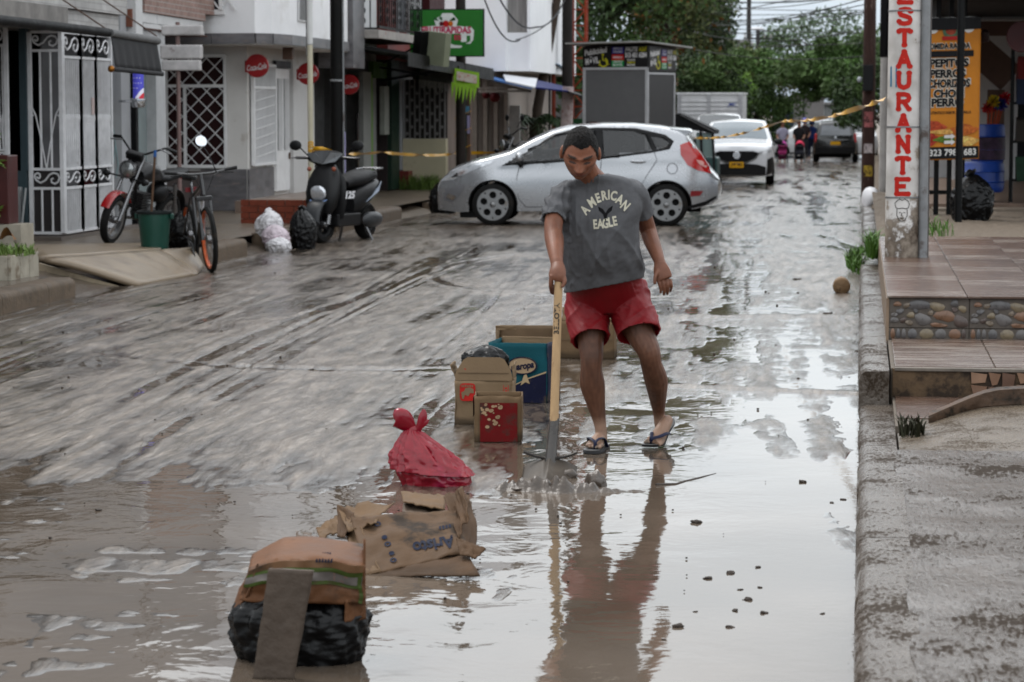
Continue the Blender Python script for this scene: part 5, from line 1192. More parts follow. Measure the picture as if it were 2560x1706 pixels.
for i in range(7): 
    x = i*pw/7-0.04; b.add([(x,-0.01,0.02-0.09*i/7),(x+pw/7*1.1,-0.012,0.02-0.09*(i+1)/7),(x+pw/14-0.03,-0.02,-0.30-0.07*(i % 2)-0.05*i/7)],[(0,1,2)])
obj('jagged_fringe',b,LIME,pnn,solid=0.004)
for i,s in enumerate(('PAN Y','FRUTAS')):
    pass
obj('panel_print',MB().add([(0.13*pw,-0.03,ph*0.2),(0.92*pw,-0.03,ph*0.2-0.07),(0.92*pw,-0.03,ph*0.75-0.07),(0.13*pw,-0.03,ph*0.78)],[(0,1,2,3)]),M('pennant_pale',(0.45,0.42,0.36),0.6,dirt=(0.4,0.05,0.08),ds=16,dt=0.5),pnn)
# cream boundary wall with metal grille
cw = thing('cream_wall','low cream wall topped by a patterned steel grille','wall',(0,0,0))
c0,c1 = G(1028,470,0.12),G(1136,470,0.12)
obj('wall',MB().box(c0.x,c1.x,48.5,48.75,-0.05,1.10),M('cream_paint_wall',(0.50,0.465,0.35),0.65,var=0.08,vs=2,dirt=(0.36,0.32,0.24),ds=2,dt=0.62),cw)
obj('grille_back',MB().box(c0.x,c1.x,48.66,48.7,1.11,2.25),M('grille_dark',(0.06,0.055,0.05),0.6),cw)
b = MB()
for i in range(9):
    x = c0.x+0.03+i*(c1.x-c0.x-0.06)/8; b.box(x-0.012,x+0.012,48.55,48.6,1.1,2.25)
    for k in range(4):
        if i < 8: b.cbox((x+0.045,48.56,1.2+0.26*k+(0.13 if i % 2 else 0)),(0.05,0.02,0.05),(0,0.78,0))
obj('grille_bars',b,M('grille_grey',(0.24,0.235,0.23),0.5),cw,kind='stuff')
weeds('weeds','bright grass tufts at the foot of the cream wall',((c0.x+c1.x)/2-0.02,48.1,0.12),(0.42,0.3),420,0.34,GRASS2,seed=21)
rp_ = thing('red_green_post','square post painted red and dark green with yellow tape round it','post',(at(1160,420,49.0).x,49.0,0.05))
obj('red_half',MB().box(-0.13,-0.04,-0.1,0.1,0,2.3),REDW,rp_)
obj('green_half',MB().box(-0.04,0.07,-0.11,0.09,0,2.3),GRN,rp_)
obj('brown_edge',MB().box(0.07,0.14,-0.08,0.1,0,2.3),BRN,rp_)
obj('blue_plate',MB().box(-0.13,0.13,-0.125,-0.115,1.55,1.68),M('plate_blue',(0.10,0.25,0.36),0.5,var=0.4,vs=30),rp_)
obj('paper_strip',MB().box(0.08,0.13,-0.115,-0.1,1.15,1.5),M('lilac_paper',(0.35,0.33,0.5),0.6),rp_)
# ================================================================== WHITE BUILDING beyond, with blue-white awning
wb = thing('white_building','plain white two-storey building with shutters and window strip','building',(0,0,0))
e0 = at(1265,100,55).x; e1 = at(1322,100,55).x
obj('upper_wall',MB().box(-20,e0,55,64,2.5,8.0),M('bright_white',(0.80,0.805,0.815),0.6,var=0.06,vs=1.5,bump=0.1),wb)
obj('window_strip',MB().box(e0,e1-0.04,55.25,64,3.35,8.0),M('blind_grey',(0.26,0.25,0.24),0.5,var=0.4,vs=3,stretch=(8,1,0.3)),wb)
obj('side_wall',MB().box(e0,e1,55.15,64,2.5,3.34),M('bright_white',(0.6,0.6,0.6),0.6),wb)
obj('corner_trim',MB().box(e1-0.05,e1+0.02,55.1,64,2.5,8.0),M('bright_white',(0.6,0.6,0.6),0.6),wb)
obj('ground_wall',MB().box(-20,e0-0.05,55.6,64,-0.2,2.5),M('beige_shutter',(0.33,0.29,0.26),0.6,var=0.3,vs=2,stretch=(12,12,0.2)),wb)
for i in range(4):
    q = at(1188+i*26,300,55.5); obj('shutter_post',MB().box(q.x-0.04,q.x+0.05,55.4,55.6,-0.2,2.5),M('post_grey',(0.28,0.25,0.22),0.6,var=0.2),wb)
obj('white_gate',MB().box(at(1252,300,56).x,at(1300,300,56).x,55.95,56.05,-0.1,1.75),M('gate_white',(0.42,0.41,0.40),0.6,var=0.3,vs=3),wb)
for px,py,r in ((1215,238,10),(1238,243,14)):
    q = at(px,py,54.5); rad = r/FPX*55; obj('hanging_pot',MB().ell((q.x,54.5,q.z),(rad,rad,rad),12,8),M('pot_red',(0.13,0.015,0.02),0.5),wb,smooth=True)
wa = thing('blue_white_awning','blue and white sloping awning on the white building','awning',(0,0,0))
def awn(p,q,r,s,m,nm):
    b = MB().add([at(*p),at(*q),at(*r),at(*s)],[(0,1,2,3)]); return obj(nm,b,m,wa,solid=0.03)
AB = M('awning_blue',(0.06,0.16,0.36),0.5,var=0.1); AN = M('awning_navy',(0.02,0.03,0.14),0.5,var=0.1); AWt = M('awning_white',(0.62,0.63,0.66),0.5,var=0.06)
awn((1198,192,53),(1330,222,53),(1260,200,55),(1200,186,55),AB,'blue_edge')
awn((1265,204,53),(1338,220,53),(1343,198,55.5),(1258,188,55),AWt,'white_sheet')
awn((1338,220,53.0),(1420,229,53),(1405,216,56),(1343,202,56),AN,'navy_sheet')
awn((1418,230,53),(1456,242,53),(1450,236,56),(1405,219,56),BLK,'black_sheet')
b = MB()
for p,q in (((1195,221),(1290,219)),((1195,229),(1328,228)),((1210,200),(1210,222)),((1225,205),(1328,229))):
    b.bar(at(p[0],p[1],53.4),at(q[0],q[1],53.4),0.05)
obj('awning_frame',b,M('frame_beige',(0.36,0.33,0.30),0.6),wa)
wc = thing('whitewashed_trunk_post','whitewashed post under the black awning end','post',(at(1413,400,53.5).x,53.5,-0.15))
obj('shaft',MB().tube([(0,0,0),(0.02,0,1.2),(0.06,0,2.3)],[0.15,0.13,0.12],12),M('whitewash',(0.42,0.36,0.35),0.7,var=0.3,vs=8,dirt=(0.25,0.12,0.12),ds=9),wc,smooth=True)
# ================================================================== VEHICLES
def subd(b,lim):
    bm = bmesh.new(); vs = [bm.verts.new(p) for p in b.v]
    for f in b.f:
        try: bm.faces.new([vs[i] for i in f])
        except ValueError: pass
    bmesh.ops.remove_doubles(bm,verts=bm.verts,dist=1e-5)
    for it in range(6):
        e = [x for x in bm.edges if x.calc_length() > lim]
        if not e: break
        bmesh.ops.subdivide_edges(bm,edges=e,cuts=1); bmesh.ops.triangulate(bm,faces=[f for f in bm.faces if len(f.verts) > 4])
    bm.verts.index_update(); o = MB(); o.v = [tuple(v.co) for v in bm.verts]; o.f = [tuple(v.index for v in f.verts) for f in bm.faces]; bm.free(); return o
class Car:
    def __init__(s,L,top,bot,W,belt,arches,ra,wz,fr=0.9,fk=0.36,rr=0.7,rk=0.2,tumble=0.36,crown=0.035,sil=0.07):
        s.L,s.W,s.arches,s.ra,s.wz = L,W,arches,ra,wz
        s.tx,s.tz = zip(*top); s.bx,s.bz = zip(*bot); s.ex,s.ez = zip(*belt)
        s.fr,s.fk,s.rr,s.rk,s.tum,s.crown,s.round = fr,fk,rr,rk,tumble,crown,sil
    def top(s,x): return float(np.interp(x,s.tx,s.tz))
    def bot(s,x):
        z = float(np.interp(x,s.bx,s.bz))
        for a in s.arches:
            d = abs(x-a)
            if d < s.ra: z = max(z,s.wz + math.sqrt(s.ra**2-d*d))
        return z
    def belt(s,x): return float(np.interp(x,s.ex,s.ez))
    def w(s,x,z):
        p = 1.0
        if x < s.fr: p -= s.fk*((s.fr-x)/s.fr)**2.6
        if x > s.L-s.rr: p -= s.rk*((x-s.L+s.rr)/s.rr)**2.4
        w = s.W*p
        w *= 1 - 0.055*((min(z,s.belt(x))-0.58)/0.45)**2
        for a in s.arches: w += 0.022*math.exp(-((x-a)/0.42)**2)*math.exp(-((z-s.wz-s.ra*0.8)/0.22)**2)
        w -= 0.012*math.exp(-((z-0.80-0.03*(x-1))/0.05)**2)*(1 if 0.9 < x < s.L-0.5 else 0)   # feature line
        if z > s.belt(x): w -= s.tum*(z-s.belt(x))
        d = s.top(x)-z; r = s.round
        if d < r: w -= r-math.sqrt(max(0,r*r-(r-d)**2))
        return max(w,0.12)
    def zt(s,x,y):
        w = s.w(x,s.top(x)); q = min(1,abs(y)/w); return s.top(x) + s.crown*(1-q*q)
    def body(s,parent,m,cuts=(),tcuts=()):
        xs = sorted(set([round(v,4) for v in np.linspace(0,s.L,90)] + [round(a+sg*s.ra*k,4) for a in s.arches for sg in (-1,1) for k in (1.0005,0.9995,0.97,0.9,0.8)]))
        ts = list(np.linspace(0,0.86,15)) + [0.90,0.93,0.955,0.975,0.99,1.0]
        b = MB(); ny = 10
        for sg in (-1,1):
            o = len(b.v)
            for x in xs:
                z0,z1 = s.bot(x),s.top(x)
                for t in ts: z = z0+(z1-z0)*t; b.v.append((x,sg*s.w(x,z),z))
            n = len(ts)
            for i in range(len(xs)-1):
                for j in range(n-1):
                    f = (o+i*n+j,o+(i+1)*n+j,o+(i+1)*n+j+1,o+i*n+j+1); b.f.append(f if sg < 0 else f[::-1])
        o = len(b.v)
        for x in xs:
            w = s.w(x,s.top(x))
            for k in range(ny+1): y = -w+2*w*k/ny; b.v.append((x,y,s.zt(x,y)))
        for i in range(len(xs)-1):
            for k in range(ny): b.f.append((o+i*(ny+1)+k,o+(i+1)*(ny+1)+k,o+(i+1)*(ny+1)+k+1,o+i*(ny+1)+k+1))
        for x,sg in ((0.0,-1),(s.L,1)):
            o = len(b.v); z0,z1 = s.bot(x),s.top(x)
            for t in ts:
                z = z0+(z1-z0)*t; w = s.w(x,z)
                for k in range(ny+1):
                    q = 2*k/ny-1; b.v.append((x+sg*0.05*(1-q*q)*math.sin(min(1,t*1.02)*pi)**0.5,w*q,z + (s.crown*(1-q*q) if t == 1 else 0)))
            for i in range(len(ts)-1):
                for k in range(ny):
                    f = (o+i*(ny+1)+k,o+i*(ny+1)+k+1,o+(i+1)*(ny+1)+k+1,o+(i+1)*(ny+1)+k); b.f.append(f[::-1] if sg < 0 else f)
        def inp(P,a,c):
            r = False; n = len(P)
            for i in range(n):
                (x1_,y1_),(x2_,y2_) = P[i],P[(i+1) % n]
                if (y1_ > c) != (y2_ > c) and a < (x2_-x1_)*(c-y1_)/(y2_-y1_)+x1_: r = not r
            return r
        if cuts or tcuts:
            keep = []
            for f in b.f:
                c = [sum(b.v[i][k] for i in f)/4 for k in range(3)]
                onside = abs(c[1]) >= s.w(c[0],c[2])-0.03 and c[2] < s.top(c[0])-0.01
                if onside and any(inp(P,c[0],c[2]) for P in cuts): continue
                if not onside and any(inp(P,c[0],c[1]) for P in tcuts): continue
                keep.append(f)
            b.f = keep
        ob = obj('body',b,m,parent,smooth=True,sharp=42,fixn=True)
        obj('underbody',MB().box(0.25,s.L-0.25,-s.W*0.72,s.W*0.72,0.2,0.52),M('underbody',(0.012,0.012,0.012),0.8),parent)
        return ob
    def side(s,pts,sg,off=0.006,lim=0.1):
        b = subd(shape_mb([pts]),lim); b.v = [(x,sg*(s.w(x,z)+off),z) for x,z,_ in b.v]
        b.f = [f[::-1] for f in b.f] if sg > 0 else b.f
        return b
    def ontop(s,pts,off=0.008,lim=0.12):
        b = subd(shape_mb([pts]),lim); b.v = [(x,y,s.zt(x,y)+off) for x,y,_ in b.v]; return b
TYRE = M('tyre_rubber',(0.013,0.0125,0.012),0.8,spec=0.25,var=0.3,vs=10,bump=0.3,dirt=(0.035,0.028,0.022),ds=5,dt=0.6)
ALLOY = M('alloy',(0.24,0.24,0.24),0.34,metal=0.85,var=0.12,dirt=(0.2,0.17,0.14),ds=8,dt=0.6)
def wheel(parent,x,y,r,sg,holes=5,rim=0.66,w=0.19):
    t = obj('wheel',MB().lathe([(r*rim,-w*0.5),(r*0.9,-w*0.5),(r*0.975,-w*0.42),(r,-w*0.25),(r,w*0.25),(r*0.975,w*0.42),(r*0.9,w*0.5),(r*rim,w*0.5)],36,axis='Y',cap=False),TYRE,parent,smooth=True)
    t.location = (x,y,r)
    R0 = r*rim
    loops = [circ(0,0,R0,40)] + [circ(R0*0.60*math.cos(2*pi*k/holes+0.3),R0*0.60*math.sin(2*pi*k/holes+0.3),R0*0.235,14) for k in range(holes)] + [circ(R0*0.86*math.cos(2*pi*(k+0.5)/holes+0.3),R0*0.86*math.sin(2*pi*(k+0.5)/holes+0.3),R0*0.075,8) for k in range(holes)]
    b = shape_mb(loops,0.012,0.004)
    b.v = [(p[0],p[1],p[2]-0.03*(1-(p[0]**2+p[1]**2)/R0**2)*0.0) for p in b.v]
    o = obj('rim',b.xf(Matrix.Rotation(pi/2*1,4,'X')),ALLOY,t,smooth=True,sharp=30); o.location = (0,sg*(w*0.40),0)
    o = obj('brake_disc',MB().lathe([(0.02,0),(R0*0.9,0),(R0*0.9,0.02),(0.02,0.02)],28,axis='Y'),M('brake_dark',(0.02,0.02,0.02),0.6),t); o.location = (0,sg*w*0.05,0)
    o = obj('hub_cap',MB().lathe([(0.0,0.03),(R0*0.16,0.02),(R0*0.2,0),(R0*0.2,-0.02),(0,-0.02)],16,axis='Y'),ALLOY,t,smooth=True); o.location = (0,sg*w*0.46,0)
    if sg < 0: o.rotation_euler = (0,0,pi)
    return t
SILV = M('silver_paint',(0.37,0.38,0.395),0.26,metal=0.6,var=0.03,coat=0.8,dirt=(0.42,0.41,0.40),ds=2,dt=0.7)
WPAINT = M('white_car_paint',(0.52,0.53,0.55),0.25,var=0.03,coat=0.8)
GLASS = glass_mat('car_glass',(0.035,0.045,0.052)); TGLASS = M('tinted_car_glass',(0.012,0.015,0.017),rough=0.03,var=0.05,spec=0.9,coat=0.5,alpha=0.55); BLKT = M('black_trim',(0.015,0.015,0.016),0.4,var=0.1)
SEAM = M('seam',(0.06,0.06,0.065),0.6)
REDL = M('tail_red',(0.40,0.012,0.012),0.15,var=0.1,coat=0.8); CLRL = M('lamp_clear',(0.55,0.57,0.6),0.12,metal=0.5,var=0.3,vs=30,coat=1.0)
PLATE_Y = M('plate_yellow',(0.52,0.30,0.02),0.45,var=0.08)
# ---------------------------------------------------------------- silver hatchback across the street
fz = thing('silver_hatchback','silver hatchback car parked across the street behind the man','car',(-6.15,37.0,0.0),R_(3))
fc = Car(4.08,[(0,.60),(.05,.67),(.2,.80),(.5,.92),(.87,1.01),(1.05,1.06),(1.4,1.245),(1.67,1.36),(1.9,1.42),(2.38,1.455),(2.83,1.455),(3.22,1.42),(3.5,1.365),(3.62,1.30),(3.78,1.08),(3.93,.84),(4.02,.74),(4.08,.68)],
         [(0,.22),(.3,.19),(.6,.2),(3.4,.24),(3.75,.25),(4.0,.32),(4.08,.40)],0.84,[(0,.62),(.9,.88),(1.0,.895),(1.6,.93),(2.4,1.0),(3.1,1.08),(3.4,1.13),(3.6,1.12),(4.08,.8)],(0.83,3.34),0.355,0.30)
side_glass = {'front': [(1.10,.915),(1.35,1.08),(1.70,1.275),(1.98,1.345),(2.27,1.375),(2.33,.99)],'rear': [(2.44,1.0),(2.41,1.375),(2.85,1.365),(3.02,1.31),(3.13,1.085)],'quarter': [(3.20,1.10),(3.11,1.285),(3.27,1.265),(3.38,1.20),(3.33,1.15)]}
DLO = [(.98,.885),(1.32,1.08),(1.68,1.29),(1.96,1.365),(2.3,1.395),(2.88,1.388),(3.08,1.345),(3.30,1.29),(3.42,1.20),(3.36,1.13),(3.1,1.075),(2.4,.985),(1.6,.925)]
fc.body(fz,SILV,[[(x+(1.9-x)*0.0,z) for x,z in DLO]],[[(1.06,-.60),(1.60,-.54),(1.60,.54),(1.06,.60)],[(3.60,-.46),(3.78,-.5),(3.78,.5),(3.60,.46)]])
DLOB = [(x+(0.02 if x > 2.2 else -0.03)*(1 if x > 3.2 or x < 1.2 else 0),z+(0.022 if z > 1.15 else -0.022)) for x,z in DLO]
obj('cabin_floor',MB().box(0.95,3.6,-0.7,0.7,0.5,0.56).box(1.0,1.35,-0.68,0.68,0.56,0.93),M('cabin_dark',(0.02,0.02,0.022),0.8),fz)
for sg in (-1,1):
    _s = fc.side
    def ring_side(loops,off):
        b = subd(shape_mb(loops),0.1); b.v = [(x,sg*(fc.w(x,z)+off),z) for x,z,_ in b.v]; return b
    obj('window_surround',ring_side([DLOB]+list(side_glass.values()),0.004),BLKT,fz,smooth=True,solid=0.004)
    if 0: obj('window_surround',fc.side([(.98,.885),(1.32,1.08),(1.68,1.29),(1.96,1.365),(2.3,1.395),(2.88,1.388),(3.08,1.345),(3.30,1.29),(3.42,1.20),(3.36,1.13),(3.1,1.075),(2.4,.985),(1.6,.925)],sg,0.004),BLKT,fz,smooth=True)
    for nm,p in side_glass.items(): obj('side_window',fc.side([(a_+(sum(q[0] for q in p)/len(p)-a_)*-0.02,b__+(sum(q[1] for q in p)/len(p)-b__)*-0.02) for a_,b__ in p],sg,0.001),TGLASS,fz,smooth=True)
    def seam(pts): 
        b = MB().tube([(x,sg*(fc.w(x,z)+0.001),z) for x,z in pts],0.005,5); obj('door_seam',b,SEAM,fz)
    seam([(1.22,.88),(1.18,.7),(1.2,.4),(1.3,.28)]); seam([(2.40,.98),(2.38,.7),(2.36,.28)]); seam([(3.16,1.06),(3.2,.95),(3.05,.72),(2.93,.5),(2.9,.3)]); seam([(1.3,.27),(2.9,.29)])
    for x,z in ((2.05,.86),(2.93,.93)):
        h = obj('door_handle',MB().ell((x,sg*(fc.w(x,z)+0.012),z),(0.115,0.022,0.028),12,8),SILV,fz,smooth=True)
    m_ = obj('side_mirror',MB().ell((1.22,sg*(fc.w(1.2,.95)+0.13),0.99),(0.06,0.10,0.075),14,10),SILV,fz,smooth=True)
    obj('mirror_base',MB().ell((1.24,sg*(fc.w(1.2,.93)+0.08),0.90),(0.05,0.1,0.06),10,8),BLKT,m_,smooth=True)
    obj('headlight',fc.side([(.04,.63),(.10,.70),(.3,.80),(.62,.90),(.86,.95),(.80,.90),(.50,.78),(.25,.66)],sg,0.008,0.06),CLRL,fz,smooth=True)
    obj('headlight_reflector',fc.side([(.2,.69),(.3,.76),(.42,.79),(.36,.72)],sg,0.013,0.06),CHR,fz,smooth=True)
    obj('tail_light',fc.side([(3.66,1.22),(3.53,1.17),(3.54,1.03),(3.64,.88),(3.80,.80),(3.98,.76),(3.95,.86),(3.80,1.08)],sg,0.010,0.05),REDL,fz,smooth=True)
    obj('tail_light_lens',fc.side([(3.80,.90),(3.76,.96),(3.85,.94),(3.93,.86),(3.9,.84)],sg,0.016,0.05),M('lens_pale',(0.6,0.35,0.33),0.15,coat=0.8),fz,smooth=True)
    obj('fog_light_recess',fc.side([(.07,.36),(.12,.52),(.42,.60),(.40,.52),(.30,.40),(.2,.34)],sg,0.004,0.06),M('recess_grey',(0.20,0.20,0.21),0.4),fz,smooth=True)
    obj('fog_light',fc.side([(.12,.40),(.16,.46),(.28,.42),(.24,.36)],sg,0.012,0.06),CHR,fz,smooth=True)
    obj('rear_reflector',fc.side([(3.68,.43),(3.69,.51),(3.87,.51),(3.82,.44)],sg,0.008,0.06),M('reflector_red',(0.22,0.02,0.025),0.3),fz,smooth=True)
    obj('lower_bumper_trim',fc.side([(3.55,.26),(3.9,.36),(4.06,.44),(4.05,.40),(3.9,.30),(3.7,.255)],sg,0.006,0.06),BLKT,fz,smooth=True)
    b = MB().tube([(3.42+0.075*math.cos(a),sg*(fc.w(3.42+0.075*math.cos(a),.80+0.075*math.sin(a))+0.001),.83+0.075*math.sin(a)) for a in np.linspace(0,2*pi,24)],0.004,4,cap=False)
    obj('fuel_flap',b,SEAM,fz)
    for x in (0.83,3.34):
        b = MB().tube([(x+0.355*math.cos(a),sg*(fc.w(x+0.355*math.cos(a),0.30+0.355*math.sin(a))-0.012),0.30+0.355*math.sin(a)) for a in np.linspace(0.0,pi,22)],0.016,6); obj('arch_lip',b,BLKT,fz,smooth=True)
        wheel(fz,x,sg*0.765,0.305,sg,rim=0.75)
obj('windscreen',fc.ontop([(1.03,-.62),(1.10,-.66),(1.62,-.58),(1.62,.58),(1.10,.66),(1.03,.62)]),TGLASS,fz,smooth=True)
obj('rear_window',fc.ontop([(3.58,-.5),(3.80,-.55),(3.80,.55),(3.58,.5)]),TGLASS,fz,smooth=True)
obj('roof_spoiler',MB().loft([[(3.38,y,1.40+0.03*(1-(y/.6)**2)),(3.66,y,1.372+0.03*(1-(y/.6)**2)),(3.70,y,1.345+0.03*(1-(y/.6)**2)),(3.52,y,1.27)] for y in np.linspace(-.58,.58,9)]),SILV,fz,smooth=True)
obj('tow_flap',MB().box(0.32,0.62,-0.5,0.5,0.10,0.19),BLKT,fz)
# people and seats seen as shapes inside: head rests
for x in (1.95,2.75):
    for y in (-0.36,0.36): obj('seat',MB().cbox((x,y,0.85),(0.18,0.42,0.6)).cbox((x+0.03,y,1.22),(0.1,0.24,0.16)),M('seat_cloth',(0.05,0.05,0.055),0.9),fz,bevel=0.03)

# ---------------------------------------------------------------- white crossover facing the camera
mz = thing('white_crossover','white crossover car facing the camera with oval grille and yellow plate','car',(at(1846,460,62).x,61.0,gz(61)),R_(90+2))
mc = Car(4.35,[(0,.80),(.05,.90),(.25,.97),(.9,1.03),(1.15,1.06),(1.6,1.33),(2.0,1.50),(2.4,1.54),(3.2,1.53),(3.8,1.46),(4.1,1.2),(4.3,.9),(4.35,.85)],
         [(0,.22),(4.35,.3)],0.895,[(0,.85),(1.1,1.0),(3.6,1.1),(4.35,.95)],(0.88,3.55),0.37,0.33,fr=0.8,fk=0.20,tumble=0.33)
mc.body(mz,WPAINT)
obj('windscreen',mc.ontop([(1.17,-.70),(1.25,-.73),(1.93,-.60),(1.93,.60),(1.25,.73),(1.17,.70)]),glass_mat('windscreen_sky',(0.10,0.13,0.15),0.08),mz,smooth=True)  # pale tint puts the sky's reflection into the glass colour
def front(pts,off): 
    b = subd(shape_mb([pts]),0.08); b.v = [(-0.05*(1-(y/0.72)**2)-off,y,z) for y,z,_ in b.v]; b.f = [f[::-1] for f in b.f]; return b
obj('grille',front([(-.52,.78),(-.4,.82),(.4,.82),(.52,.78),(.45,.66),(.25,.56),(0,.54),(-.25,.56),(-.45,.66)],0.012),M('grille_black',(0.008,0.008,0.009),0.4),mz)
obj('grille_trim',MB().tube([(-0.075+0.06*(y/0.72)**2,y,z) for y,z in ((-.54,.78),(-.46,.65),(-.25,.545),(0,.525),(.25,.545),(.46,.65),(.54,.78))],0.014,6),M('dark_chrome',(0.2,0.2,0.2),0.25,metal=0.8),mz,smooth=True)
obj('badge',MB().lathe([(0.09,-0.01),(0.095,0),(0.09,0.01)],20,(-0.085,0,.72),'X'),CHR,mz,smooth=True)
obj('lower_bumper',front([(-.70,.24),(-.70,.44),(-.5,.50),(-.25,.52),(.25,.52),(.5,.50),(.70,.44),(.70,.24)],0.006),BLKT,mz)
for sg in (-1,1):
    obj('headlight',MB().loft([[(-0.03,sg*.52,.735),(-0.03,sg*.52,.80),(0.0,sg*.52,.80)],[(0.02,sg*.70,.745),(0.02,sg*.70,.83),(0.06,sg*.70,.83)],[(0.16,sg*.83,.80),(0.16,sg*.83,.85),(0.2,sg*.8,.85)]]),CLRL,mz,smooth=True)
    obj('cladding',mc.side([(.02,.24),(.02,.62),(.3,.68),(.45,.60),(.5,.3)],sg,0.008),BLKT,mz,smooth=True)
    obj('side_window',mc.side([(1.3,1.03),(1.9,1.42),(2.6,1.45),(3.5,1.4),(3.7,1.15),(2.4,1.06)],sg,0.006),GLASS,mz,smooth=True)
    mm = obj('side_mirror',MB().ell((1.25,sg*1.0,1.03),(0.07,0.11,0.08),12,8),BLKT,mz,smooth=True)
    for x in (0.88,3.55): wheel(mz,x,sg*0.80,0.34,sg,w=0.21)
npz = obj('number_plate',MB().box(-0.085,-0.07,-0.17,0.17,.42,.56),PLATE_Y,mz)
obj('plate_text',text_mb('JVP 482',0.1,0.002,width=0.28).xf(frame_m((-0.088,0,.49),(0,-1,0),(0,0,1))),BLKT,npz)
# ---------------------------------------------------------------- black SUV seen from behind
sv = thing('black_suv','black sport utility vehicle seen from behind with roof rails and yellow plate','car',(at(2088,404,104).x,104,gz(104)),R_(90))
# local x runs along +Y: x=0 is the end nearest the camera (its tail)
sc_ = Car(4.3,[(0,.95),(.03,1.08),(.10,1.3),(.22,1.56),(.4,1.64),(1.6,1.68),(2.4,1.64),(3.0,1.2),(3.2,1.1),(4.0,1.0),(4.3,.8)],[(0,.36),(4.3,.3)],0.89,[(0,1.08),(3,1.1),(4.3,1.0)],(0.75,3.4),0.40,0.36,fr=0.5,fk=0.1,rr=0.8,rk=0.25,tumble=0.30)
BPAINT = M('black_car_paint',(0.012,0.012,0.013),0.25,coat=0.7,var=0.05)
sc_.body(sv,BPAINT)
def rear(pts,off,tilt=True):
    b = subd(shape_mb([pts]),0.1); b.v = [(float(np.interp(z,(.95,1.08,1.3,1.56),(0,.03,.10,.22)))-0.045*(1-(y/.75)**2)-off,y,z) for y,z,_ in b.v]; b.f = [f[::-1] for f in b.f]; return b
obj('rear_window',rear([(-.62,1.1),(-.55,1.5),(.55,1.5),(.62,1.1)],0.02),glass_mat('suv_glass',(0.09,0.10,0.115),0.1),sv)
obj('number_plate',rear([(-.2,.72),(-.2,.86),(.2,.86),(.2,.72)],0.03),PLATE_Y,sv)
obj('badge',MB().lathe([(0.05,-0.01),(0.055,0.0),(0.05,0.01)],12,(-0.06,0,1.02),'X'),CHR,sv)
for sg in (-1,1):
    obj('tail_light',MB().cbox((0.06,sg*0.80,1.0),(0.12,0.1,0.36)),REDL,sv,bevel=0.02)
    obj('roof_rail',MB().tube([(0.5,sg*.6,1.66),(0.6,sg*.6,1.74),(2.0,sg*.6,1.76),(2.2,sg*.6,1.68)],0.025,6),CHR,sv,smooth=True)
    for x in (0.75,3.4): wheel(sv,x,sg*0.80,0.36,sg,w=0.23)
obj('roof_box',MB().box(0.6,1.6,-.5,.5,1.74,1.80),M('roof_pale',(0.5,0.52,0.54),0.4),sv,bevel=0.03)
obj('rear_bumper',rear([(-.8,.38),(-.8,.62),(.8,.62),(.8,.38)],0.04),BLKT,sv)
# ---------------------------------------------------------------- smaller traffic behind
def simple_car(name,label,px,Y,L,H,W_,paint,rot,cat='car'):
    p = at(px,300,Y); t = thing(name,label,cat,(p.x,Y,gz(Y)),rot)
    c = Car(L,[(0,.62*H),(.08,.66*H),(.22*L,.70*H),(.27*L,.72*H),(.42*L,.97*H),(.5*L,H),(.8*L,.98*H),(.93*L,.75*H),(L,.6*H)],[(0,.25),(L,.28)],W_/2,[(0,.65*H),(L,.68*H)],(.19*L,.81*L),.34,.31)
    c.body(t,paint)
    for sg in (-1,1):
        obj('side_window',c.side([(.30*L,.71*H),(.43*L,.92*H),(.6*L,.94*H),(.8*L,.92*H),(.86*L,.72*H)],sg,0.01),GLASS,t,smooth=True)
        for x in (.19*L,.81*L): wheel(t,x,sg*(W_/2-0.1),0.31,sg)
    obj('windscreen',c.ontop([(.28*L,-.36*W_),(.42*L,-.32*W_),(.42*L,.32*W_),(.28*L,.36*W_)]),GLASS,t,smooth=True)
    return t
simple_car('white_car','white car roof showing behind the white crossover',1795,72,4.3,1.75,1.75,WPAINT,R_(92))
simple_car('white_car','white car parked beyond the black sport utility vehicle',2150,118,4.3,1.6,1.7,WPAINT,R_(90))
simple_car('white_pickup','white pickup crossing the far end of the street',1905,126,5.0,1.85,1.8,WPAINT,R_(8),'pickup')
# white ribbed truck body
tk0,tk1 = at(1693,300,78),at(1858,300,78)
tk = thing('ribbed_truck','white truck body with ribbed side showing behind the crossover','truck',(tk0.x,78,gz(78)))
tw_ = (tk1.x-tk0.x); tz1 = at(1700,236,78).z-gz(78)
obj('cargo_box',MB().box(0,tw_,0.0,2.2,0.75,tz1),M('truck_white',(0.46,0.46,0.465),0.5,var=0.08),tk)
obj('top_rail',MB().box(-0.03,tw_+0.03,-0.04,2.24,tz1,tz1+0.05),M('rail_white',(0.6,0.6,0.61),0.4),tk)
for x in (0.0,tw_*0.45,tw_-0.16): obj('stake',MB().box(x,x+0.12,-0.05,0.0,0.75,tz1),M('truck_grey',(0.33,0.33,0.34),0.5),tk)
for i in range(11): obj('rib',MB().box(0.02,tw_-0.02,-0.035,0.0,0.85+i*(tz1-0.95)/11,0.85+(i+0.55)*(tz1-0.95)/11),M('rib_white',(0.50,0.50,0.51),0.5),tk)
obj('chassis',MB().box(-0.2,tw_+0.2,0.1,2.1,0.4,0.74),BLKT,tk)
for x in (0.5,tw_-0.4): wheel(tk,x,0.15,0.38,-1,w=0.24)
obj('blue_lettering',text_mb('JMC',0.13,0.003,shear=0.3).xf(facing((tw_*0.83,-0.06,tz1-0.32))),M('blue_print',(0.06,0.1,0.3),0.5),tk)
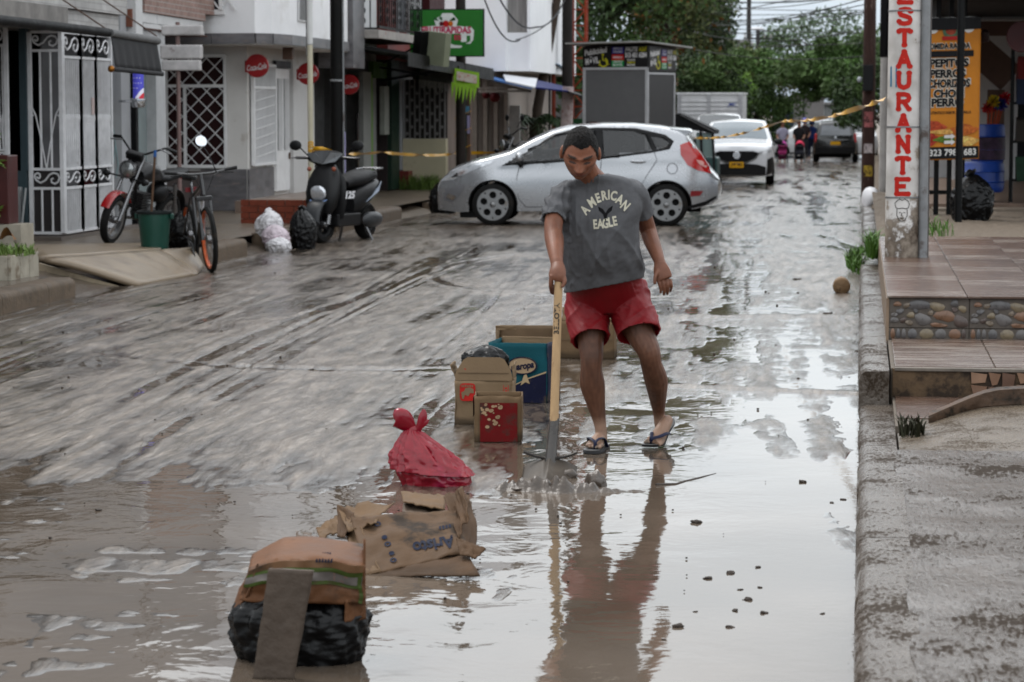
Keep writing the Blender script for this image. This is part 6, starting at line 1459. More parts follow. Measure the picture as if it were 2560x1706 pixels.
# mototaxi with black canvas hood
mt0 = at(1745,400,55)
mt = thing('mototaxi','three-wheeled mototaxi with sloping black canvas hood and pale windscreen','mototaxi',(mt0.x,55,gz(55)))
a,c,d,e = at(1685,288,55),at(1790,326,55),at(1790,345,55),at(1685,330,55)
hood = [(a.x-mt0.x,a.z-gz(55)),(at(1700,284,55).x-mt0.x,at(1700,283,55).z-gz(55)),(c.x-mt0.x,c.z-gz(55)),(c.x-mt0.x,c.z-gz(55)-0.08),(e.x-mt0.x,e.z-gz(55)+0.1)]
obj('canvas_hood',MB().prism(hood[::-1],(0,0.0,0),(1,0,0),(0,0,1),-1.2),M('black_canvas',(0.015,0.015,0.016),0.6,var=0.3),mt,fixn=True)
obj('hood_fringe',MB().bar((hood[1][0],-0.02,hood[1][1]-0.03),(hood[2][0],-0.02,hood[2][1]-0.06),0.05,0.03),M('fringe_dirty',(0.12,0.12,0.12),0.8,var=0.9,vs=40),mt)
for px in (1757,1787):
    q = at(px,345,55); obj('frame_post',MB().bar((q.x-mt0.x,0.02,0.3),(q.x-mt0.x-0.05,0.02,c.z-gz(55)+0.02),0.05),BLKT,mt)
obj('windscreen',MB().box(at(1740,345,55).x-mt0.x,at(1785,345,55).x-mt0.x,0.05,0.06,0.75,c.z-gz(55)-0.05),glass_mat('pale_green_glass',(0.20,0.27,0.26),0.1),mt)
obj('body',MB().box(-0.45,0.42,0.0,1.1,0.25,0.74),M('taxi_body',(0.05,0.09,0.09),0.4),mt,bevel=0.04)
for x in (-0.3,0.3): wheel(mt,x,0.05,0.22,-1,w=0.12)
# ---------------------------------------------------------------- advertising kiosk on wheels
kp_ = at(1535,400,50)
kk = thing('advertising_kiosk','tall mobile advertising kiosk with grey panels and black lettered header','kiosk',(kp_.x,50.2,gz(50)),R_(-19))
kw,kd = 1.42,1.36
zb,zh,ztp = 0.35,2.50-gz(50),2.93-gz(50)
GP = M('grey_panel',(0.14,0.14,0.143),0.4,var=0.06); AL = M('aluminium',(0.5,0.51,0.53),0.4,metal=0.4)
obj('cabin',MB().box(-kw/2+0.03,kw/2-0.03,0.03,kd-0.03,zb,ztp),M('kiosk_core',(0.03,0.03,0.032),0.5),kk)
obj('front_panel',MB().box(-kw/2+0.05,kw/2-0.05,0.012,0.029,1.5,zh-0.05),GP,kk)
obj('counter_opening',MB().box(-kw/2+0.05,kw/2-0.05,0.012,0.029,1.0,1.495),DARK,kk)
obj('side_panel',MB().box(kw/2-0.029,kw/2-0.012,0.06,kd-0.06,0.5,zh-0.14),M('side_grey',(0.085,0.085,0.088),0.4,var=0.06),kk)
for x in (-kw/2,kw/2-0.06): obj('frame_post',MB().box(x,x+0.06,-0.005,0.05,zb,zh),AL,kk)
obj('frame_post',MB().box(kw/2-0.04,kw/2+0.003,kd-0.05,kd,zb,zh-0.1),AL,kk)
obj('frame_rail',MB().box(-kw/2,kw/2,-0.006,0.04,zh-0.05,zh),AL,kk)
obj('frame_rail',MB().box(kw/2-0.03,kw/2+0.003,0.055,kd-0.055,zh-0.14,zh-0.10),AL,kk)
hd = obj('header_board',MB().box(-kw/2,kw/2,-0.012,0.03,zh+0.004,ztp-0.02),M('header_black',(0.012,0.012,0.014),0.35),kk)
hs = obj('header_board',MB().box(kw/2-0.03,kw/2+0.012,0.035,kd,zh-0.08,ztp-0.02),M('header_black',(0.012,0.012,0.014),0.35),kk)
obj('roof',MB().add([(-kw/2-0.25,-0.3,ztp+0.03),(kw/2+0.1,-0.3,ztp+0.05),(kw/2+0.25,kd+0.3,ztp-0.03),(-kw/2-0.25,kd+0.3,ztp-0.05),(-kw/2-0.25,-0.3,ztp+0.06),(kw/2+0.1,-0.3,ztp+0.08),(kw/2+0.25,kd+0.3,ztp),(-kw/2-0.25,kd+0.3,ztp-0.02)],[(0,3,2,1),(4,5,6,7),(0,1,5,4),(1,2,6,5),(2,3,7,6),(3,0,4,7)]),M('roof_sheet',(0.3,0.3,0.29),0.5),kk)
Wp,Yp = M('kiosk_white',(0.6,0.6,0.6),0.4),M('kiosk_yellow',(0.50,0.48,0.04),0.4)
def kiosk_print(T,hh,sc):
    hb = (zh+ztp)/2
    def put(nm,b,m,par): obj(nm,b.xf(T),m,par)
    par = hd if sc == 1 else hs
    W2 = kw if sc == 1 else kd
    for (cx,cz,w,h,c,s) in ((0.06,0.12,0.26,0.13,(0.05,0.04,0.25),'CENTRO DE|PUBLICIDAD'),(0.06,-0.02,0.26,0.12,(0.45,0.03,0.03),'IMPRESOS'),(0.06,-0.14,0.26,0.13,(0.03,0.28,0.10),'CENTRO|MULTICOPIA')):
        put('colour_block',rect(w*W2/1.42,h).xf(Matrix.Translation((cx*W2/1.42,cz,0.004))),M('block_%d' % int(c[0]*100),c,0.4),par)
        L = s.split('|')
        for i,l in enumerate(L): put('block_lettering',text_mb(l,0.055,0.0015,width=0.2*W2/1.42).xf(Matrix.Translation((cx*W2/1.42,cz+(0.03-0.06*i if len(L) > 1 else 0),0.008))),Wp,par)
    put('lettering',text_mb('Publicidad',0.15,0.006,shear=0.15,width=0.5*W2/1.42).xf(Matrix.Translation((-0.42*W2/1.42,0.10,0.006)) @ Matrix.Rotation(R_(8),4,'Z')),Wp,par)
    put('lettering',text_mb('MÓVIL',0.17,0.006,shear=0.1,width=0.30*W2/1.42).xf(Matrix.Translation((-0.50*W2/1.42,-0.09,0.006)) @ Matrix.Rotation(R_(8),4,'Z')),Wp,par)
    put('lettering',text_mb('PAUTE',0.12,0.004,shear=0.2,width=0.27*W2/1.42).xf(Matrix.Translation((0.36*W2/1.42,0.135,0.006))),Wp,par)
    put('lettering',text_mb('AQUÍ',0.11,0.004,shear=0.2,width=0.18*W2/1.42).xf(Matrix.Translation((0.60*W2/1.42,0.135,0.006))),Yp,par)
    put('lettering',text_mb('313 451 6284',0.13,0.006,width=0.47*W2/1.42).xf(Matrix.Translation((0.455*W2/1.42,0.02,0.006))),Wp,par)
    for i,(s,m) in enumerate((('VOLANTES',Wp),('TARJETAS',Yp),('PENDONES',Wp))):
        put('lettering',text_mb(s,0.055,0.0015,width=0.17*W2/1.42).xf(Matrix.Translation((0.35*W2/1.42,-0.075-0.05*i,0.006))),m,par)
    ic = MB(); k = W2/1.42
    stroke(ic,[(-0.25*k+0.085*k*math.cos(a),-0.115+0.085*math.sin(a)) for a in np.linspace(-3.6,1.2,22)],0.024)
    stroke(ic,[(-0.27*k,-0.0),(-0.265*k,-0.075),(-0.2*k,-0.08),(-0.165*k,-0.16),(-0.13*k,-0.15)],0.024); stroke(ic,[(-0.31*k,-0.155),(-0.36*k,-0.17)],0.02)
    ic.add([(x,y,0) for x,y in circ(-0.265*k,0.035,0.026,10)],[tuple(range(10))])
    ic.v = [(a,b_,0.007) for a,b_,c in ic.v]
    put('wheelchair_symbol',ic,Yp,par)
kiosk_print(facing((0,-0.013,(zh+ztp)/2)),0,1)
kiosk_print(frame_m((kw/2+0.013,kd/2+0.02,(zh+ztp)/2-0.04),(0,1,0),(0,0,1)),0,2)
for x in (-0.5,0.5): wheel(kk,x,0.3,0.24,-1,w=0.12)
obj('shelf_goods',MB().box(-0.55,-0.2,0.0,0.011,1.4,1.49).box(-0.05,0.3,0.0,0.011,1.4,1.48),M('goods_red',(0.2,0.08,0.05),0.5,var=0.6,vs=9),kk)
# ================================================================== TWO-WHEELERS
CHRD = M('worn_chrome',(0.24,0.24,0.245),0.28,metal=0.9)
BPL = M('black_plastic',(0.012,0.012,0.013),0.45,var=0.15,spec=0.3); DGP = M('grey_plastic_dark',(0.045,0.047,0.05),0.4,var=0.1,spec=0.35); SEATM = M('vinyl_seat',(0.012,0.012,0.013),0.55,bump=0.2,bs=90,spec=0.25)
def wheel2(parent,x,r,w,spokes=8,rimcol=None,name='wheel',wire=False,steer=0.0,z=None,roty=0.0):
    t = obj(name,MB().lathe([(r-w*0.75,-w*0.42),(r-w*0.35,-w*0.5),(r-0.01,-w*0.3),(r,0),(r-0.01,w*0.3),(r-w*0.35,w*0.5),(r-w*0.75,w*0.42)],40,axis='Y',cap=False),TYRE,parent,smooth=True)
    t.location = (x,0,r if z is None else z); t.rotation_euler = (0,0,steer)
    obj('rim',MB().lathe([(r-w*0.78,-w*0.38),(r-w*0.78,w*0.38),(r-w*1.15,w*0.3),(r-w*1.15,-w*0.3),(r-w*0.78,-w*0.38)],36,axis='Y',cap=False),rimcol or ALLOY,t,smooth=True)
    b = MB(); rr_ = r-w*1.1
    for k in range(spokes):
        a = 2*pi*k/spokes; q = 0.25 if wire else 0
        if wire: b.tube([(0.02*math.cos(a),0.03*(-1)**k,0.02*math.sin(a)),(rr_*math.cos(a+q*(-1)**k),0,rr_*math.sin(a+q*(-1)**k))],0.0025,4)
        else: b.bar((0.03*math.cos(a),0,0.03*math.sin(a)),(rr_*math.cos(a),0,rr_*math.sin(a)),0.03,0.025)
    obj('spokes',b,rimcol if (rimcol and not wire) else (CHRD if wire else BPL),t,kind='stuff' if wire else None)
    obj('hub',MB().lathe([(0.03,-w*0.6),(0.045,-w*0.4),(0.045,w*0.4),(0.03,w*0.6)],14,axis='Y'),CHRD,t,smooth=True)
    return t
def mirror(parent,a,b_,c,r,face_m):
    s = obj('mirror_stalk',MB().tube([a,b_,c],0.007,6),BPL,parent)
    m = obj('mirror',MB().lathe([(r*0.6,0.03),(r,0.012),(r,0)],18,axis='X'),BPL,s,smooth=True); m.location = c; m.rotation_euler = (0,0,0.15)
    g = obj('mirror_glass',MB().lathe([(r*0.93,-0.002),(r*0.93,0.0)],18,axis='X'),face_m,m)
    return s
MIRG = M('mirror_glass',(0.85,0.87,0.9),0.02,metal=1.0)
# ---------------------------------------------------------------- black scooter
sct = thing('black_scooter','black motor scooter with 125 decal standing by the kerb','scooter',(-6.70,31.05,0.0),math.atan2(-0.966,-0.257)); sct.scale = (1.0,1.32,1.04)
wheel2(sct,0,0.235,0.10,5,BPL,steer=-0.12); wheel2(sct,-1.25,0.235,0.11,5,BPL)
def ring(x,z,hy,hz,n=16,p=2.6,y=0.0):
    out = []
    for k in range(n):
        a = 2*pi*k/n; c,s = math.cos(a),math.sin(a)
        out.append((x,y+hy*math.copysign(abs(c)**(2/p),c),z+hz*math.copysign(abs(s)**(2/p),s)))
    return out
def ringt(c,u,v,hu,hv,n=16,p=2.6):    # ring in plane u,v
    c,u,v = Vector(c),Vector(u),Vector(v); o = []
    for k in range(n):
        a = 2*pi*k/n; cc,ss = math.cos(a),math.sin(a)
        o.append(c+u*(hu*math.copysign(abs(cc)**(2/p),cc))+v*(hv*math.copysign(abs(ss)**(2/p),ss)))
    return o
Yv = (0,1,0)
obj('front_apron',MB().loft([ringt((-0.02,0,.36),Yv,(1,0,.3),.10,.06),ringt((-0.03,0,.46),Yv,(1,0,.3),.15,.085),ringt((-0.05,0,.60),Yv,(1,0,.3),.175,.10),ringt((-0.10,0,.75),Yv,(1,0,.25),.17,.085),ringt((-0.15,0,.88),Yv,(1,0,.2),.13,.07),ringt((-0.18,0,.96),Yv,(1,0,.2),.08,.05)]),M('scooter_body',(0.012,0.012,0.013),0.45,var=0.1,spec=0.35),sct,smooth=True)
obj('leg_shield',MB().loft([ringt((-0.17,0,.30),Yv,(1,0,0),.17,.03),ringt((-0.14,0,.5),Yv,(1,0,0),.22,.035),ringt((-0.17,0,.75),Yv,(1,0,0),.20,.035),ringt((-0.2,0,.9),Yv,(1,0,0),.12,.03)]),BPL,sct,smooth=True)
obj('headlight',MB().loft([ringt((0.075,0,.615),Yv,(.25,0,1),.082,.088,p=2.2),ringt((0.10,0,.60),Yv,(.25,0,1),.07,.075,p=2.2),ringt((0.11,0,.595),Yv,(.25,0,1),.03,.03)]),CLRL,sct,smooth=True)
obj('front_fender',MB().loft([ringt((0.235*math.cos(a)*1.18,0,.235+0.235*math.sin(a)*1.22),Yv,(math.cos(a),0,math.sin(a)),.085,.03) for a in np.linspace(0.15,2.4,10)]),DGP,sct,smooth=True)
for y in (-0.07,0.07): obj('fork_leg',MB().tube([(0,y,.235),(-0.08,y,.48)],0.022,8),CHRD,sct,smooth=True)
obj('handlebar_cowl',MB().loft([ringt((-0.10,0,.97),Yv,(.3,0,1),.10,.05,p=2.2),ringt((-0.12,0,1.02),Yv,(.3,0,1),.19,.06,p=2.2),ringt((-0.16,0,1.075),Yv,(.3,0,1),.17,.05,p=2.2),ringt((-0.22,0,1.09),Yv,(.3,0,1),.08,.03,p=2.2)]),BPL,sct,smooth=True)
for sg in (-1,1): obj('cowl_facet',MB().add([(-0.045,0,.96),(-0.06,sg*.08,1.10),(-0.12,sg*.19,1.085),(-0.09,sg*.12,.99)],[(0,1,2,3) if sg > 0 else (3,2,1,0)]),M('silver_facet',(0.26,0.27,0.28),0.3,metal=0.4),sct,solid=0.008)
obj('cowl_facet',MB().add([(-0.040,0,.955),(-0.06,-.075,1.105),(-0.075,0,1.115),(-0.06,.075,1.105)],[(0,1,2,3)]),M('silver_facet2',(0.16,0.165,0.17),0.3,metal=0.4),sct,solid=0.008)
hb = obj('handlebar',MB().tube([(-0.2,-.34,1.03),(-0.17,-.2,1.03),(-0.17,.2,1.03),(-0.2,.34,1.03)],0.018,8),BPL,sct,smooth=True)
for sg in (-1,1):
    obj('brake_lever',MB().tube([(-0.14,sg*.18,1.04),(-0.12,sg*.36,1.03)],0.009,6),CHRD,hb)
    obj('turn_signal',MB().ell((-0.02,sg*.13,.90),(.03,.022,.03),10,7),M('amber',(0.25,0.07,0.03),0.3),sct,smooth=True)
    mirror(sct,(-0.18,sg*.2,1.05),(-0.16,sg*.27,1.14),(-0.16,sg*.33,1.18),0.062,BPL)
obj('floorboard',MB().box(-0.74,-0.10,-.15,.15,.20,.36),BPL,sct,bevel=0.02)
obj('rear_body',MB().loft([ringt((-0.62,0,.45),Yv,(0,0,1),.12,.16),ringt((-0.75,0,.50),Yv,(0,0,1),.165,.18),ringt((-1.0,0,.58),Yv,(0,0,1),.175,.15),ringt((-1.3,0,.66),Yv,(0,0,1),.13,.09),ringt((-1.5,0,.70),Yv,(0,0,1),.06,.045)]),BPL,sct,smooth=True)
obj('seat',MB().loft([ringt((-0.55,0,.70),Yv,(0,0,1),.09,.05),ringt((-0.65,0,.73),Yv,(0,0,1),.135,.075),ringt((-0.9,0,.75),Yv,(0,0,1),.15,.085),ringt((-1.1,0,.79),Yv,(0,0,1),.14,.085),ringt((-1.35,0,.80),Yv,(0,0,1),.10,.06)]),SEATM,sct,smooth=True)
for sg in (-1,1): obj('side_stripe',MB().add([(-0.8,sg*.178,.48),(-1.3,sg*.145,.68),(-1.42,sg*.115,.72),(-1.2,sg*.165,.60)],[(0,1,2,3)]),M('stripe_silver',(0.30,0.34,0.40),0.3,metal=0.4),sct,solid=0.012)
obj('rear_rack',MB().tube([(-1.25,-.1,.87),(-1.5,-.1,.88),(-1.58,0,.885),(-1.5,.1,.88),(-1.25,.1,.87)],0.012,6).tube([(-1.45,-.1,.88),(-1.45,.1,.88)],0.01,6),CHRD,sct,smooth=True)
obj('engine_cover',MB().ell((-1.05,.15,.26),(.28,.06,.1),12,8),DGP,sct,smooth=True)
obj('exhaust',MB().tube([(-0.9,-.15,.22),(-1.15,-.17,.28),(-1.5,-.17,.38)],[0.03,0.05,0.055],10),M('exhaust_steel',(0.16,0.15,0.14),0.4,metal=0.7),sct,smooth=True)
for sg in (-1,1): obj('stand_leg',MB().tube([(-0.92,sg*.12,.2),(-0.98,sg*.18,.0)],0.014,6),CHRD,sct)
obj('decal',text_mb('125',0.115,0.006,shear=0.2).xf(frame_m((-0.16,0.242,.585),(-1,0.25,0),(0,0,1))),M('decal_white',(0.6,0.6,0.62),0.4),sct)
for sg in (-1,1): obj('fender_chevron',MB().add([(.14,sg*.03,.50),(.10,sg*.085,.52),(.05,sg*.085,.535),(.12,sg*.05,.515)],[(0,1,2,3)]),M('chevron_blue',(0.2,0.28,0.45),0.3),sct,solid=0.01)
# ---------------------------------------------------------------- motorcycle with round headlight
def motorbike(name,label,loc,rot,lean=0.0,red=True,steer=0.45,mirrors=True,scale=1.0):
    t = thing(name,label,'motorcycle',loc,rot); t.rotation_euler = (lean,0,rot); t.scale = (scale,)*3
    REDF = M('fender_red',(0.30,0.012,0.015),0.25,coat=0.6,var=0.15)
    f = wheel2(t,0.0,0.30,0.09,28,name='wheel',wire=True,steer=steer)
    wheel2(t,-1.28,0.29,0.11,28,wire=True)
    for y in (-.085,.085):
        obj('fork_leg',MB().tube([(0.02,y,.30),(-0.10,y,.62)],0.027,10),CHRD,t,smooth=True); obj('fork_leg',MB().tube([(-0.10,y,.62),(-0.30,y,1.05)],0.02,10),CHRD,t,smooth=True)
    obj('front_fender',MB().loft([ringt((0.0+0.335*math.cos(a),0.12*math.cos(a)*steer*1.5,.30+0.335*math.sin(a)),Yv,(math.cos(a),0,math.sin(a)),.06,.012) for a in np.linspace(0.5,2.5,10)]),REDF if red else BPL,t,smooth=True)
    hl = obj('headlight',MB().lathe([(0.0,-0.13),(0.06,-0.12),(0.095,-0.05),(0.105,0.0),(0.095,0.02)],24,axis='X'),BPL,t,smooth=True); hl.location = (-0.12,0,.90)
    obj('headlight_ring',MB().lathe([(0.108,0.0),(0.108,0.025),(0.09,0.03)],24,axis='X',cap=False),CHRD,hl,smooth=True); obj('headlight_lens',MB().lathe([(0.092,0.02),(0.06,0.045),(0.0,0.055)],24,axis='X'),M('lens_glass',(0.25,0.26,0.26),0.1,metal=0.6,coat=1.0),hl,smooth=True)
    hb = obj('handlebar',MB().tube([(-0.42,-.42,1.20),(-0.36,-.30,1.22),(-0.28,-.1,1.10),(-0.28,.1,1.10),(-0.36,.30,1.22),(-0.42,.42,1.20)],0.013,8),BPL,t,smooth=True)
    for sg in (-1,1):
        obj('grip',MB().tube([(-0.37,sg*.31,1.22),(-0.42,sg*.43,1.20)],0.02,8),BPL,hb,smooth=True); obj('brake_lever',MB().tube([(-0.32,sg*.25,1.2),(-0.33,sg*.42,1.17)],0.008,6),CHRD,hb)
        obj('turn_signal',MB().lathe([(0.0,-0.05),(0.035,-0.04),(0.04,0.02),(0.02,0.035)],12,(-0.1,sg*.26,.80),'X').tube([(-0.13,sg*.08,.80),(-0.1,sg*.24,.80)],0.01,6),BPL,t,smooth=True)
        if mirrors: mirror(t,(-0.30,sg*.24,1.22),(-0.34,sg*.3,1.32),(-0.36,sg*.36,1.40),0.06,MIRG)
    obj('instrument',MB().cbox((-0.22,0,1.06),(.08,.22,.1),(0,0.5,0)),BPL,t,bevel=0.02)
    obj('fuel_tank',MB().loft([ringt((-0.36,0,.80),Yv,(0,0,1),.10,.09),ringt((-0.48,0,.86),Yv,(0,0,1),.15,.12),ringt((-0.65,0,.86),Yv,(0,0,1),.15,.11),ringt((-0.85,0,.80),Yv,(0,0,1),.09,.07)]),M('tank_black',(0.012,0.012,0.013),0.3,spec=0.4),t,smooth=True)
    obj('seat',MB().loft([ringt((-0.80,0,.78),Yv,(0,0,1),.09,.04),ringt((-0.95,0,.78),Yv,(0,0,1),.13,.045),ringt((-1.25,0,.82),Yv,(0,0,1),.12,.045),ringt((-1.5,0,.86),Yv,(0,0,1),.08,.03)]),SEATM,t,smooth=True)
    obj('frame',MB().tube([(-0.3,0,.95),(-0.45,0,.45),(-0.7,0,.32),(-0.95,0,.36),(-1.28,0,.29)],0.02,8).tube([(-0.35,0,.9),(-0.9,0,.7),(-1.4,0,.78)],0.018,8),BPL,t,smooth=True)
    b = MB()
    for k in range(7): b.box(-0.62,-0.42,-.1,.1,.42+.03*k,.435+.03*k)
    b.ell((-0.68,0,.36),(.2,.14,.12),14,10)
    obj('engine',b,M('engine_metal',(0.06,0.06,0.06),0.5,metal=0.6,var=0.3),t,smooth=True)
    obj('exhaust',MB().tube([(-0.5,-.1,.45),(-0.45,-.14,.28),(-0.9,-.15,.25),(-1.5,-.16,.36)],[.02,.022,.03,.045],10),CHRD,t,smooth=True)
    obj('side_panel',MB().ell((-0.95,0,.60),(.16,.13,.13),12,8),BPL,t,smooth=True)
    obj('rear_fender',MB().loft([ringt((-1.28+0.34*math.cos(a),0,.30+0.34*math.sin(a)),Yv,(math.cos(a),0,math.sin(a)),.07,.012) for a in np.linspace(1.2,3.0,8)]),BPL,t,smooth=True)
    for y in (-.12,.12): obj('shock_absorber',MB().tube([(-1.26,y,.32),(-1.12,y,.72)],0.024,8),CHRD,t,smooth=True)
    obj('tail_light',MB().cbox((-1.55,0,.78),(.06,.14,.07)),REDL,t,bevel=0.01)
    obj('side_stand',MB().tube([(-0.7,.12,.28),(-0.72,.3,.0)],0.012,6),CHRD,t)
    return t
motorbike('motorcycle','black motorcycle with red front fender parked by the white porch gate',(-8.22,27.0,0.2),math.atan2(-0.974,-0.225),lean=R_(-13),steer=0.1,mirrors=False,scale=0.94)
motorbike('motorcycle','motorcycle with chrome mirrors half hidden behind the silver hatchback',(-6.55,45.4,0.12),math.atan2(-0.5,-0.87),steer=0.2)
# top box and blue cover on the half-hidden motorcycle are part of the clutter: a folded cover
# ---------------------------------------------------------------- bicycle
bc = thing('bicycle','black bicycle with orange rims leaning at the kerb','bicycle',(-6.64,25.4,0.0),math.atan2(-0.90,0.434)); bc.rotation_euler = (R_(4),0,math.atan2(-0.90,0.434))
ORIM = M('orange_rim',(0.50,0.12,0.03),0.35,var=0.1)
wheel2(bc,0,0.345,0.055,32,ORIM,wire=True); wheel2(bc,-1.03,0.345,0.055,32,ORIM,wire=True)
FRM = M('bike_frame',(0.018,0.018,0.02),0.3,coat=0.5)
fr_ = obj('frame',MB().tube([(-0.12,0,.86),(-0.60,0,.28)],0.024,10).tube([(-0.14,0,.92),(-0.70,0,.78)],0.019,10).tube([(-0.60,0,.28),(-0.74,0,.88)],0.018,10).tube([(-0.60,.04,.28),(-1.03,.07,.345)],0.011,8).tube([(-0.60,-.04,.28),(-1.03,-.07,.345)],0.011,8).tube([(-0.71,.03,.76),(-1.03,.07,.345)],0.010,8).tube([(-0.71,-.03,.76),(-1.03,-.07,.345)],0.010,8).tube([(-0.10,0,.80),(-0.15,0,.96)],0.024,10),FRM,bc,smooth=True)
obj('frame_decal',MB().tube([(-0.18,0,.79),(-0.40,0,.52)],0.0255,10),M('decal_silver',(0.55,0.55,0.58),0.3),fr_,smooth=True)
for y in (-.06,.06):
    obj('fork_leg',MB().tube([(0,y,.345),(-0.04,y,.52)],0.020,8),FRM,bc,smooth=True); obj('fork_leg',MB().tube([(-0.04,y,.52),(-0.10,y,.78)],0.015,8),FRM,bc,smooth=True)
obj('fork_crown',MB().cbox((-0.095,0,.77),(.05,.17,.05)),FRM,bc,bevel=0.01)
hb = obj('handlebar',MB().tube([(-0.14,-.37,1.06),(-0.16,-.1,1.02),(-0.16,.1,1.02),(-0.14,.37,1.06)],0.013,8),FRM,bc,smooth=True)
obj('stem',MB().tube([(-0.15,0,.96),(-0.16,0,1.02)],0.017,8),FRM,hb)
for sg in (-1,1):
    obj('grip',MB().tube([(-0.145,sg*.25,1.045),(-0.14,sg*.38,1.062)],0.019,8),BPL,hb,smooth=True); obj('brake_lever',MB().tube([(-0.12,sg*.2,1.03),(-0.08,sg*.33,1.02)],0.007,6),BPL,hb)
    obj('brake_cable',MB().tube([(-0.12,sg*.18,1.03),(0.0,sg*.10,1.0),(-0.02,sg*.03,.85)],0.004,5),BPL,hb)
sm = obj('saddle',MB().loft([ringt((-0.58,0,.965),Yv,(0,0,1),.025,.02),ringt((-0.68,0,.965),Yv,(0,0,1),.05,.03),ringt((-0.80,0,.97),Yv,(0,0,1),.085,.035),ringt((-0.88,0,.98),Yv,(0,0,1),.07,.03)]),SEATM,bc,smooth=True)
obj('seat_post',MB().tube([(-0.73,0,.86),(-0.76,0,.95)],0.014,8),CHRD,sm)
obj('crank',MB().lathe([(0.09,-0.005),(0.09,0.005)],24,(-0.60,-.05,.28),'Y').bar((-0.6,-.07,.28),(-0.52,-.07,.14),0.02).bar((-0.6,.07,.28),(-0.68,.07,.42),0.02),FRM,bc)
for p in ((-0.52,-.12,.14),(-0.68,.12,.42)): obj('pedal',MB().cbox(p,(.09,.09,.025)),BPL,bc)
obj('rear_rack_light',MB().cbox((-0.80,0,.84),(.04,.12,.05)),M('reflector_red',(0.22,0.02,0.025),0.3),bc)
msk = obj('mirror_stalk',MB().tube([(-0.14,.16,1.03),(-0.12,.10,1.2),(-0.12,.04,1.30)],0.006,6),BPL,bc)
m_ = obj('mirror',MB().lathe([(0.03,-0.03),(0.058,-0.012),(0.062,0),(0.055,0.004)],20,axis='X'),M('mirror_sky',(0.6,0.62,0.65),0.08,metal=1.0),msk,smooth=True); m_.location = (-0.10,.02,1.36); m_.rotation_euler = (0,-0.35,0.2)
# ---------------------------------------------------------------- green bucket with a stick in it
bk = thing('green_bucket','dark green plastic bucket with lid rim on the left pavement','bucket',(-7.30,25.6,0.215))
GRB = M('green_plastic',(0.012,0.075,0.055),0.35,var=0.1,vs=6)
obj('body',MB().lathe([(0.13,0.0),(0.14,0.01),(0.155,0.2),(0.172,0.38),(0.172,0.40)],32),GRB,bk,smooth=True)
obj('rim',MB().lathe([(0.165,0.385),(0.185,0.385),(0.19,0.40),(0.185,0.415),(0.15,0.415),(0.15,0.40)],32,cap=False),M('bucket_rim',(0.02,0.025,0.025),0.5),bk,smooth=True)
obj('contents',MB().lathe([(0.0,0.395),(0.165,0.40)],24,cap=False),BPL,bk)
for sg in (-1,1): obj('handle_lug',MB().cbox((sg*0.19,0,.36),(.03,.07,.06)),GRB,bk,bevel=0.01)
o = obj('broom_stick',MB().tube([(0,0,0),(0.06,0.05,0.95)],0.013,8),M('stick_wood',(0.12,0.075,0.05),0.6),smooth=True); o.location = (-7.36,25.6,0.24); tag(o,'brown broom stick standing in the green bucket','broom')
obj('blue_tip',MB().tube([(0.06,0.05,0.95),(0.065,0.053,1.02)],0.016,8),M('blue_cap',(0.04,0.12,0.3),0.4),o,smooth=True)
# ================================================================== RUBBISH BAGS
BAGB = M('black_bag',(0.006,0.006,0.0065),0.3,var=0.2,bump=0.5,bs=30,spec=0.25)
BAGW = M('white_bag',(0.50,0.49,0.50),0.35,var=0.35,vs=6,dirt=(0.24,0.22,0.2),ds=5,dt=0.58)
BAGP = M('pinkish_bag',(0.46,0.40,0.43),0.35,var=0.3,vs=6,dirt=(0.42,0.22,0.3),ds=4,dt=0.55)
def bag_mb(rx,ry,h,seed,sag=0.12,wr=0.10,neck=True,lean=(0,0),nt=110,nr=60):
    b = MB(); rings = []
    for i in range(nr+1):
        t = i/nr
        if neck: prof = (0.80+0.2*math.sin(min(1,t/0.35)*pi/2))*(1 if t < 0.45 else (math.cos((t-0.45)/0.55*pi/2)**0.7*0.93+0.07))
        else: prof = (0.82+0.18*math.sin(min(1,t/0.4)*pi/2))*(1 if t < 0.5 else max(0.04,math.cos((t-0.5)/0.5*pi/2)**0.6))
        ring_ = []
        for k in range(nt):
            a = 2*pi*k/nt
            fold = n3((math.cos(a)*2.2+seed,math.sin(a)*2.2,t*1.6))*1.3 + 0.5*n3((math.cos(a)*6+seed,math.sin(a)*6,t*3.5)) + (0.55*abs(math.sin(a*7+seed+3*n3((a,t*2,seed))))-0.3)*(t**1.5)
            P_ = Vector((math.cos(a)*prof,math.sin(a)*prof,t*h/max(rx,ry)))
            cr1 = 1-abs(n3(P_*2.6+Vector((seed,3,1)))*2.2); cr2 = 1-abs(n3(P_*5.5+Vector((1,seed,4)))*2.2); cr3 = 1-abs(n3(P_*12+Vector((4,1,seed)))*2.2)
            q = prof*(1+wr*fold+0.075*(cr1-0.45)+0.045*(cr2-0.45)+0.02*(cr3-0.45))
            z = h*t + sag*0.1*n3((math.cos(a)*1.5,math.sin(a)*1.5,seed+t))
            ring_.append((rx*q*math.cos(a)+lean[0]*t*t,ry*q*math.sin(a)+lean[1]*t*t,z))
        rings.append(ring_)
    b.loft(rings); return b
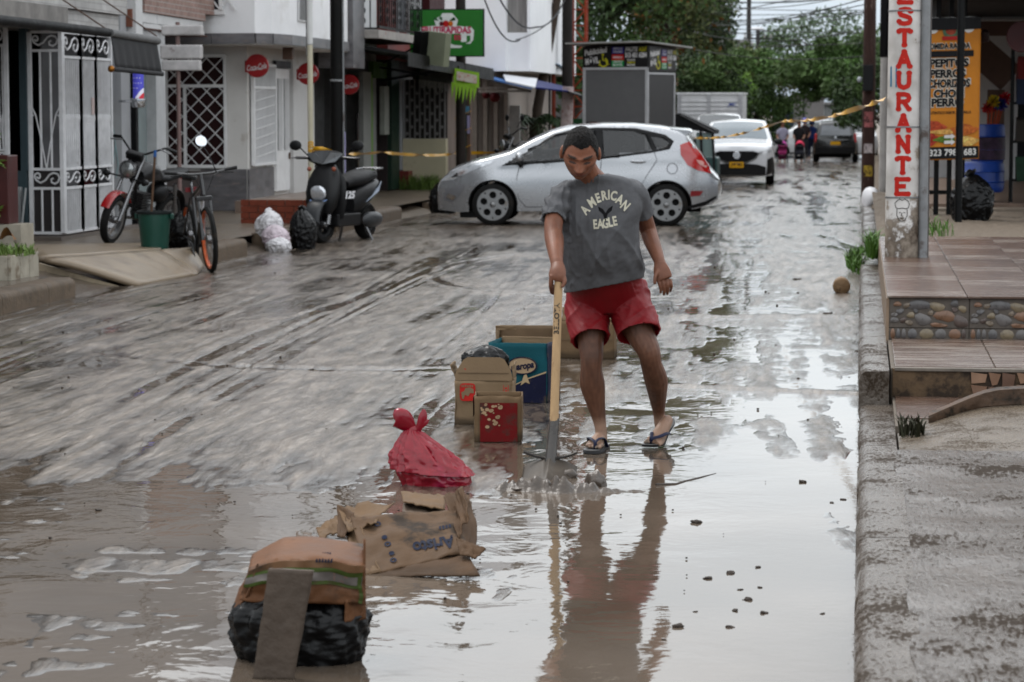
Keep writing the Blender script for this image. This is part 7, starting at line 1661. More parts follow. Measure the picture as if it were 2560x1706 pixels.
def bag_ears(top,s,seed,n=2):
    out = []
    rr = random.Random(seed)
    for k in range(n):
        a = rr.random()*6.28+k*pi; b = MB(); d = Vector((math.cos(a),math.sin(a)*0.5,0.8)).normalized(); u = d.orthogonal().normalized()
        rings = []
        for i in range(7):
            t = i/6; w = s*(0.18+0.55*math.sin(t*pi*0.85)); p = Vector(top)+d*(s*1.3*t)+Vector((0,0,-0.4*s*t*t))
            v = d.cross(u)
            rings.append([p+u*(w*math.cos(q)*(1+0.2*n3((q,t*3,seed+k))))+v*(w*0.28*math.sin(q)) for q in np.linspace(0,2*pi,12,endpoint=False)])
        b.loft(rings); out.append(b)
    return out
def bag(name,label,loc,rx,ry,h,m,seed,lean=(0,0),neck=True,rot=0,group=None,ears=2,wr=0.10):
    t = thing(name,label,'rubbish bag',loc,rot,group)
    obj('sack',bag_mb(rx,ry,h,seed,neck=neck,lean=lean,wr=wr),m,t,smooth=True,sharp=70)
    if neck:
        for e in bag_ears((lean[0],lean[1],h*0.97),rx*0.35,seed,ears): obj('knot_ear',e,m,t,smooth=True)
    return t
g = 'rubbish bags by the brick planter'
bag('rubbish_bag','off-white rubbish bag resting on the kerb by the brick planter',(-7.05,29.7,0.17),0.16,0.16,0.30,BAGW,1.3,lean=(0.02,0),group=g)
bag('rubbish_bag','pinkish white rubbish bag slumped over the kerb edge',(-6.92,29.5,0.05),0.16,0.15,0.26,BAGP,4.1,lean=(-0.02,0.02),neck=False,group=g)
bag('rubbish_bag','small white rubbish bag lowest on the road beside the black one',(-6.84,29.3,-0.01),0.15,0.14,0.18,BAGW,7.7,neck=False,group=g)
bag('rubbish_bag','tall black rubbish bag standing beside the white ones',(-6.68,29.95,-0.01),0.165,0.18,0.50,BAGB,2.2,lean=(-0.03,0),group=g)
bag('rubbish_bag','black rubbish bag at the nose of the silver hatchback',(-6.62,39.9,0.02),0.22,0.22,0.52,BAGB,5.5,ears=2)
bag('rubbish_bag','black rubbish bag behind the bicycle and green bucket',(-7.25,26.6,0.18),0.2,0.2,0.42,BAGB,9.1)
bag('rubbish_bag','black rubbish bag on the gravel at the foot of the black post',(1.27,29.9,0.38),0.25,0.25,0.55,BAGB,3.4,lean=(0.02,0),wr=0.08)
# ================================================================== TREES
LEAF = {k: M('leaf_'+k,c,0.6,var=0.5,vs=0.9,spec=0.15) for k,c in (('dark',(0.034,0.056,0.022)),('mid',(0.058,0.098,0.03)),('green',(0.072,0.135,0.036)),('bright',(0.15,0.26,0.05)),('olive',(0.08,0.095,0.035)),('dry',(0.16,0.07,0.02)),('far',(0.09,0.13,0.075)))}
BARK = M('bark',(0.07,0.055,0.045),0.85,var=0.4,vs=5,bump=0.6,bs=15)
TG = 'trees along the street'
def tree(label,base,cx,h0,h1,rx,ry,kind,n=4500,size=0.16,seed=0,trunk_r=0.16,sparse=0.0,kinds=None,trunk=True):
    rng = np.random.RandomState(seed+100); z0 = gz(base[1])
    t = thing('street_tree',label,'tree',(base[0],base[1],z0),0,TG)
    b = MB(); top = Vector((cx-base[0],0,h0+(h1-h0)*0.35))
    b.tube([(0,0,0),(0.1*(cx-base[0])/2,0.05,h0*0.5),tuple(top)],[trunk_r,trunk_r*0.8,trunk_r*0.5],10)
    nc = 22; cl = []
    for k in range(nc):
        v = rng.normal(size=3); v /= np.linalg.norm(v); q = 0.35+0.6*rng.rand()
        c = np.array([cx-base[0]+v[0]*rx*q,v[1]*ry*q,(h0+h1)/2+v[2]*(h1-h0)/2*q]); cl.append(c)
        if k < 8: b.tube([tuple(top*0.8),tuple((np.array(top)*0.5+c*0.5)+np.array([0,0,0.2])),tuple(c)],[trunk_r*0.35,trunk_r*0.2,0.02],6)
    obj('trunk',b,BARK,t,smooth=True)
    ks = kinds or [kind]; n = int(n*2.0); size = size*0.62
    per = n//nc
    for j,kd in enumerate(ks):
        lb = MB()
        for k,c in enumerate(cl):
            if k % len(ks) != j: continue
            s = 0.22+0.26*rng.rand()
            leaves(rng,int(per*(1-sparse)),c,(rx*s,ry*s,(h1-h0)/2*s*1.05),size,lb,0.15)
        leaves(rng,per//3,(cx-base[0],0,(h0+h1)/2),(rx*0.95,ry*0.95,(h1-h0)/2*0.95),size,lb,0.5)
        obj('crown',lb,LEAF[kd],t)
    return t
def sx(px,Y): return at(px,300,Y).x
def sz(py,Y): return at(1280,py,Y).z - gz(Y)
tree('tall dark tree behind the kiosk on the left of the street',(-9.2,80),sx(1540,80),3.2,10.5,3.3,3.5,'dark',8500,0.17,1,0.2,kinds=['dark','mid'])
tree('dark tree between the white building and the orange mast',(-11.5,68),sx(1385,68),1.6,9.5,2.1,3.0,'dark',7500,0.15,2,0.18,kinds=['dark','mid'])
tree('tall shaggy tree with brown fronds right of the kiosk roof',(-8.4,92),sx(1690,92),3.0,11.5,2.7,3,'mid',7500,0.18,3,0.18,kinds=['dark','olive','dry'])
tree('low dark tree under the shaggy tree beside the ribbed truck',(-8.4,98),sx(1775,98),1.0,4.4,2.2,2.5,'dark',4500,0.15,4,0.14,kinds=['dark','mid'])
tree('broad green tree leaning over the far street',(-7.6,118),sx(1890,118),2.0,5.1,3.1,3.0,'green',6500,0.17,5,0.16,kinds=['green','mid','olive'])
tree('bushy tree with red flowers left of the strollers',(-7.4,112),sx(1900,112),0.6,3.6,1.8,2.0,'dark',4000,0.14,6,0.12,kinds=['mid','dark'])
tree('green tree overhanging the street from the right',(2.2,112),sx(2090,112),2.6,5.4,2.7,3,'green',6000,0.17,7,0.16,kinds=['green','mid'])
tree('dark lower tree beside the wooden pole on the right',(2.4,98),sx(2135,98),1.3,4.2,1.2,2.4,'mid',3500,0.15,8,0.14,kinds=['mid','dark'])
tree('small bright shrub tree above the ribbed truck',(-7.6,105),sx(1855,105),1.9,3.6,0.55,0.6,'bright',1600,0.10,9,0.06)
tree('sparse distant tree against the sky left of the wooden pole',(1.5,165),sx(2060,165),5.0,9.3,5.0,4,'far',4200,0.24,10,0.2,sparse=0.62,kinds=['far','mid'])
tree('yellowish distant tree close to the wooden pole',(3.0,150),sx(2150,150),3.2,6.6,1.6,2,'olive',2600,0.2,11,0.15)
tree('light green distant tree beyond the grey house',(-9.5,160),sx(1826,160),4.0,7.4,1.9,2,'green',2200,0.22,12,0.15,sparse=0.2)
tree('tall roadside tree behind the white building',(-13.5,75),-11.5,4.5,12.5,3.5,4,'mid',4500,0.2,13,0.2,kinds=['dark','mid'])
tree('dense dark tree filling the gap right of the shaggy tree',(-9.0,108),sx(1740,108),3.2,9.5,2.0,3,'dark',7000,0.18,14,0.18,kinds=['dark','olive'])
# palm with drooping fronds beside the awning
pm = thing('fan_palm','dark palm with drooping fronds beside the blue and white awning','palm',(sx(1335,58),58,gz(58)))
obj('trunk',MB().tube([(0,0,0),(0.03,0,0.9),(0.0,0,1.5)],[0.16,0.13,0.12],10),BARK,pm,smooth=True)
PF = M('palm_leaf',(0.03,0.055,0.022),0.5,var=0.4)
rr = random.Random(6)
for k in range(18):
    a = 2*pi*k/18+rr.uniform(-.15,.15); b = MB(); L = rr.uniform(0.9,1.3); up_ = rr.uniform(0.15,0.6)
    pts = [Vector((math.cos(a)*L*t,math.sin(a)*L*t,1.5+up_*t*1.6-1.0*t*t)) for t in np.linspace(0,1,9)]
    for i in range(1,9):
        for sg in (-1,1):
            s = Vector((-math.sin(a),math.cos(a),0))*sg; p = pts[i]; d = (pts[i]-pts[i-1]).normalized()
            b.add([p-d*0.04,p+d*0.04,p+d*0.12+s*0.30*(1-0.5*i/9)-Vector((0,0,0.18))],[(0,1,2)])
    b.tube(pts,0.012,4); obj('frond',b,PF,pm)
# ================================================================== FAR STREET FURNITURE
def pole(name,label,px,pyb,Y,r,h,m,arm=False,lean=0.0):
    x = sx(px,Y); t = thing(name,label,'pole',(x,Y,gz(Y)))
    obj('shaft',MB().tube([(0,0,0),(lean*h,0,h)],[r,r*0.75],12),m,t,smooth=True)
    if arm:
        for z in (h-0.6,h-1.4): obj('crossarm',MB().box(-0.9,0.9,-.05,.05,z,z+.1),m,t)
        for x_ in (-.8,-.4,.4,.8): obj('insulator',MB().tube([(x_,0,h-.5),(x_,0,h-.3)],0.05,6),CONCP,t)
    return t
DKP = M('far_pole',(0.06,0.058,0.057),0.7,var=0.3)
pole('concrete_pole','thick grey pole rising behind the shaggy tree',1783,0,125,0.24,11,M('far_concrete',(0.13,0.12,0.115),0.7))
pole('concrete_pole','slim far pole against the sky under the wires',1870,0,150,0.16,12,DKP)
pole('concrete_pole','far pole with crossarms lower than its neighbour',1893,0,158,0.17,7.6,DKP,arm=True)
pole('dark_pole','dark utility pole left of the orange mast',1418,0,60,0.14,10,M('dark_wood_pole',(0.03,0.026,0.024),0.7,var=0.4))
lt = thing('leaning_trunk','leaning bare dark tree trunk beside the blue corrugated awning','trunk',(sx(1338,59),59,gz(59)))
p0,p1 = at(1338,300,59),at(1400,-40,59)
obj('trunk',MB().tube([(0,0,0),(0.05,0,1.8),(p1.x-p0.x,0,p1.z-gz(59))],[0.14,0.12,0.09],10),BARK,lt,smooth=True)
tp = thing('slim_red_pipe','thin rust-red pipe post left of the orange mast','post',(sx(1384,60),60,gz(60)))
obj('shaft',MB().tube([(0,0,0),(0,0,3.6)],0.05,8),M('rust_red',(0.20,0.05,0.03),0.6,var=0.3),tp,smooth=True)
# orange lattice mast
om = thing('lattice_mast','orange steel lattice mast beside the kiosk','mast',(sx(1448,63),63,gz(63)))
ORM = M('mast_orange',(0.26,0.05,0.02),0.5,var=0.25)
hw = 0.17
for x in (-hw,hw):
    for y in (-hw,hw): obj('leg',MB().bar((x,y,0),(x,y,9),0.05),ORM,om)
b = MB()
for i in range(22):
    z = 0.3+i*0.4; s = 1 if i % 2 else -1
    b.bar((-hw*s,-hw,z),(hw*s,-hw,z+0.4),0.03); b.bar((hw,-hw*s,z),(hw,hw*s,z+0.4),0.03); b.bar((-hw,hw,z),(-hw,-hw,z+0.4),0.025); b.bar((-hw,-hw,z),(hw,-hw,z),0.03)
obj('bracing',b,ORM,om,kind='stuff')
obj('green_base',MB().box(-0.3,0.3,-0.3,0.3,0,1.6),M('base_green',(0.02,0.07,0.03),0.6),om)
# small clutter behind: flags, blue corrugated awning
for i,(px,py,w,h,c,lb,Y) in enumerate(((1350,112,20,34,(0.36,0.04,0.05),'red and white pennant beside the leaning trunk',62),(1372,122,12,44,(0.34,0.03,0.03),'tall narrow red flag right of the leaning trunk',62.5),(1366,180,20,18,(0.34,0.10,0.04),'small orange sign under the blue corrugated awning',62.2))):
    p = at(px,py,Y); k = FPX/Y; t = thing('small_banner',lb,'banner',tuple(p))
    obj('cloth',MB().grid(lambda u,v: ((u-.5)*w/k,0.02*math.sin(u*6),(v-.5)*h/k+0.06*u),4,4),M('flag_%d' % i,c,0.6,var=0.3),t,solid=0.01)
    obj('pale_print',MB().add([(-0.2*w/k,-.03,-.3*h/k),(0.2*w/k,-.03,-.3*h/k),(0.2*w/k,-.03,.3*h/k),(-0.2*w/k,-.03,.3*h/k)],[(0,1,2,3)]),M('flag_print_%d' % i,(0.45,0.3,0.3),0.6,dirt=c,ds=14,dt=0.5),t)
    obj('hanger',MB().bar((0,0.05,-h/k*0.5),(0,0.05,h/k*0.8),0.03),DKP,t)
ca = thing('corrugated_awning','blue corrugated metal awning left of the orange mast','awning',tuple(at(1360,160,60.5)))
obj('sheet',MB().grid(lambda u,v: ((u-.5)*0.95,(v-.5)*1.6,0.18-0.30*u*0.9+0.012*math.sin(v*60)-0.1*(v-.5)),4,90),M('corrugated_blue',(0.10,0.24,0.36),0.4,metal=0.2,var=0.15),ca,smooth=True)
obj('prop',MB().bar((0.1,0.3,-2.2),(0.1,0.3,0.0),0.05),DKP,ca)
# far houses and walls
def house(name,label,px0,px1,py0,Y,d,m,cat='house',win=2,zb=0.0):
    x0,x1,z1 = sx(px0,Y),sx(px1,Y),sz(py0,Y); t = thing(name,label,cat,(x0,Y,gz(Y)))
    obj('wall',MB().box(0,x1-x0,0,d,zb,z1),m,t); obj('roof',MB().box(-0.15,x1-x0+0.15,-0.2,d+0.2,z1,z1+0.15),M('far_roof',(0.30,0.29,0.285),0.7,var=0.2),t)
    for i in range(win):
        x = (x1-x0)*(i+0.6)/(win+0.2); obj('window',MB().box(x-0.3,x+0.3,-0.03,0.02,z1-1.6,z1-0.7),M('far_window',(0.05,0.06,0.07),0.2),t)
    return t
house('far_house','distant grey two-storey house above the green trees',1785,1862,108,150,8,M('far_grey_wall',(0.20,0.21,0.22),0.7,var=0.2))
house('far_house','distant peach-coloured house behind the kiosk',1690,1772,150,112,6,M('far_peach',(0.36,0.22,0.15),0.7,var=0.15))
house('far_wall','plain grey wall closing the end of the street',1984,2058,240,150,3,M('far_plain',(0.22,0.21,0.205),0.7,var=0.1),'wall',0)
house('far_house','low pale building behind the black sport utility vehicle',2058,2150,262,155,5,M('far_pale',(0.30,0.31,0.31),0.7,var=0.15),win=2)
house('far_house','teal shop front left of the grey end wall',1930,1984,248,152,4,M('far_teal',(0.07,0.11,0.14),0.6,var=0.2),win=1)
# side hedges and walls that close the street on both sides
hb_ = thing('side_building','row of low dark houses behind the trees on the left','building',(0,0,0))
obj('wall',MB().box(-30,-9.2,66,150,-0.8,3.4),M('row_wall',(0.12,0.115,0.11),0.8,var=0.3,vs=0.5),hb_)
obj('roof',MB().box(-30,-9.0,65.8,150,3.4,3.6),M('row_roof',(0.12,0.08,0.07),0.8),hb_)
hb2 = thing('side_building','row of walls beyond the shop on the right','building',(0,0,0))
obj('wall',MB().box(3.2,14,47,150,-0.8,3.6),M('row_wall2',(0.2,0.19,0.18),0.8,var=0.3,vs=0.5),hb2)
tl = thing('traffic_signal','dark signal box on a pole above the far trees','traffic light',(sx(2009,135),135,gz(135)))
obj('pole',MB().tube([(0,0,0),(0,0,5.2)],0.07,8),DKP,tl); obj('signal_box',MB().box(-0.2,0.2,-.15,.15,4.4,5.2),BLK,tl,bevel=0.03)
lm = thing('lit_lamp','small glowing round lamp at the far end of the street','lamp',tuple(at(1953,270,140)))
lmm = bpy.data.materials.new('lamp_glow'); lmm.use_nodes = True; _b = lmm.node_tree.nodes['Principled BSDF']; _b.inputs['Emission Color'].default_value = (1,0.72,0.42,1); _b.inputs['Emission Strength'].default_value = 2.2
obj('globe',MB().ell((0,0,0),(0.10,0.10,0.10),12,8),lmm,lm,smooth=True); obj('stem',MB().tube([(0,0,-0.08),(0,0,-2.2)],0.03,6),DKP,lm)
sl2 = thing('street_lamp','white street lamp head on the far pole','lamp',tuple(at(1893,72,157)))
obj('head',MB().ell((0,0,0),(0.45,0.25,0.1),12,8),M('lamp_white',(0.6,0.6,0.62),0.4),sl2,smooth=True); obj('arm',MB().tube([(0,0,0.05),(0.05,0.9,0.2)],0.03,6),DKP,sl2)
# ================================================================== OVERHEAD WIRES
WIRE = M('cable_black',(0.02,0.02,0.022),0.5)
def wire(a,b_,sag,r=0.014,label=None):
    a,b_ = Vector(a),Vector(b_); pts = [a.lerp(b_,t)-Vector((0,0,sag*4*t*(1-t))) for t in np.linspace(0,1,18)]
    o = obj('overhead_wire',MB().tube(pts,r,5),WIRE,smooth=True); tag(o,label or 'thin black overhead cable crossing the far sky','cable','overhead cables'); return o
rr = random.Random(9)
for i in range(15):
    y0 = rr.uniform(-40,120); y1 = y0 + rr.uniform(-35,45); Y0,Y1 = rr.uniform(95,150),rr.uniform(70,120)
    wire(at(1640,y0,Y0),at(2190,y1,Y1),rr.uniform(0.1,0.7),0.016)
for i in range(6):
    wire(at(1560+30*i,rr.uniform(0,60),120),at(2180,rr.uniform(-60,90),60),rr.uniform(0.2,0.8),0.013)
wire(at(1205,-20,50),at(1300,100,52),0.35,0.016,'slack black cable hanging across the white building, left strand'); wire(at(1240,-20,50),at(1340,68,55),0.25,0.018,'slack black cable hanging across the white building, right strand')
wire(at(1340,68,55),at(1425,-30,58),0.25,0.018,'black cable rising from the white building to the dark pole'); wire(at(1290,100,52),at(1400,30,56),0.1,0.012,'thin cable between the white building and the leaning trunk')
wire(at(1030,10,50),at(1080,14,50),0.12,0.008,'thin loose wire dangling on the white wall above the green sign')
# ================================================================== CAUTION TAPE
TAPE = M('caution_tape',(0.52,0.30,0.015),0.35,var=0.1,vs=3,dirt=(0.05,0.035,0.01),ds=14,dt=0.60)
def tape(name,label,pts,w,tw=0.9,n=70):
    P = [Vector(p) for p in pts]; L = [0]
    for i in range(1,len(P)): L.append(L[-1]+(P[i]-P[i-1]).length)
    b = MB(); rows = []
    for k in range(n+1):
        s = L[-1]*k/n; i = max(j for j in range(len(P)-1) if L[j] <= s+1e-6); t = (s-L[i])/(L[i+1]-L[i]); p = P[i].lerp(P[i+1],t); d = (P[i+1]-P[i]).normalized()
        p = p - Vector((0,0,0.03*math.sin(pi*t)*(L[i+1]-L[i])*0.15)); u = Vector((0,0,1)); v = d.cross(u).normalized(); a = tw*s + 0.8*math.sin(s*1.7)
        q = (u*math.cos(a)+v*math.sin(a))*w/2; rows.append((p-q,p+q))
    for a,c in rows: b.v += [tuple(a),tuple(c)]
    for k in range(n): b.f.append((2*k,2*k+2,2*k+3,2*k+1))
    o = obj(name,b,TAPE,smooth=True); tag(o,label,'tape'); return o
tape('caution_tape','yellow caution tape from the cream pole to the red and green post',[at(782,380,32.15),at(950,381,39),at(1165,383,49.0)],0.05,0.7)
tape('caution_tape','yellow caution tape running on behind the silver hatchback',[at(1165,383,48.95),at(1330,378,50)],0.07,0.5,40)
tape('caution_tape','twisted yellow caution tape from the kiosk up to the painted pole',[at(1735,345,50.5),at(1960,302,33),at(2212,247,20.16)],0.045,1.6,140)
kn = MB(); rr = random.Random(4)
for k in range(5):
    z = 0.97+0.03*k+rr.uniform(-.01,.01); kn.loft([[(0.038*math.cos(a),0.038*math.sin(a),z+q+0.008*math.sin(a*2+k)) for a in np.linspace(0,2*pi,14,endpoint=False)] for q in (0,0.022)],cap=False)
kn.add([(0.035,-.02,.99),(0.16,-.05,.985),(0.30,-.05,.995),(0.33,-.05,.96),(0.16,-.04,1.04),(0.035,-.02,1.04)],[(0,1,4,5),(1,2,3,4)])
obj('tape_knot',kn,TAPE,cp,smooth=True,solid=0.003)
kn = MB()
for k in range(4): kn.bar((-0.16,-0.13,0.6+0.33*k-0.15),(0.16,-0.13,0.75+0.33*k-0.15),0.045,0.012)
obj('tape_wrap',kn,TAPE,rp_)
# ================================================================== PEOPLE
def remesh(mb,voxel,it=4,fac=0.5):
    me = me_from(mb); o = bpy.data.objects.new('tmp',me); COL.objects.link(o)
    m = o.modifiers.new('r','REMESH'); m.mode = 'VOXEL'; m.voxel_size = voxel; m.use_smooth_shade = True
    s = o.modifiers.new('s','SMOOTH'); s.iterations = it; s.factor = fac
    dg = bpy.context.evaluated_depsgraph_get(); r = bpy.data.meshes.new_from_object(o.evaluated_get(dg))
    bpy.data.objects.remove(o); r.shade_smooth(); return r
def crom(pts,k=4):       # Catmull-Rom through rows of numbers
    P = np.array(pts,float); out = []
    for i in range(len(P)-1):
        p0,p1,p2,p3 = P[max(i-1,0)],P[i],P[i+1],P[min(i+2,len(P)-1)]
        for q in range(k):
            t = q/k; out.append(0.5*((2*p1)+(-p0+p2)*t+(2*p0-5*p1+4*p2-p3)*t*t+(-p0+3*p1-3*p2+p3)*t**3))
    out.append(P[-1]); return np.array(out)
def limb(mb,ctrl,n=16,up=(0,-1,0),k=4):   # ctrl rows: x y z ru rv ; ru along `up`, rv across
    C_ = crom([[*p,a,b] for p,a,b in ctrl],k); rings = []; u = Vector(up)
    for i,c in enumerate(C_):
        t = Vector(C_[min(i+1,len(C_)-1)][:3])-Vector(C_[max(i-1,0)][:3]); t.normalize()
        uu = (u-t*u.dot(t)).normalized(); w = t.cross(uu); p = Vector(c[:3])
        rings.append([p+uu*(c[3]*math.cos(2*pi*q/n))+w*(c[4]*math.sin(2*pi*q/n)) for q in range(n)])
    return mb.loft(rings)
def gs(x,z,cx,cz,sx_,sz_): return math.exp(-((x-cx)/sx_)**2-((z-cz)/sz_)**2)
def head_pt(d,a=0.075,b=0.097,c=0.118):
    x,y,z = d.x*a,d.y*b,d.z*c
    w = d.z
    if w < 0:
        x *= 1-0.22*(-w)**1.8; 
        if y > 0: y *= 1-0.45*(-w)**1.2
        else: y *= 1-0.05*(-w)
    else:
        x *= 1+0.03*w; y *= 1+0.02*w
    fr = max(0.0,-d.y); k = min(1,fr*2.2)
    o = 0
    ax = abs(x)
    o += 0.010*gs(ax,z,0.030,0.024,0.028,0.010) - 0.019*gs(ax,z,0.031,0.004,0.018,0.012) + 0.007*gs(ax,z,0.031,0.001,0.013,0.008)
    zz = min(max((0.018-z)/0.052,0),1)
    if -0.045 < z < 0.03: o += (0.005+0.027*zz**1.3)*math.exp(-(x/(0.008+0.008*zz))**2)*(1 if z > -0.034 else math.exp(-((z+0.034)/0.006)**2))
    o += 0.009*gs(ax,z,0.014,-0.031,0.008,0.008) + 0.005*gs(ax,z,0.050,-0.014,0.018,0.016)
    o += 0.006*gs(x,z,0,-0.056,0.024,0.011) - 0.0055*gs(x,z,0,-0.056,0.026,0.0022) + 0.004*gs(x,z,0,-0.066,0.018,0.006)
    o -= 0.004*gs(x,z,0,-0.078,0.025,0.007); o += 0.010*gs(x,z,0,-0.098,0.020,0.016)
    o -= 0.007*gs(ax,z,0.047,-0.048,0.013,0.022); o -= 0.004*gs(ax,z,0.027,-0.040,0.006,0.012)
    return Vector((x,y-o*k,z))
def head_mb(m4,nu=72,nv=60):
    b = MB(); rings = []
    for i in range(1,nv):
        t = pi*i/nv; rings.append([m4 @ head_pt(Vector((math.sin(t)*math.cos(2*pi*k/nu),math.sin(t)*math.sin(2*pi*k/nu),-math.cos(t)))) for k in range(nu)])
    b.loft(rings); return b
def ears_mb(b,m4):
    for sg in (-1,1):
        e = MB().ell((0,0,0),(0.011,0.020,0.033),10,8); mm = m4 @ Matrix.Translation((sg*0.079,0.012,-0.006)) @ Euler((R_(-12),0,sg*R_(18))).to_matrix().to_4x4(); b.add([mm @ Vector(p) for p in e.v],e.f)
def hair_mb(m4,thick=0.007,nu=110,nv=80,seed=0,low=-0.055):
    b = MB(); V = {}
    def inside(p):
        ph = math.atan2(-p.y,abs(p.x))      # pi/2 = straight ahead
        if ph > 1.0: hl = 0.066+0.006*min(1,abs(ph-1.57)/0.5)
        elif ph > 0.35: hl = 0.072-((1.0-ph)/0.65)**1.6*0.078
        elif ph > -0.1: hl = -0.008
        elif ph > -0.5: hl = 0.012-(-0.1-ph)*0.09
        else: hl = low
        return p.z > hl + 0.004*n3((p.x*120,p.y*120,p.z*120))
    for i in range(1,nv):
        for k in range(nu):
            t = pi*i/nv; d = Vector((math.sin(t)*math.cos(2*pi*k/nu),math.sin(t)*math.sin(2*pi*k/nu),-math.cos(t))); V[i,k] = head_pt(d)
    ids = {}
    def vid(i,k):
        if (i,k) not in ids:
            p = V[i,k]; nn = Vector((p.x/0.0056,p.y/0.0094,p.z/0.0139)).normalized(); th = thick*(0.75+0.7*n3(p*90)+0.5*n3(p*260)) 
            ids[i,k] = len(b.v); b.v.append(tuple(m4 @ (p+nn*th)))
        return ids[i,k]
    for i in range(1,nv-1):
        for k in range(nu):
            k2 = (k+1) % nu; q = [V[i,k],V[i,k2],V[i+1,k2],V[i+1,k]]; c = (q[0]+q[1]+q[2]+q[3])/4
            if inside(c): b.f.append((vid(i,k),vid(i,k2),vid(i+1,k2),vid(i+1,k)))
    ids_top = [vid(nv-1,k) for k in range(nu)]; b.f.append(tuple(ids_top))
    return b
def skin_mat(name):
    m = bpy.data.materials.new(name); m.use_nodes = True; t = m.node_tree; b = t.nodes['Principled BSDF']; N = t.nodes.new; L = t.links.new
    a = N('ShaderNodeAttribute'); a.attribute_name = 'Col'; tc = N('ShaderNodeTexCoord'); no = N('ShaderNodeTexNoise'); no.inputs['Scale'].default_value = 45; no.inputs['Detail'].default_value = 6; L(tc.outputs['Object'],no.inputs['Vector'])
    mr = N('ShaderNodeMapRange'); mr.inputs[3].default_value = 0.78; mr.inputs[4].default_value = 1.22; L(no.outputs['Fac'],mr.inputs[0]); vm = N('ShaderNodeVectorMath'); vm.operation = 'SCALE'; L(a.outputs['Color'],vm.inputs[0]); L(mr.outputs[0],vm.inputs['Scale']); L(vm.outputs[0],b.inputs['Base Color'])
    b.inputs['Roughness'].default_value = 0.45; b.inputs['Specular IOR Level'].default_value = 0.22; b.inputs['Subsurface Weight'].default_value = 0.08; b.inputs['Subsurface Radius'].default_value = (0.012,0.005,0.003)
    bp = N('ShaderNodeBump'); bp.inputs['Strength'].default_value = 0.25; bp.inputs['Distance'].default_value = 0.002; L(no.outputs['Fac'],bp.inputs['Height']); L(bp.outputs[0],b.inputs['Normal'])
    return m
def set_col(me,fn):
    ca = me.color_attributes.new('Col','FLOAT_COLOR','POINT'); n = len(me.vertices); co = np.empty(n*3); me.vertices.foreach_get('co',co); co = co.reshape(-1,3)
    out = np.ones((n,4)); 
    for i in range(n): out[i,:3] = fn(Vector(co[i]))
    ca.data.foreach_set('color',out.ravel())
def finger(b,pts,r):
    b.tube([Vector(p) for p in crom(pts,3)],[r*(1-0.28*i/(3*(len(pts)-1))) for i in range(3*(len(pts)-1)+1)],10); b.ell(pts[-1],(r*0.74,)*3,8,6)
# ---------------------------------------------------------------- the man with the shovel
ROOT = Vector((-1.13,12.45,0.0))
man = thing('person','man in grey T-shirt, red shorts and flip-flops pushing mud with a shovel','person',tuple(ROOT))
def J(px,py,Y): return at(px,py,Y) - ROOT
HM = Matrix.Translation(J(1451,383,12.0)) @ Euler((R_(29),R_(3),R_(6))).to_matrix().to_4x4() @ Matrix.Scale(1.10,4)
HMI = HM.inverted()
bd = MB()
bd.add(*(lambda h: (h.v,h.f))(head_mb(HM))); ears_mb(bd,HM)
limb(bd,[(J(1456,400,12.10),.055,.055),(J(1468,435,12.17),.060,.062),(J(1480,462,12.25),.07,.085),(J(1490,490,12.28),.06,.10)],up=(0,-1,0))
# torso inside the shirt, pelvis
limb(bd,[(J(1487,480,12.26),.06,.11),(J(1494,505,12.27),.075,.15),(J(1497,560,12.29),.09,.145),(J(1503,630,12.36),.09,.145),(J(1511,700,12.48),.08,.145),(J(1516,745,12.55),.08,.14)],n=24)
# arms
limb(bd,[(J(1430,495,12.24),.035,.035),(J(1402,503,12.19),.044,.042),(J(1387,540,12.10),.048,.046),(J(1383,580,12.03),.042,.044),(J(1386,600,11.99),.043,.046),(J(1389,630,11.91),.037,.038),(J(1392,655,11.85),.027,.031),(J(1394,668,11.83),.024,.034)])
limb(bd,[(J(1555,495,12.27),.035,.035),(J(1586,500,12.32),.044,.040),(J(1605,535,12.40),.047,.045),(J(1620,575,12.45),.041,.041),(J(1628,600,12.41),.041,.040),(J(1640,630,12.33),.033,.034),(J(1648,652,12.27),.024,.028),(J(1650,662,12.25),.021,.031)])
# legs
limb(bd,[(J(1475,735,12.57),.09,.085),(J(1473,790,12.53),0.095,0.090),(J(1476,850,12.475),0.076,0.069),(J(1479,890,12.435),0.063,0.058),(J(1478,920,12.43),0.058,0.053),(J(1481,960,12.45),0.065,0.063),(J(1490,1010,12.47),0.053,0.047),(J(1500,1060,12.47),0.034,0.031),(J(1503,1088,12.47),0.034,0.030),(J(1502,1108,12.46),0.037,0.031)])
limb(bd,[(J(1560,735,12.57),.09,.085),(J(1582,790,12.53),0.095,0.090),(J(1606,845,12.48),0.074,0.069),(J(1622,880,12.455),0.062,0.058),(J(1628,910,12.475),0.057,0.053),(J(1640,950,12.54),0.063,0.059),(J(1644,990,12.62),0.048,0.046),(J(1647,1030,12.68),0.033,0.031),(J(1650,1052,12.70),0.034,0.031),(J(1653,1066,12.70),0.035,0.033)])
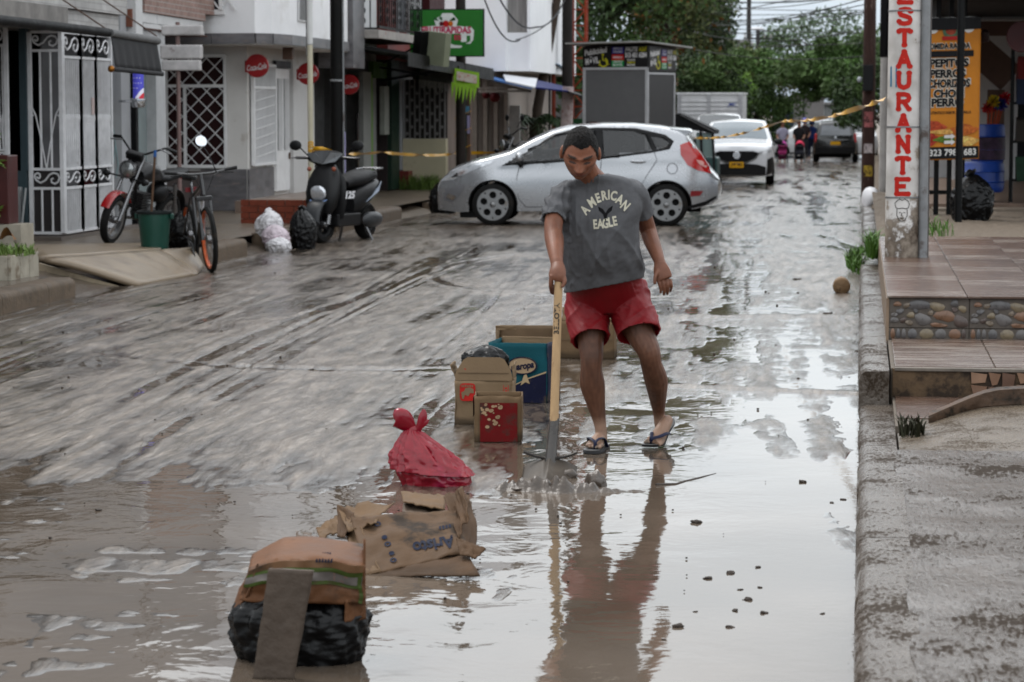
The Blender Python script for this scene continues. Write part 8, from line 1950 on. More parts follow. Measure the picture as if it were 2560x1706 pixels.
# right hand closed over the end of the handle
HX = J(1396,700,11.80)
limb(bd,[(J(1394,664,11.83),.024,.032),(J(1394,678,11.80),.024,.040),(J(1393,692,11.785),.022,.041),(J(1391,702,11.785),.016,.036)])
for i,(dx,r) in enumerate(((-0.034,.0088),(-0.030,.0095),(-0.026,.0095),(-0.022,.0088))):
    z0 = HX.z+0.012-0.017*i*0.9; y0 = HX.y-0.028+0.012*i
    finger(bd,[(HX.x-0.030,y0,z0+0.012),(HX.x-0.036,y0+0.004,z0-0.022-0.006*(3-i)),(HX.x-0.027,y0+0.034,z0-0.034-0.005*(3-i)),(HX.x-0.004,y0+0.050,z0-0.030)],r)
finger(bd,[(HX.x+0.024,HX.y-0.012,HX.z+0.022),(HX.x+0.034,HX.y-0.026,HX.z-0.004),(HX.x+0.024,HX.y-0.036,HX.z-0.028)],.0115)
# left hand hanging open
LW = J(1652,664,12.245)
limb(bd,[(J(1650,660,12.25),.020,.030),(J(1653,674,12.235),.018,.040),(J(1658,690,12.225),.016,.043),(J(1661,699,12.22),.012,.040)])
for i,(dx,L,r) in enumerate(((-0.030,.062,.0086),(-0.010,.075,.0092),(0.010,.072,.009),(0.028,.058,.0078))):
    p = J(1661,697,12.22)+Vector((dx,0.004*i,0.002*abs(i-1.5)*-1)); fl = 0.35+0.22*i
    finger(bd,[p,p+Vector((0.006,-0.008*fl,-L*0.42)),p+Vector((0.012-0.006*i*0.4,0.010*fl,-L*0.78)),p+Vector((0.010-0.004*i,0.034*fl,-L*1.05))],r)
finger(bd,[J(1645,676,12.225),J(1638,692,12.20),J(1637,708,12.195)],.0108)
# feet: right flat on the ground towards the camera, left up on its toes
def foot(b,heel,ball,toe,wside,sc=1.0):
    heel,ball,toe,ws = Vector(heel),Vector(ball),Vector(toe),Vector(wside).normalized()
    up_ = (ball-heel).cross(ws).normalized(); up_ = up_ if up_.z > 0 else -up_
    limb(b,[(heel+up_*0.032,.030,.026),(heel.lerp(ball,.25)+up_*0.036,.036,.032),(heel.lerp(ball,.6)+up_*0.033,.030,.036),(ball+up_*0.022,.020,.042),(ball.lerp(toe,.45)+up_*0.015,.013,.042)],up=tuple(up_))
    for i in range(5):
        q = -0.036+0.018*i; l = (0.050,0.054,0.048,0.040,0.032)[i]; r = (0.0125,.0092,.0088,.0084,.008)[i]
        s = ball+ws*q+up_*0.014; d = (toe-ball).normalized(); finger(b,[s,s+d*l*0.6+up_*0.004,s+d*l-up_*0.003],r)
RH,RB,RT = J(1506,1098,12.52),J(1487,1121,12.37),J(1478,1132,12.29)
RH.z,RB.z,RT.z = 0.018,0.018,0.018
RS = Vector((-1,0.12,0))
foot(bd,RH,RB,RT,RS)
LB = Vector(G(1640,1108,0.02)-ROOT); LB.z = 0.022; LT = LB+Vector((-0.025,-0.075,0.0)); LH = J(1668,1060,12.71); 
LS = Vector((0.95,0.25,-0.05))
foot(bd,LH,LB,LT,LS)
body = remesh(bd,0.0034,2)
SK = Vector((0.27,0.118,0.07)); ZK = -0.25
def body_col(p):
    h = HMI @ p; c = Vector((0.145,0.061,0.037))*(1+0.25*n3(p*14))
    if abs(h.x) < 0.12 and -0.14 < h.z < 0.14 and abs(h.y) < 0.13:
        c = Vector((0.19,0.076,0.044)); ax = abs(h.x)
        if h.y < 0:
            if gs(ax,h.z,0.034,0.028+0.10*(ax-0.034)*0,0.022,0.0062) > 0.42: c = Vector((0.03,0.018,0.013))
            elif gs(ax,h.z,0.031,-0.002,0.017,0.005) > 0.4: c = Vector((0.045,0.022,0.016))
            elif gs(h.x,h.z,0,-0.058,0.026,0.008) > 0.4: c = Vector((0.17,0.06,0.045))
            elif gs(h.x,h.z,0,-0.043,0.030,0.006) > 0.45: c = Vector((0.13,0.062,0.042))
            elif h.z < -0.05: c = c*0.82
            c = c*(1+0.12*gs(h.x,h.z,0,-0.02,0.02,0.03))  # lighter nose: highlight put into the skin colour
        return c
    if p.z < 0.80:                          # legs: tanned, splashed with mud low down
        n_ = n3(p*22)+0.5*n3(p*60); c = Vector((0.095,0.043,0.026))*(1+0.35*n3(p*9)+0.3*n3(Vector((p.x*70,p.y*70,p.z*18))))
        c = c.lerp(Vector((0.24,0.15,0.105)),max(0,min(1,(0.17-p.z)/0.05)))
        c = c.lerp(Vector((0.14,0.105,0.08)),max(0,min(1,(0.07-p.z)/0.03))*max(0,min(1,n_*2+0.4)))
    return c
set_col(body,body_col)
SKIN = skin_mat('skin_tan'); obj('body',body,SKIN,man)
obj('hair',hair_mb(HM,0.0045),M('dark_hair',(0.008,0.006,0.0055),0.65,var=0.7,vs=160,bump=1.0,bs=420,spec=0.25,dirt=(0.03,0.019,0.014),ds=30,dt=0.60),man,smooth=True)
# ---- T-shirt
sh_ = MB()
def ell_ring(c,hw,b_,n=44,tilt=0.0,p=2.3,yaw=0.0,cup=0.0):
    o = []
    for k in range(n):
        a = 2*pi*k/n; cc,ss = math.cos(a),math.sin(a); x = hw*math.copysign(abs(cc)**(2/p),cc); y = b_*math.copysign(abs(ss)**(2/p),ss)
        o.append((c.x+x,c.y+y+yaw*x,c.z+tilt*x-cup*abs(x)/hw))
    return o
s12 = 1/FPX*12.45
rows = [(1470,444,46,12.19,.070,.22,0.0),(1478,452,66,12.21,.080,.20,.01),(1486,464,92,12.235,.092,.14,.012),(1491,484,104,12.25,.106,.07,0.01),(1496,520,108,12.26,.122,.03,0),(1498,560,100,12.27,.132,.04,0),(1502,610,98,12.30,.142,.05,0),(1506,655,101,12.34,.150,.09,0),(1509,690,101,12.38,.150,.16,0),(1510,714,100,12.40,.148,.19,0)]
rings = []
for px,py,hw,Y,b_,tilt,cup in rows: rings.append(ell_ring(J(px,py,Y),hw*s12,b_,tilt=tilt,cup=cup*0,yaw=0.10))
CR_ = []
for k in range(44):
    CR_.append(crom([rings[i][k] for i in range(len(rings))],4))
R2 = [[tuple(CR_[k][i]) for k in range(44)] for i in range(len(CR_[0]))]
last = R2[-1]; c_ = Vector(np.mean(np.array(last),0))
def shrink(r,q,dz): return [(c_.x+(x-c_.x)*q,c_.y+(y-c_.y)*q,z+dz) for x,y,z in r]
R2 = R2 + [shrink(last,0.945,0.003),shrink(last,0.93,0.05),shrink(last,0.85,0.07)]
first = R2[0]; sh_.loft(R2)
def sleeve(b,ctrl):
    C0 = crom([[*p,a,c] for p,a,c in ctrl],4); rings = []; u = Vector((0,-1,0)); e = None
    seq = list(C0)
    pe = seq[-1].copy(); d = (Vector(seq[-1][:3])-Vector(seq[-2][:3])).normalized()
    tail = []
    for q,back in ((0.90,0.002),(0.86,-0.03),(0.5,-0.035)):
        r = pe.copy(); r[:3] = np.array(Vector(pe[:3])+d*back); r[3:] *= q; tail.append(r)
    n = 20
    for i,c in enumerate(seq+tail):
        t = d if i >= len(seq)-1 else (Vector(seq[min(i+1,len(seq)-1)][:3])-Vector(seq[max(i-1,0)][:3])).normalized()
        uu = (u-t*u.dot(t)).normalized(); w = t.cross(uu); p = Vector(c[:3]); rings.append([p+uu*(c[3]*math.cos(2*pi*k/n))+w*(c[4]*math.sin(2*pi*k/n)) for k in range(n)])
    b.loft(rings)
sleeve(sh_,[(J(1445,484,12.25),.07,.05),(J(1420,484,12.22),.072,.060),(J(1400,498,12.17),.068,.062),(J(1389,524,12.12),.064,.060),(J(1384,550,12.08),.063,.059)])
sleeve(sh_,[(J(1545,480,12.26),.07,.05),(J(1570,474,12.28),.072,.058),(J(1591,490,12.33),.066,.060),(J(1602,515,12.37),.062,.057),(J(1609,538,12.40),.062,.056)])
shirt = remesh(sh_,0.0055,3)
n = len(shirt.vertices); co = np.empty(n*3); shirt.vertices.foreach_get('co',co); co = co.reshape(-1,3); no = np.empty(n*3); shirt.vertices.foreach_get('normal',no); no = no.reshape(-1,3)
def ridge(v): return (1-abs(v))**2
for i in range(n):
    x,y,z = co[i]; tx = x+ROOT.x
    q = 0.0
    # long diagonal drapes across the belly, vertical pleats at the side, small creases
    ua = x*0.86+z*0.51; va = -x*0.51+z*0.86; ub = x*0.80-z*0.60; vb = x*0.60+z*0.80; low = min(1,max(0,(1.25-z)/0.25))
    f1 = n3((x*7,y*5,z*2.2))
    q += 0.009*f1*low + 0.010*(ridge(n3((ua*11,y*3,va*2.2+2))*2.4)-0.35)*low + 0.010*(ridge(n3((ub*6,y*3,vb*1.6+7))*2.0)-0.35)*(0.3+0.7*low) + 0.002*n3((x*40,y*40,z*40))
    if x < -0.12: q += 0.008*(ridge(n3((x*30,y*22,z*1.8+3))*2.2)-0.35)
    dl = x-(J(1390,520,12.1).x)
    if abs(dl) < 0.07 and z > 1.05: q += 0.006*math.sin(z*115+x*30+2*f1)*0.7
    q *= min(1,max(0,(z-(c_.z+0.19*(x-c_.x))-0.012)/0.035))
    co[i] += no[i]*q
shirt.vertices.foreach_set('co',co.ravel()); shirt.update()
SHIRT = M('grey_cotton',(0.118,0.119,0.125),0.85,var=0.22,vs=14,bump=0.35,bs=220,spec=0.25,dirt=(0.15,0.151,0.157),ds=5,dt=0.56)
so = obj('t_shirt',shirt,SHIRT,man)
# printed lettering follows the cloth
bvh = BVHTree.FromPolygons([v.co.copy() for v in shirt.vertices],[tuple(p.vertices) for p in shirt.polygons])
bvb = BVHTree.FromPolygons([v.co.copy() for v in body.vertices],[tuple(p.vertices) for p in body.polygons])
def to_shirt(b,px,py,off=0.0022):
    b = subd(b,0.012); o = J(px,py,11.9); out = []
    X = Vector((1,0.05,0)).normalized(); Z = Vector((0,0,1))
    for x,y,z in b.v:
        st = o+X*x+Z*y; d = Vector((0.0,1,0.0)); h = bvh.ray_cast(st+Vector((0,-0.3,0)),d,2.0)
        out.append(tuple(h[0]-d*off) if h[0] is not None else tuple(st))
    b.v = out; return b
CREAM = M('cream_print',(0.50,0.48,0.40),0.8,var=0.12,vs=40,dirt=(0.33,0.32,0.28),ds=60,dt=0.62)
arc = [(1447,524,68),(1465,507,38),(1479,498,24),(1495,492,11),(1507,491.5,3),(1519,496,-12),(1534,505,-28),(1547,520,-52)]
arc = [(1450,531,62),(1467,512,42),(1482,501,26),(1497,495,12),(1509,493,2),(1521,496,-10),(1536,505,-30),(1549,521,-52)]
for ch,(px,py,ang) in zip('AMERICAN',arc):
    b = text_mb(ch,0.062,0.0024).xf(Matrix.Rotation(R_(ang*0.78),4,'Z') @ Matrix.Diagonal((0.70,1,1,1))); obj('shirt_letter',to_shirt(b,px,py),CREAM,so)
for ch,px,py,a in zip('EAGLE',(1475,1488,1501,1513,1524),(568,567,566,563,560),(4,4,4,8,10)):
    b = text_mb(ch,0.062,0.0024).xf(Matrix.Rotation(R_(a),4,'Z') @ Matrix.Diagonal((0.66,1,1,1))); obj('shirt_letter',to_shirt(b,px,py),CREAM,so)
sp_ = shape_mb([[(-.005,-.035),(-.012,-.012),(-.032,.006),(-.036,.026),(-.012,.012),(0,-.006),(.012,.014),(.034,.03),(.03,.006),(.010,-.012),(.004,-.035),(.0,-.05)]])
obj('shirt_sprig',to_shirt(sp_,1501,535),M('black_print',(0.012,0.012,0.014),0.8),so)
cl = MB(); 
ringc = [Vector(p) for p in R2[1]]; cl.tube([Vector(p)+Vector((0,0,0.006)) for p in R2[1]]+[Vector(R2[1][0])+Vector((0,0,0.006))],0.007,8,cap=False)
# ---- shorts
st = MB()
limb(st,[(J(1508,650,12.40),.118,.16),(J(1510,680,12.43),.125,.17),(J(1514,712,12.50),.135,.185),(J(1517,745,12.56),.135,.19),(J(1518,770,12.58),.10,.16)],n=32)
def leg_tube(b,ctrl,upv=(0,-1,0)):
    C0 = list(crom([[*p,a,c] for p,a,c in ctrl],4)); d = (Vector(C0[-1][:3])-Vector(C0[-2][:3])).normalized(); pe = C0[-1]; tail = []
    for q,back in ((0.94,0.002),(0.90,-0.05),(0.5,-0.06)):
        r = pe.copy(); r[:3] = np.array(Vector(pe[:3])+d*back); r[3:] *= q; tail.append(r)
    rings = []; u = Vector(upv); n = 26
    for i,c in enumerate(C0+tail):
        t = d if i >= len(C0)-1 else (Vector(C0[min(i+1,len(C0)-1)][:3])-Vector(C0[max(i-1,0)][:3])).normalized()
        uu = (u-t*u.dot(t)).normalized(); w = t.cross(uu); p = Vector(c[:3]); rings.append([p+uu*(c[3]*math.cos(2*pi*k/n))+w*(c[4]*math.sin(2*pi*k/n)) for k in range(n)])
    b.loft(rings)
leg_tube(st,[(J(1472,730,12.58),.12,.115),(J(1468,775,12.54),.115,.112),(J(1470,815,12.49),.105,.102),(J(1477,851,12.44),.102,.095)])
leg_tube(st,[(J(1562,725,12.58),.12,.115),(J(1578,770,12.54),.115,.112),(J(1590,805,12.49),.108,.112),(J(1597,836,12.45),.105,.110)])
shorts = remesh(st,0.006,3)
n = len(shorts.vertices); co = np.empty(n*3); shorts.vertices.foreach_get('co',co); co = co.reshape(-1,3); no = np.empty(n*3); shorts.vertices.foreach_get('normal',no); no = no.reshape(-1,3)
for i in range(n):
    x,y,z = co[i]; f1 = n3((x*14+z*10,y*8,z*9)); f2 = n3((x*10,y*10,z*26+3)); co[i] += no[i]*((0.008*f1+0.004*f2+0.008*(ridge(n3((x*12-z*10,y*6,z*3+7))*2.2)-0.35)+0.004*(ridge(n3((x*20+z*22,y*9,z*6+3))*2.2)-0.35)) if no[i][2] > -0.35 else 0)
shorts.vertices.foreach_set('co',co.ravel()); shorts.update()
obj('shorts',shorts,M('red_shorts',(0.20,0.007,0.013),0.55,var=0.15,vs=12,bump=0.2,bs=150,spec=0.35),man)
# ---- flip-flops
NAVY = M('navy_rubber',(0.016,0.02,0.05),0.45,var=0.2); SOLE = M('sole_grey',(0.05,0.05,0.052),0.5,var=0.2,dirt=(0.13,0.1,0.08),ds=30); FOOTBED = M('footbed',(0.13,0.13,0.13),0.5,var=0.2)
def flipflop(heel,ball,toe,ws,lift=0.0):
    heel,ball,toe,ws = Vector(heel),Vector(ball),Vector(toe),Vector(ws).normalized(); up_ = (ball-heel).cross(ws).normalized(); up_ = up_ if up_.z > 0 else -up_
    d1 = (heel-ball).normalized(); d2 = (toe-ball).normalized()
    P = [(heel+d1*0.045,0.020),(heel+d1*0.02,0.034),(heel,0.038),(heel.lerp(ball,.35),0.036),(heel.lerp(ball,.7),0.042),(ball,0.050),(ball.lerp(toe,.5),0.050),(toe,0.040),(toe+d2*0.018,0.018)]
    b = MB(); rings = []
    for p,w in P: rings.append([p-ws*w-up_*0.016,p+ws*w-up_*0.016,p+ws*w*1.02-up_*0.004,p+ws*w*0.97,p-ws*w*0.97,p-ws*w*1.02-up_*0.004])
    b.loft(rings); s = obj('flip_flop',b,SOLE,man,smooth=True,sharp=40,fixn=True)
    b = MB()
    for i in range(len(P)-1):
        (p,w),(q,w2) = P[i],P[i+1]; b.add([p-ws*w*.93+up_*.001,p+ws*w*.93+up_*.001,q+ws*w2*.93+up_*.001,q-ws*w2*.93+up_*.001],[(0,1,2,3)])
    obj('footbed',b,FOOTBED,s)
    post = ball.lerp(toe,.55)+ws*-0.012
    for sg in (-1,1):
        e = heel.lerp(ball,.52)+ws*(sg*0.044)
        b = MB().tube(crom([post+up_*0.004,post+up_*0.034,ball.lerp(post,.3)+ws*(sg*0.022)+up_*0.050,heel.lerp(ball,.8)+ws*(sg*0.040)+up_*0.044,e+up_*0.0],4),0.0095,8,flat=0.5,up=tuple(up_)); obj('strap',b,NAVY,s,smooth=True)
flipflop(RH,RB,RT,RS); flipflop(LH-Vector((0,0,0.0)),LB,LT,LS)

# ---------------------------------------------------------------- far people
def passer(label,px,Y,h,shirt_c,leg_c,hair_c,pose=0,cat='person',hat=None):
    x = sx(px,Y); t = thing('person',label,cat,(x,Y,gz(Y))); k = h/1.7; b = MB()
    Hm = Matrix.Translation((0,0.0,1.58*k)) @ Euler((R_(8),0,0)).to_matrix().to_4x4() @ Matrix.Scale(k,4)
    b.add(*(lambda q: (q.v,q.f))(head_mb(Hm,24,18)))
    limb(b,[(Vector((0,0,1.50*k)),.05,.05),(Vector((0,0,1.38*k)),.07,.11),(Vector((0,0,1.15*k)),.10,.14),(Vector((0,0,.92*k)),.11,.15)],12)
    for sg in (-1,1):
        limb(b,[(Vector((sg*.15,0,1.36*k)),.05,.05),(Vector((sg*.22,-.05,1.10*k)),.04,.04),(Vector((sg*.16,-.30,.98*k)),.03,.03),(Vector((sg*.14,-.38,.97*k)),.035,.03)],10)
        limb(b,[(Vector((sg*.08,0,.95*k)),.085,.08),(Vector((sg*.09,-.03*sg,.5*k)),.055,.055),(Vector((sg*.10,.05*sg,.1*k)),.035,.035),(Vector((sg*.10,-.08+.05*sg,.03)),.03,.045)],10)
    me = remesh(b,0.018,2); set_col(me,lambda p: Vector((0.2,0.095,0.06)))
    obj('body',me,SKIN,t)
    c = MB(); limb(c,[(Vector((0,0,1.45*k)),.06,.07),(Vector((0,0,1.36*k)),.09,.18),(Vector((0,0,1.15*k)),.125,.18),(Vector((0,0,.90*k)),.135,.18)],14)
    for sg in (-1,1): limb(c,[(Vector((sg*.15,0,1.36*k)),.07,.07),(Vector((sg*.21,-.03,1.16*k)),.06,.06)],10)
    obj('shirt',remesh(c,0.02,2),M('far_shirt_%d' % px,shirt_c,0.8,var=0.2),t)
    c = MB(); limb(c,[(Vector((0,0,.95*k)),.125,.17),(Vector((0,0,.84*k)),.12,.17)],12)
    for sg in (-1,1): limb(c,[(Vector((sg*.08,0,.88*k)),.10,.095),(Vector((sg*.09,-.03*sg,.5*k)),.07,.07),(Vector((sg*.10,.04*sg,.15*k)),.05,.05)],10)
    obj('trousers',remesh(c,0.02,2),M('far_trousers_%d' % px,leg_c,0.8,var=0.2),t)
    obj('hair',hair_mb(Hm,0.02,24,18),M('far_hair_%d' % px,hair_c,0.7),t,smooth=True)
    if hat: obj('helmet',MB().ell((0,0.01,1.62*k),(.13,.15,.14),14,10),M('helmet_%d' % px,hat,0.25),t,smooth=True)
    return t
FP = 'people with strollers down the street'
passer('person in pale lilac shirt pushing a pink stroller',1957,103,1.66,(0.30,0.29,0.36),(0.05,0.05,0.06),(0.03,0.02,0.02))
passer('person in black top pushing a red-hooded stroller',1998,103.5,1.68,(0.02,0.018,0.02),(0.03,0.03,0.035),(0.02,0.015,0.012))
passer('person in dark clothes with blue and white helmet behind the strollers',2012,108,1.8,(0.03,0.02,0.022),(0.04,0.04,0.05),(0.02,0.02,0.02),hat=(0.12,0.12,0.35))
passer('person in navy blue shirt near the black sport utility vehicle',2030,112,1.75,(0.02,0.04,0.13),(0.02,0.025,0.05),(0.02,0.02,0.02),hat=(0.03,0.05,0.14))
def stroller(label,px,Y,c1,c2):
    x = sx(px,Y); t = thing('stroller',label,'stroller',(x,Y,gz(Y)))
    for sx_ in (-.2,.2):
        for y in (-.3,.3): obj('wheel',MB().lathe([(0.06,-.02),(0.09,-.015),(0.09,.015),(0.06,.02)],14,(sx_,y,.09),'X'),BLKT,t,smooth=True)
    obj('frame',MB().tube([(-.2,-.3,.12),(-.2,.25,.9)],.015,6).tube([(.2,-.3,.12),(.2,.25,.9)],.015,6).tube([(-.2,.3,.12),(-.2,-.1,.55)],.015,6).tube([(.2,.3,.12),(.2,-.1,.55)],.015,6).tube([(-.2,.25,.9),(.2,.25,.9)],.018,6),BLKT,t)
    obj('seat',MB().loft([ringt((0,-.25,.38),(1,0,0),(0,0,1),.15,.05),ringt((0,-.05,.42),(1,0,0),(0,.4,1),.17,.10),ringt((0,.12,.68),(1,0,0),(0,1,.3),.17,.06)]),M('stroller_a_%d' % px,c1,0.7,var=0.2),t,smooth=True)
    obj('hood',MB().loft([[(0.19*math.cos(a),.12-.30*q,.62+.28*math.sin(a)*(1-.4*q*q)+0.0*q) for a in np.linspace(0,pi,12)] for q in np.linspace(0,1,6)],closed=False),M('stroller_b_%d' % px,c2,0.7,var=0.2),t,smooth=True,solid=0.01)
    obj('basket',MB().box(-.16,.16,-.2,.2,.14,.28),M('stroller_c_%d' % px,(c1[0]*.3,c1[1]*.3,c1[2]*.3),0.8),t)
stroller('pink and purple stroller pushed by the person in lilac',1957,102.3,(0.25,0.03,0.12),(0.30,0.06,0.22))
stroller('dark stroller with a bright red hood',2000,102.8,(0.03,0.03,0.04),(0.42,0.03,0.08))
# ================================================================== SHOVEL AND MUD
sv_top,sv_j,sv_b = at(1397,688,11.80),at(1385,1062,11.62),at(1374,1176,11.52)
shv = thing('shovel','round-point shovel with pale wooden handle held by the man','shovel',tuple(sv_b))
def S(p): return p - sv_b
HND = M('ash_handle',(0.36,0.255,0.15),0.5,var=0.18,vs=6,stretch=(6,6,0.8),dirt=(0.26,0.17,0.10),ds=7,dt=0.60)
obj('handle',MB().tube([S(sv_top.lerp(sv_j,t)) for t in np.linspace(0,1,10)],[0.0195+0.0015*t for t in np.linspace(0,1,10)],14),HND,shv,smooth=True)
STEEL = M('muddy_steel',(0.075,0.07,0.066),0.3,metal=0.5,var=0.3,vs=8,dirt=(0.15,0.125,0.10),ds=5,dt=0.5)
obj('socket',MB().tube([S(sv_j.lerp(sv_b,t)) for t in (-.12,0,.4,.75,1.0)],[0.0235,0.0235,0.024,0.027,0.034],14),STEEL,shv,smooth=True)
ax = (sv_b-sv_j).normalized(); fw_ = Vector((0.02,-0.86,-0.42)).normalized(); wd = Vector((1,0.05,0.0)); nn_ = wd.cross(fw_).normalized()
def blade(u,v):
    q = u*2-1; w = 0.125*(1-0.06*v) if v < 0.6 else 0.125*(1-0.06*v)*(1-0.5*((v-.6)/.4)**2); 
    p = fw_*(0.26*v-0.035) + wd*(q*w); lift = 0.045*q*q*(1-0.5*v) ; ridge_ = 0.022*math.exp(-(q/0.13)**2)*(1-v)
    p = p + nn_*(-(lift)+ridge_)*-1
    return S(sv_b)+p+Vector((0,0,0.035))
obj('blade',MB().grid(blade,28,18),M('muddy_blade',(0.07,0.058,0.047),0.45,var=0.25,vs=9,dirt=(0.10,0.085,0.07),ds=6,dt=0.55),shv,smooth=True,solid=0.003)
obj('step_lip',MB().tube([S(sv_b)+fw_*-0.035+wd*(q*0.125)+Vector((0,0,0.035+0.03*q*q)) for q in np.linspace(-1,1,9)],0.007,6),STEEL,shv,smooth=True)
d_ = (sv_j-sv_top).normalized(); b = text_mb('BELLOTA',0.034,0.0012,width=0.15).xf(frame_m((0,0,0),-d_,Vector((-1,0,0))))
c_h = S(sv_top.lerp(sv_j,0.29)); b.v = [tuple(c_h+Vector(p)+Vector((0,-1,0))*math.sqrt(max(0,0.0215**2-min(0.0214,abs(p[0]))**2))) for p in b.v]
obj('brand_lettering',b,M('ink',(0.05,0.045,0.04),0.6),shv)
# mud pushed up in front of the blade
MUDR = M('pushed_mud',(0.085,0.068,0.055),0.3,var=0.25,vs=12,bump=0.5,bs=60)
mr0,mr1 = G(1185,1222,0),G(1640,1214,0)
def ridge_fn(u,v):
    x = mr0.x+(mr1.x-mr0.x)*u; y = mr0.y-0.16+0.30*v+0.02*math.sin(u*9)
    env = math.sin(pi*min(1,max(0,u)))**0.5*(0.35+0.65*math.exp(-((u-0.36)/0.26)**2)); pr = math.exp(-((v-0.5-0.06*n3((u*7,1,2)))/0.17)**2)
    lump = 0.5+0.9*abs(n3((u*7,v*2.0,3)))+0.9*abs(n3((u*17,v*3.5,8)))
    return (x,y,-0.012+0.085*env*pr*lump+0.004*n3((u*60,v*18,1)))
mudr = thing('mud_ridge','glossy ridge of grey mud piled in front of the shovel blade','mud',(0,0,0))
obj('ridge',MB().grid(ridge_fn,150,30),MUDR,mudr,smooth=True)
rr = random.Random(8)
for (px,py,w,h) in ((1490,1206,44,40),(1418,1186,34,20),(1300,1216,60,16)):
    p = G(px,py+8,0); k = w/FPX*11.5; hh = h/FPX*11.5; b = MB().ell((0,0,hh*0.2),(k*0.62,k*0.5,hh*0.62),26,16)
    b.v = [tuple(Vector(q)*(1+0.5*n3(Vector(q)*20+Vector((px,0,0)))+0.18*n3(Vector(q)*50))) for q in b.v]; b.v = [(x+p.x,y+p.y,z) for x,y,z in b.v]
    obj('mud_lump',b,MUDR,mudr,smooth=True)
obj('trail',MB().tube([G(px,py,0.0) for px,py in ((1640,1214),(1690,1211),(1715,1203),(1745,1196),(1790,1184))],[0.010,0.006,0.005,0.005,0.002],8),clod_m,mudr,smooth=True)
# ================================================================== CARTONS
def card_mat(name,col,wet=0.05,dark=0.35,var=0.12):
    if name in _M: return _M[name]
    m = M(name,col,0.75,var=var,vs=5,bump=0.15,bs=90); t = m.node_tree; b = t.nodes['Principled BSDF']; N = t.nodes.new; L = t.links.new
    src = b.inputs['Base Color'].links[0].from_socket; tc = N('ShaderNodeTexCoord'); sp = N('ShaderNodeSeparateXYZ'); L(tc.outputs['Object'],sp.inputs[0])
    no = N('ShaderNodeTexNoise'); no.inputs['Scale'].default_value = 9; no.inputs['Detail'].default_value = 6; L(tc.outputs['Object'],no.inputs['Vector'])
    ad = N('ShaderNodeMath'); ad.operation = 'MULTIPLY_ADD'; L(no.outputs['Fac'],ad.inputs[0]); ad.inputs[1].default_value = -0.09; L(sp.outputs['Z'],ad.inputs[2])
    mr = N('ShaderNodeMapRange'); mr.inputs[1].default_value = wet-0.045-0.012; mr.inputs[2].default_value = wet-0.045+0.02; mr.inputs[3].default_value = 1; mr.inputs[4].default_value = 0; L(ad.outputs[0],mr.inputs[0])
    mx = N('ShaderNodeMix'); mx.data_type = 'RGBA'; L(mr.outputs[0],mx.inputs[0]); L(src,mx.inputs[6]); mx.inputs[7].default_value = (col[0]*dark,col[1]*dark*0.95,col[2]*dark*0.9,1); L(mx.outputs[2],b.inputs['Base Color'])
    return m
def panel(parent,name,p,ux,uy,w,h,m,warp=0.006,seed=0,nu=14,nv=12,curl=0.0,top=None):
    p,ux,uy = Vector(p),Vector(ux).normalized(),Vector(uy).normalized(); nn = ux.cross(uy)
    def fn(u,v):
        hv = h*(top(u) if top else 1.0); return p+ux*(w*u)+uy*(hv*v)+nn*(warp*n3((u*2.2+seed,v*2.2,seed*1.3))+warp*0.6*n3((u*6+seed,v*6,1))*v+curl*v*v)
    return obj(name,MB().grid(fn,nu,nv),m,parent,smooth=True,solid=0.004)
def carton(name,label,loc,rot,w,d,h,m,inner=None,lean=0.0,seed=0,hs=(1,1,1,1),mats=None,topf=None):
    t = thing(name,label,'cardboard box',loc,rot); mats = mats or [m]*4
    tf = topf or (lambda u: 1+0.03*n3((u*4,seed,2)))
    panel(t,'front_panel',(-w/2,0,0),(1,0,0),(lean,0,1),w,h*hs[0],mats[0],0.010,seed,top=tf)
    panel(t,'right_panel',(w/2,0,0),(0,1,0),(lean,0,1),d,h*hs[1],mats[1],0.008,seed+2)
    panel(t,'back_panel',(w/2,d,0),(-1,0,0),(lean,0,1),w,h*hs[2],mats[2],0.008,seed+4)
    panel(t,'left_panel',(-w/2,d,0),(0,-1,0),(lean,0,1),d,h*hs[3],mats[3],0.008,seed+6)
    obj('bottom_panel',MB().box(-w/2+.004,w/2-.004,.004,d-.004,0.004,0.01),m,t)
    return t
def dashes(w,h,n):      # worn print too small to read: short upright marks
    b = MB(); s = w/n
    for i in range(n): x = -w/2+i*s; b.add([(x,-h/2,0),(x+s*0.62,-h/2,0),(x+s*0.70,h/2*(0.5+0.5*((i*7) % 3)/2),0),(x+s*0.1,h/2,0)],[(0,1,2,3)])
    return b
def printed(parent,name,b,m,y=-0.006,x=0,z=0):
    return obj(name,subd(b,0.03).xf(facing((x,y,z))),m,parent)
TAN = card_mat('cardboard_tan',(0.215,0.158,0.102),0.045,0.30); TAN2 = card_mat('cardboard_brown',(0.165,0.115,0.07),0.05,0.35); INN = M('cardboard_inside',(0.16,0.115,0.075),0.8,var=0.2)
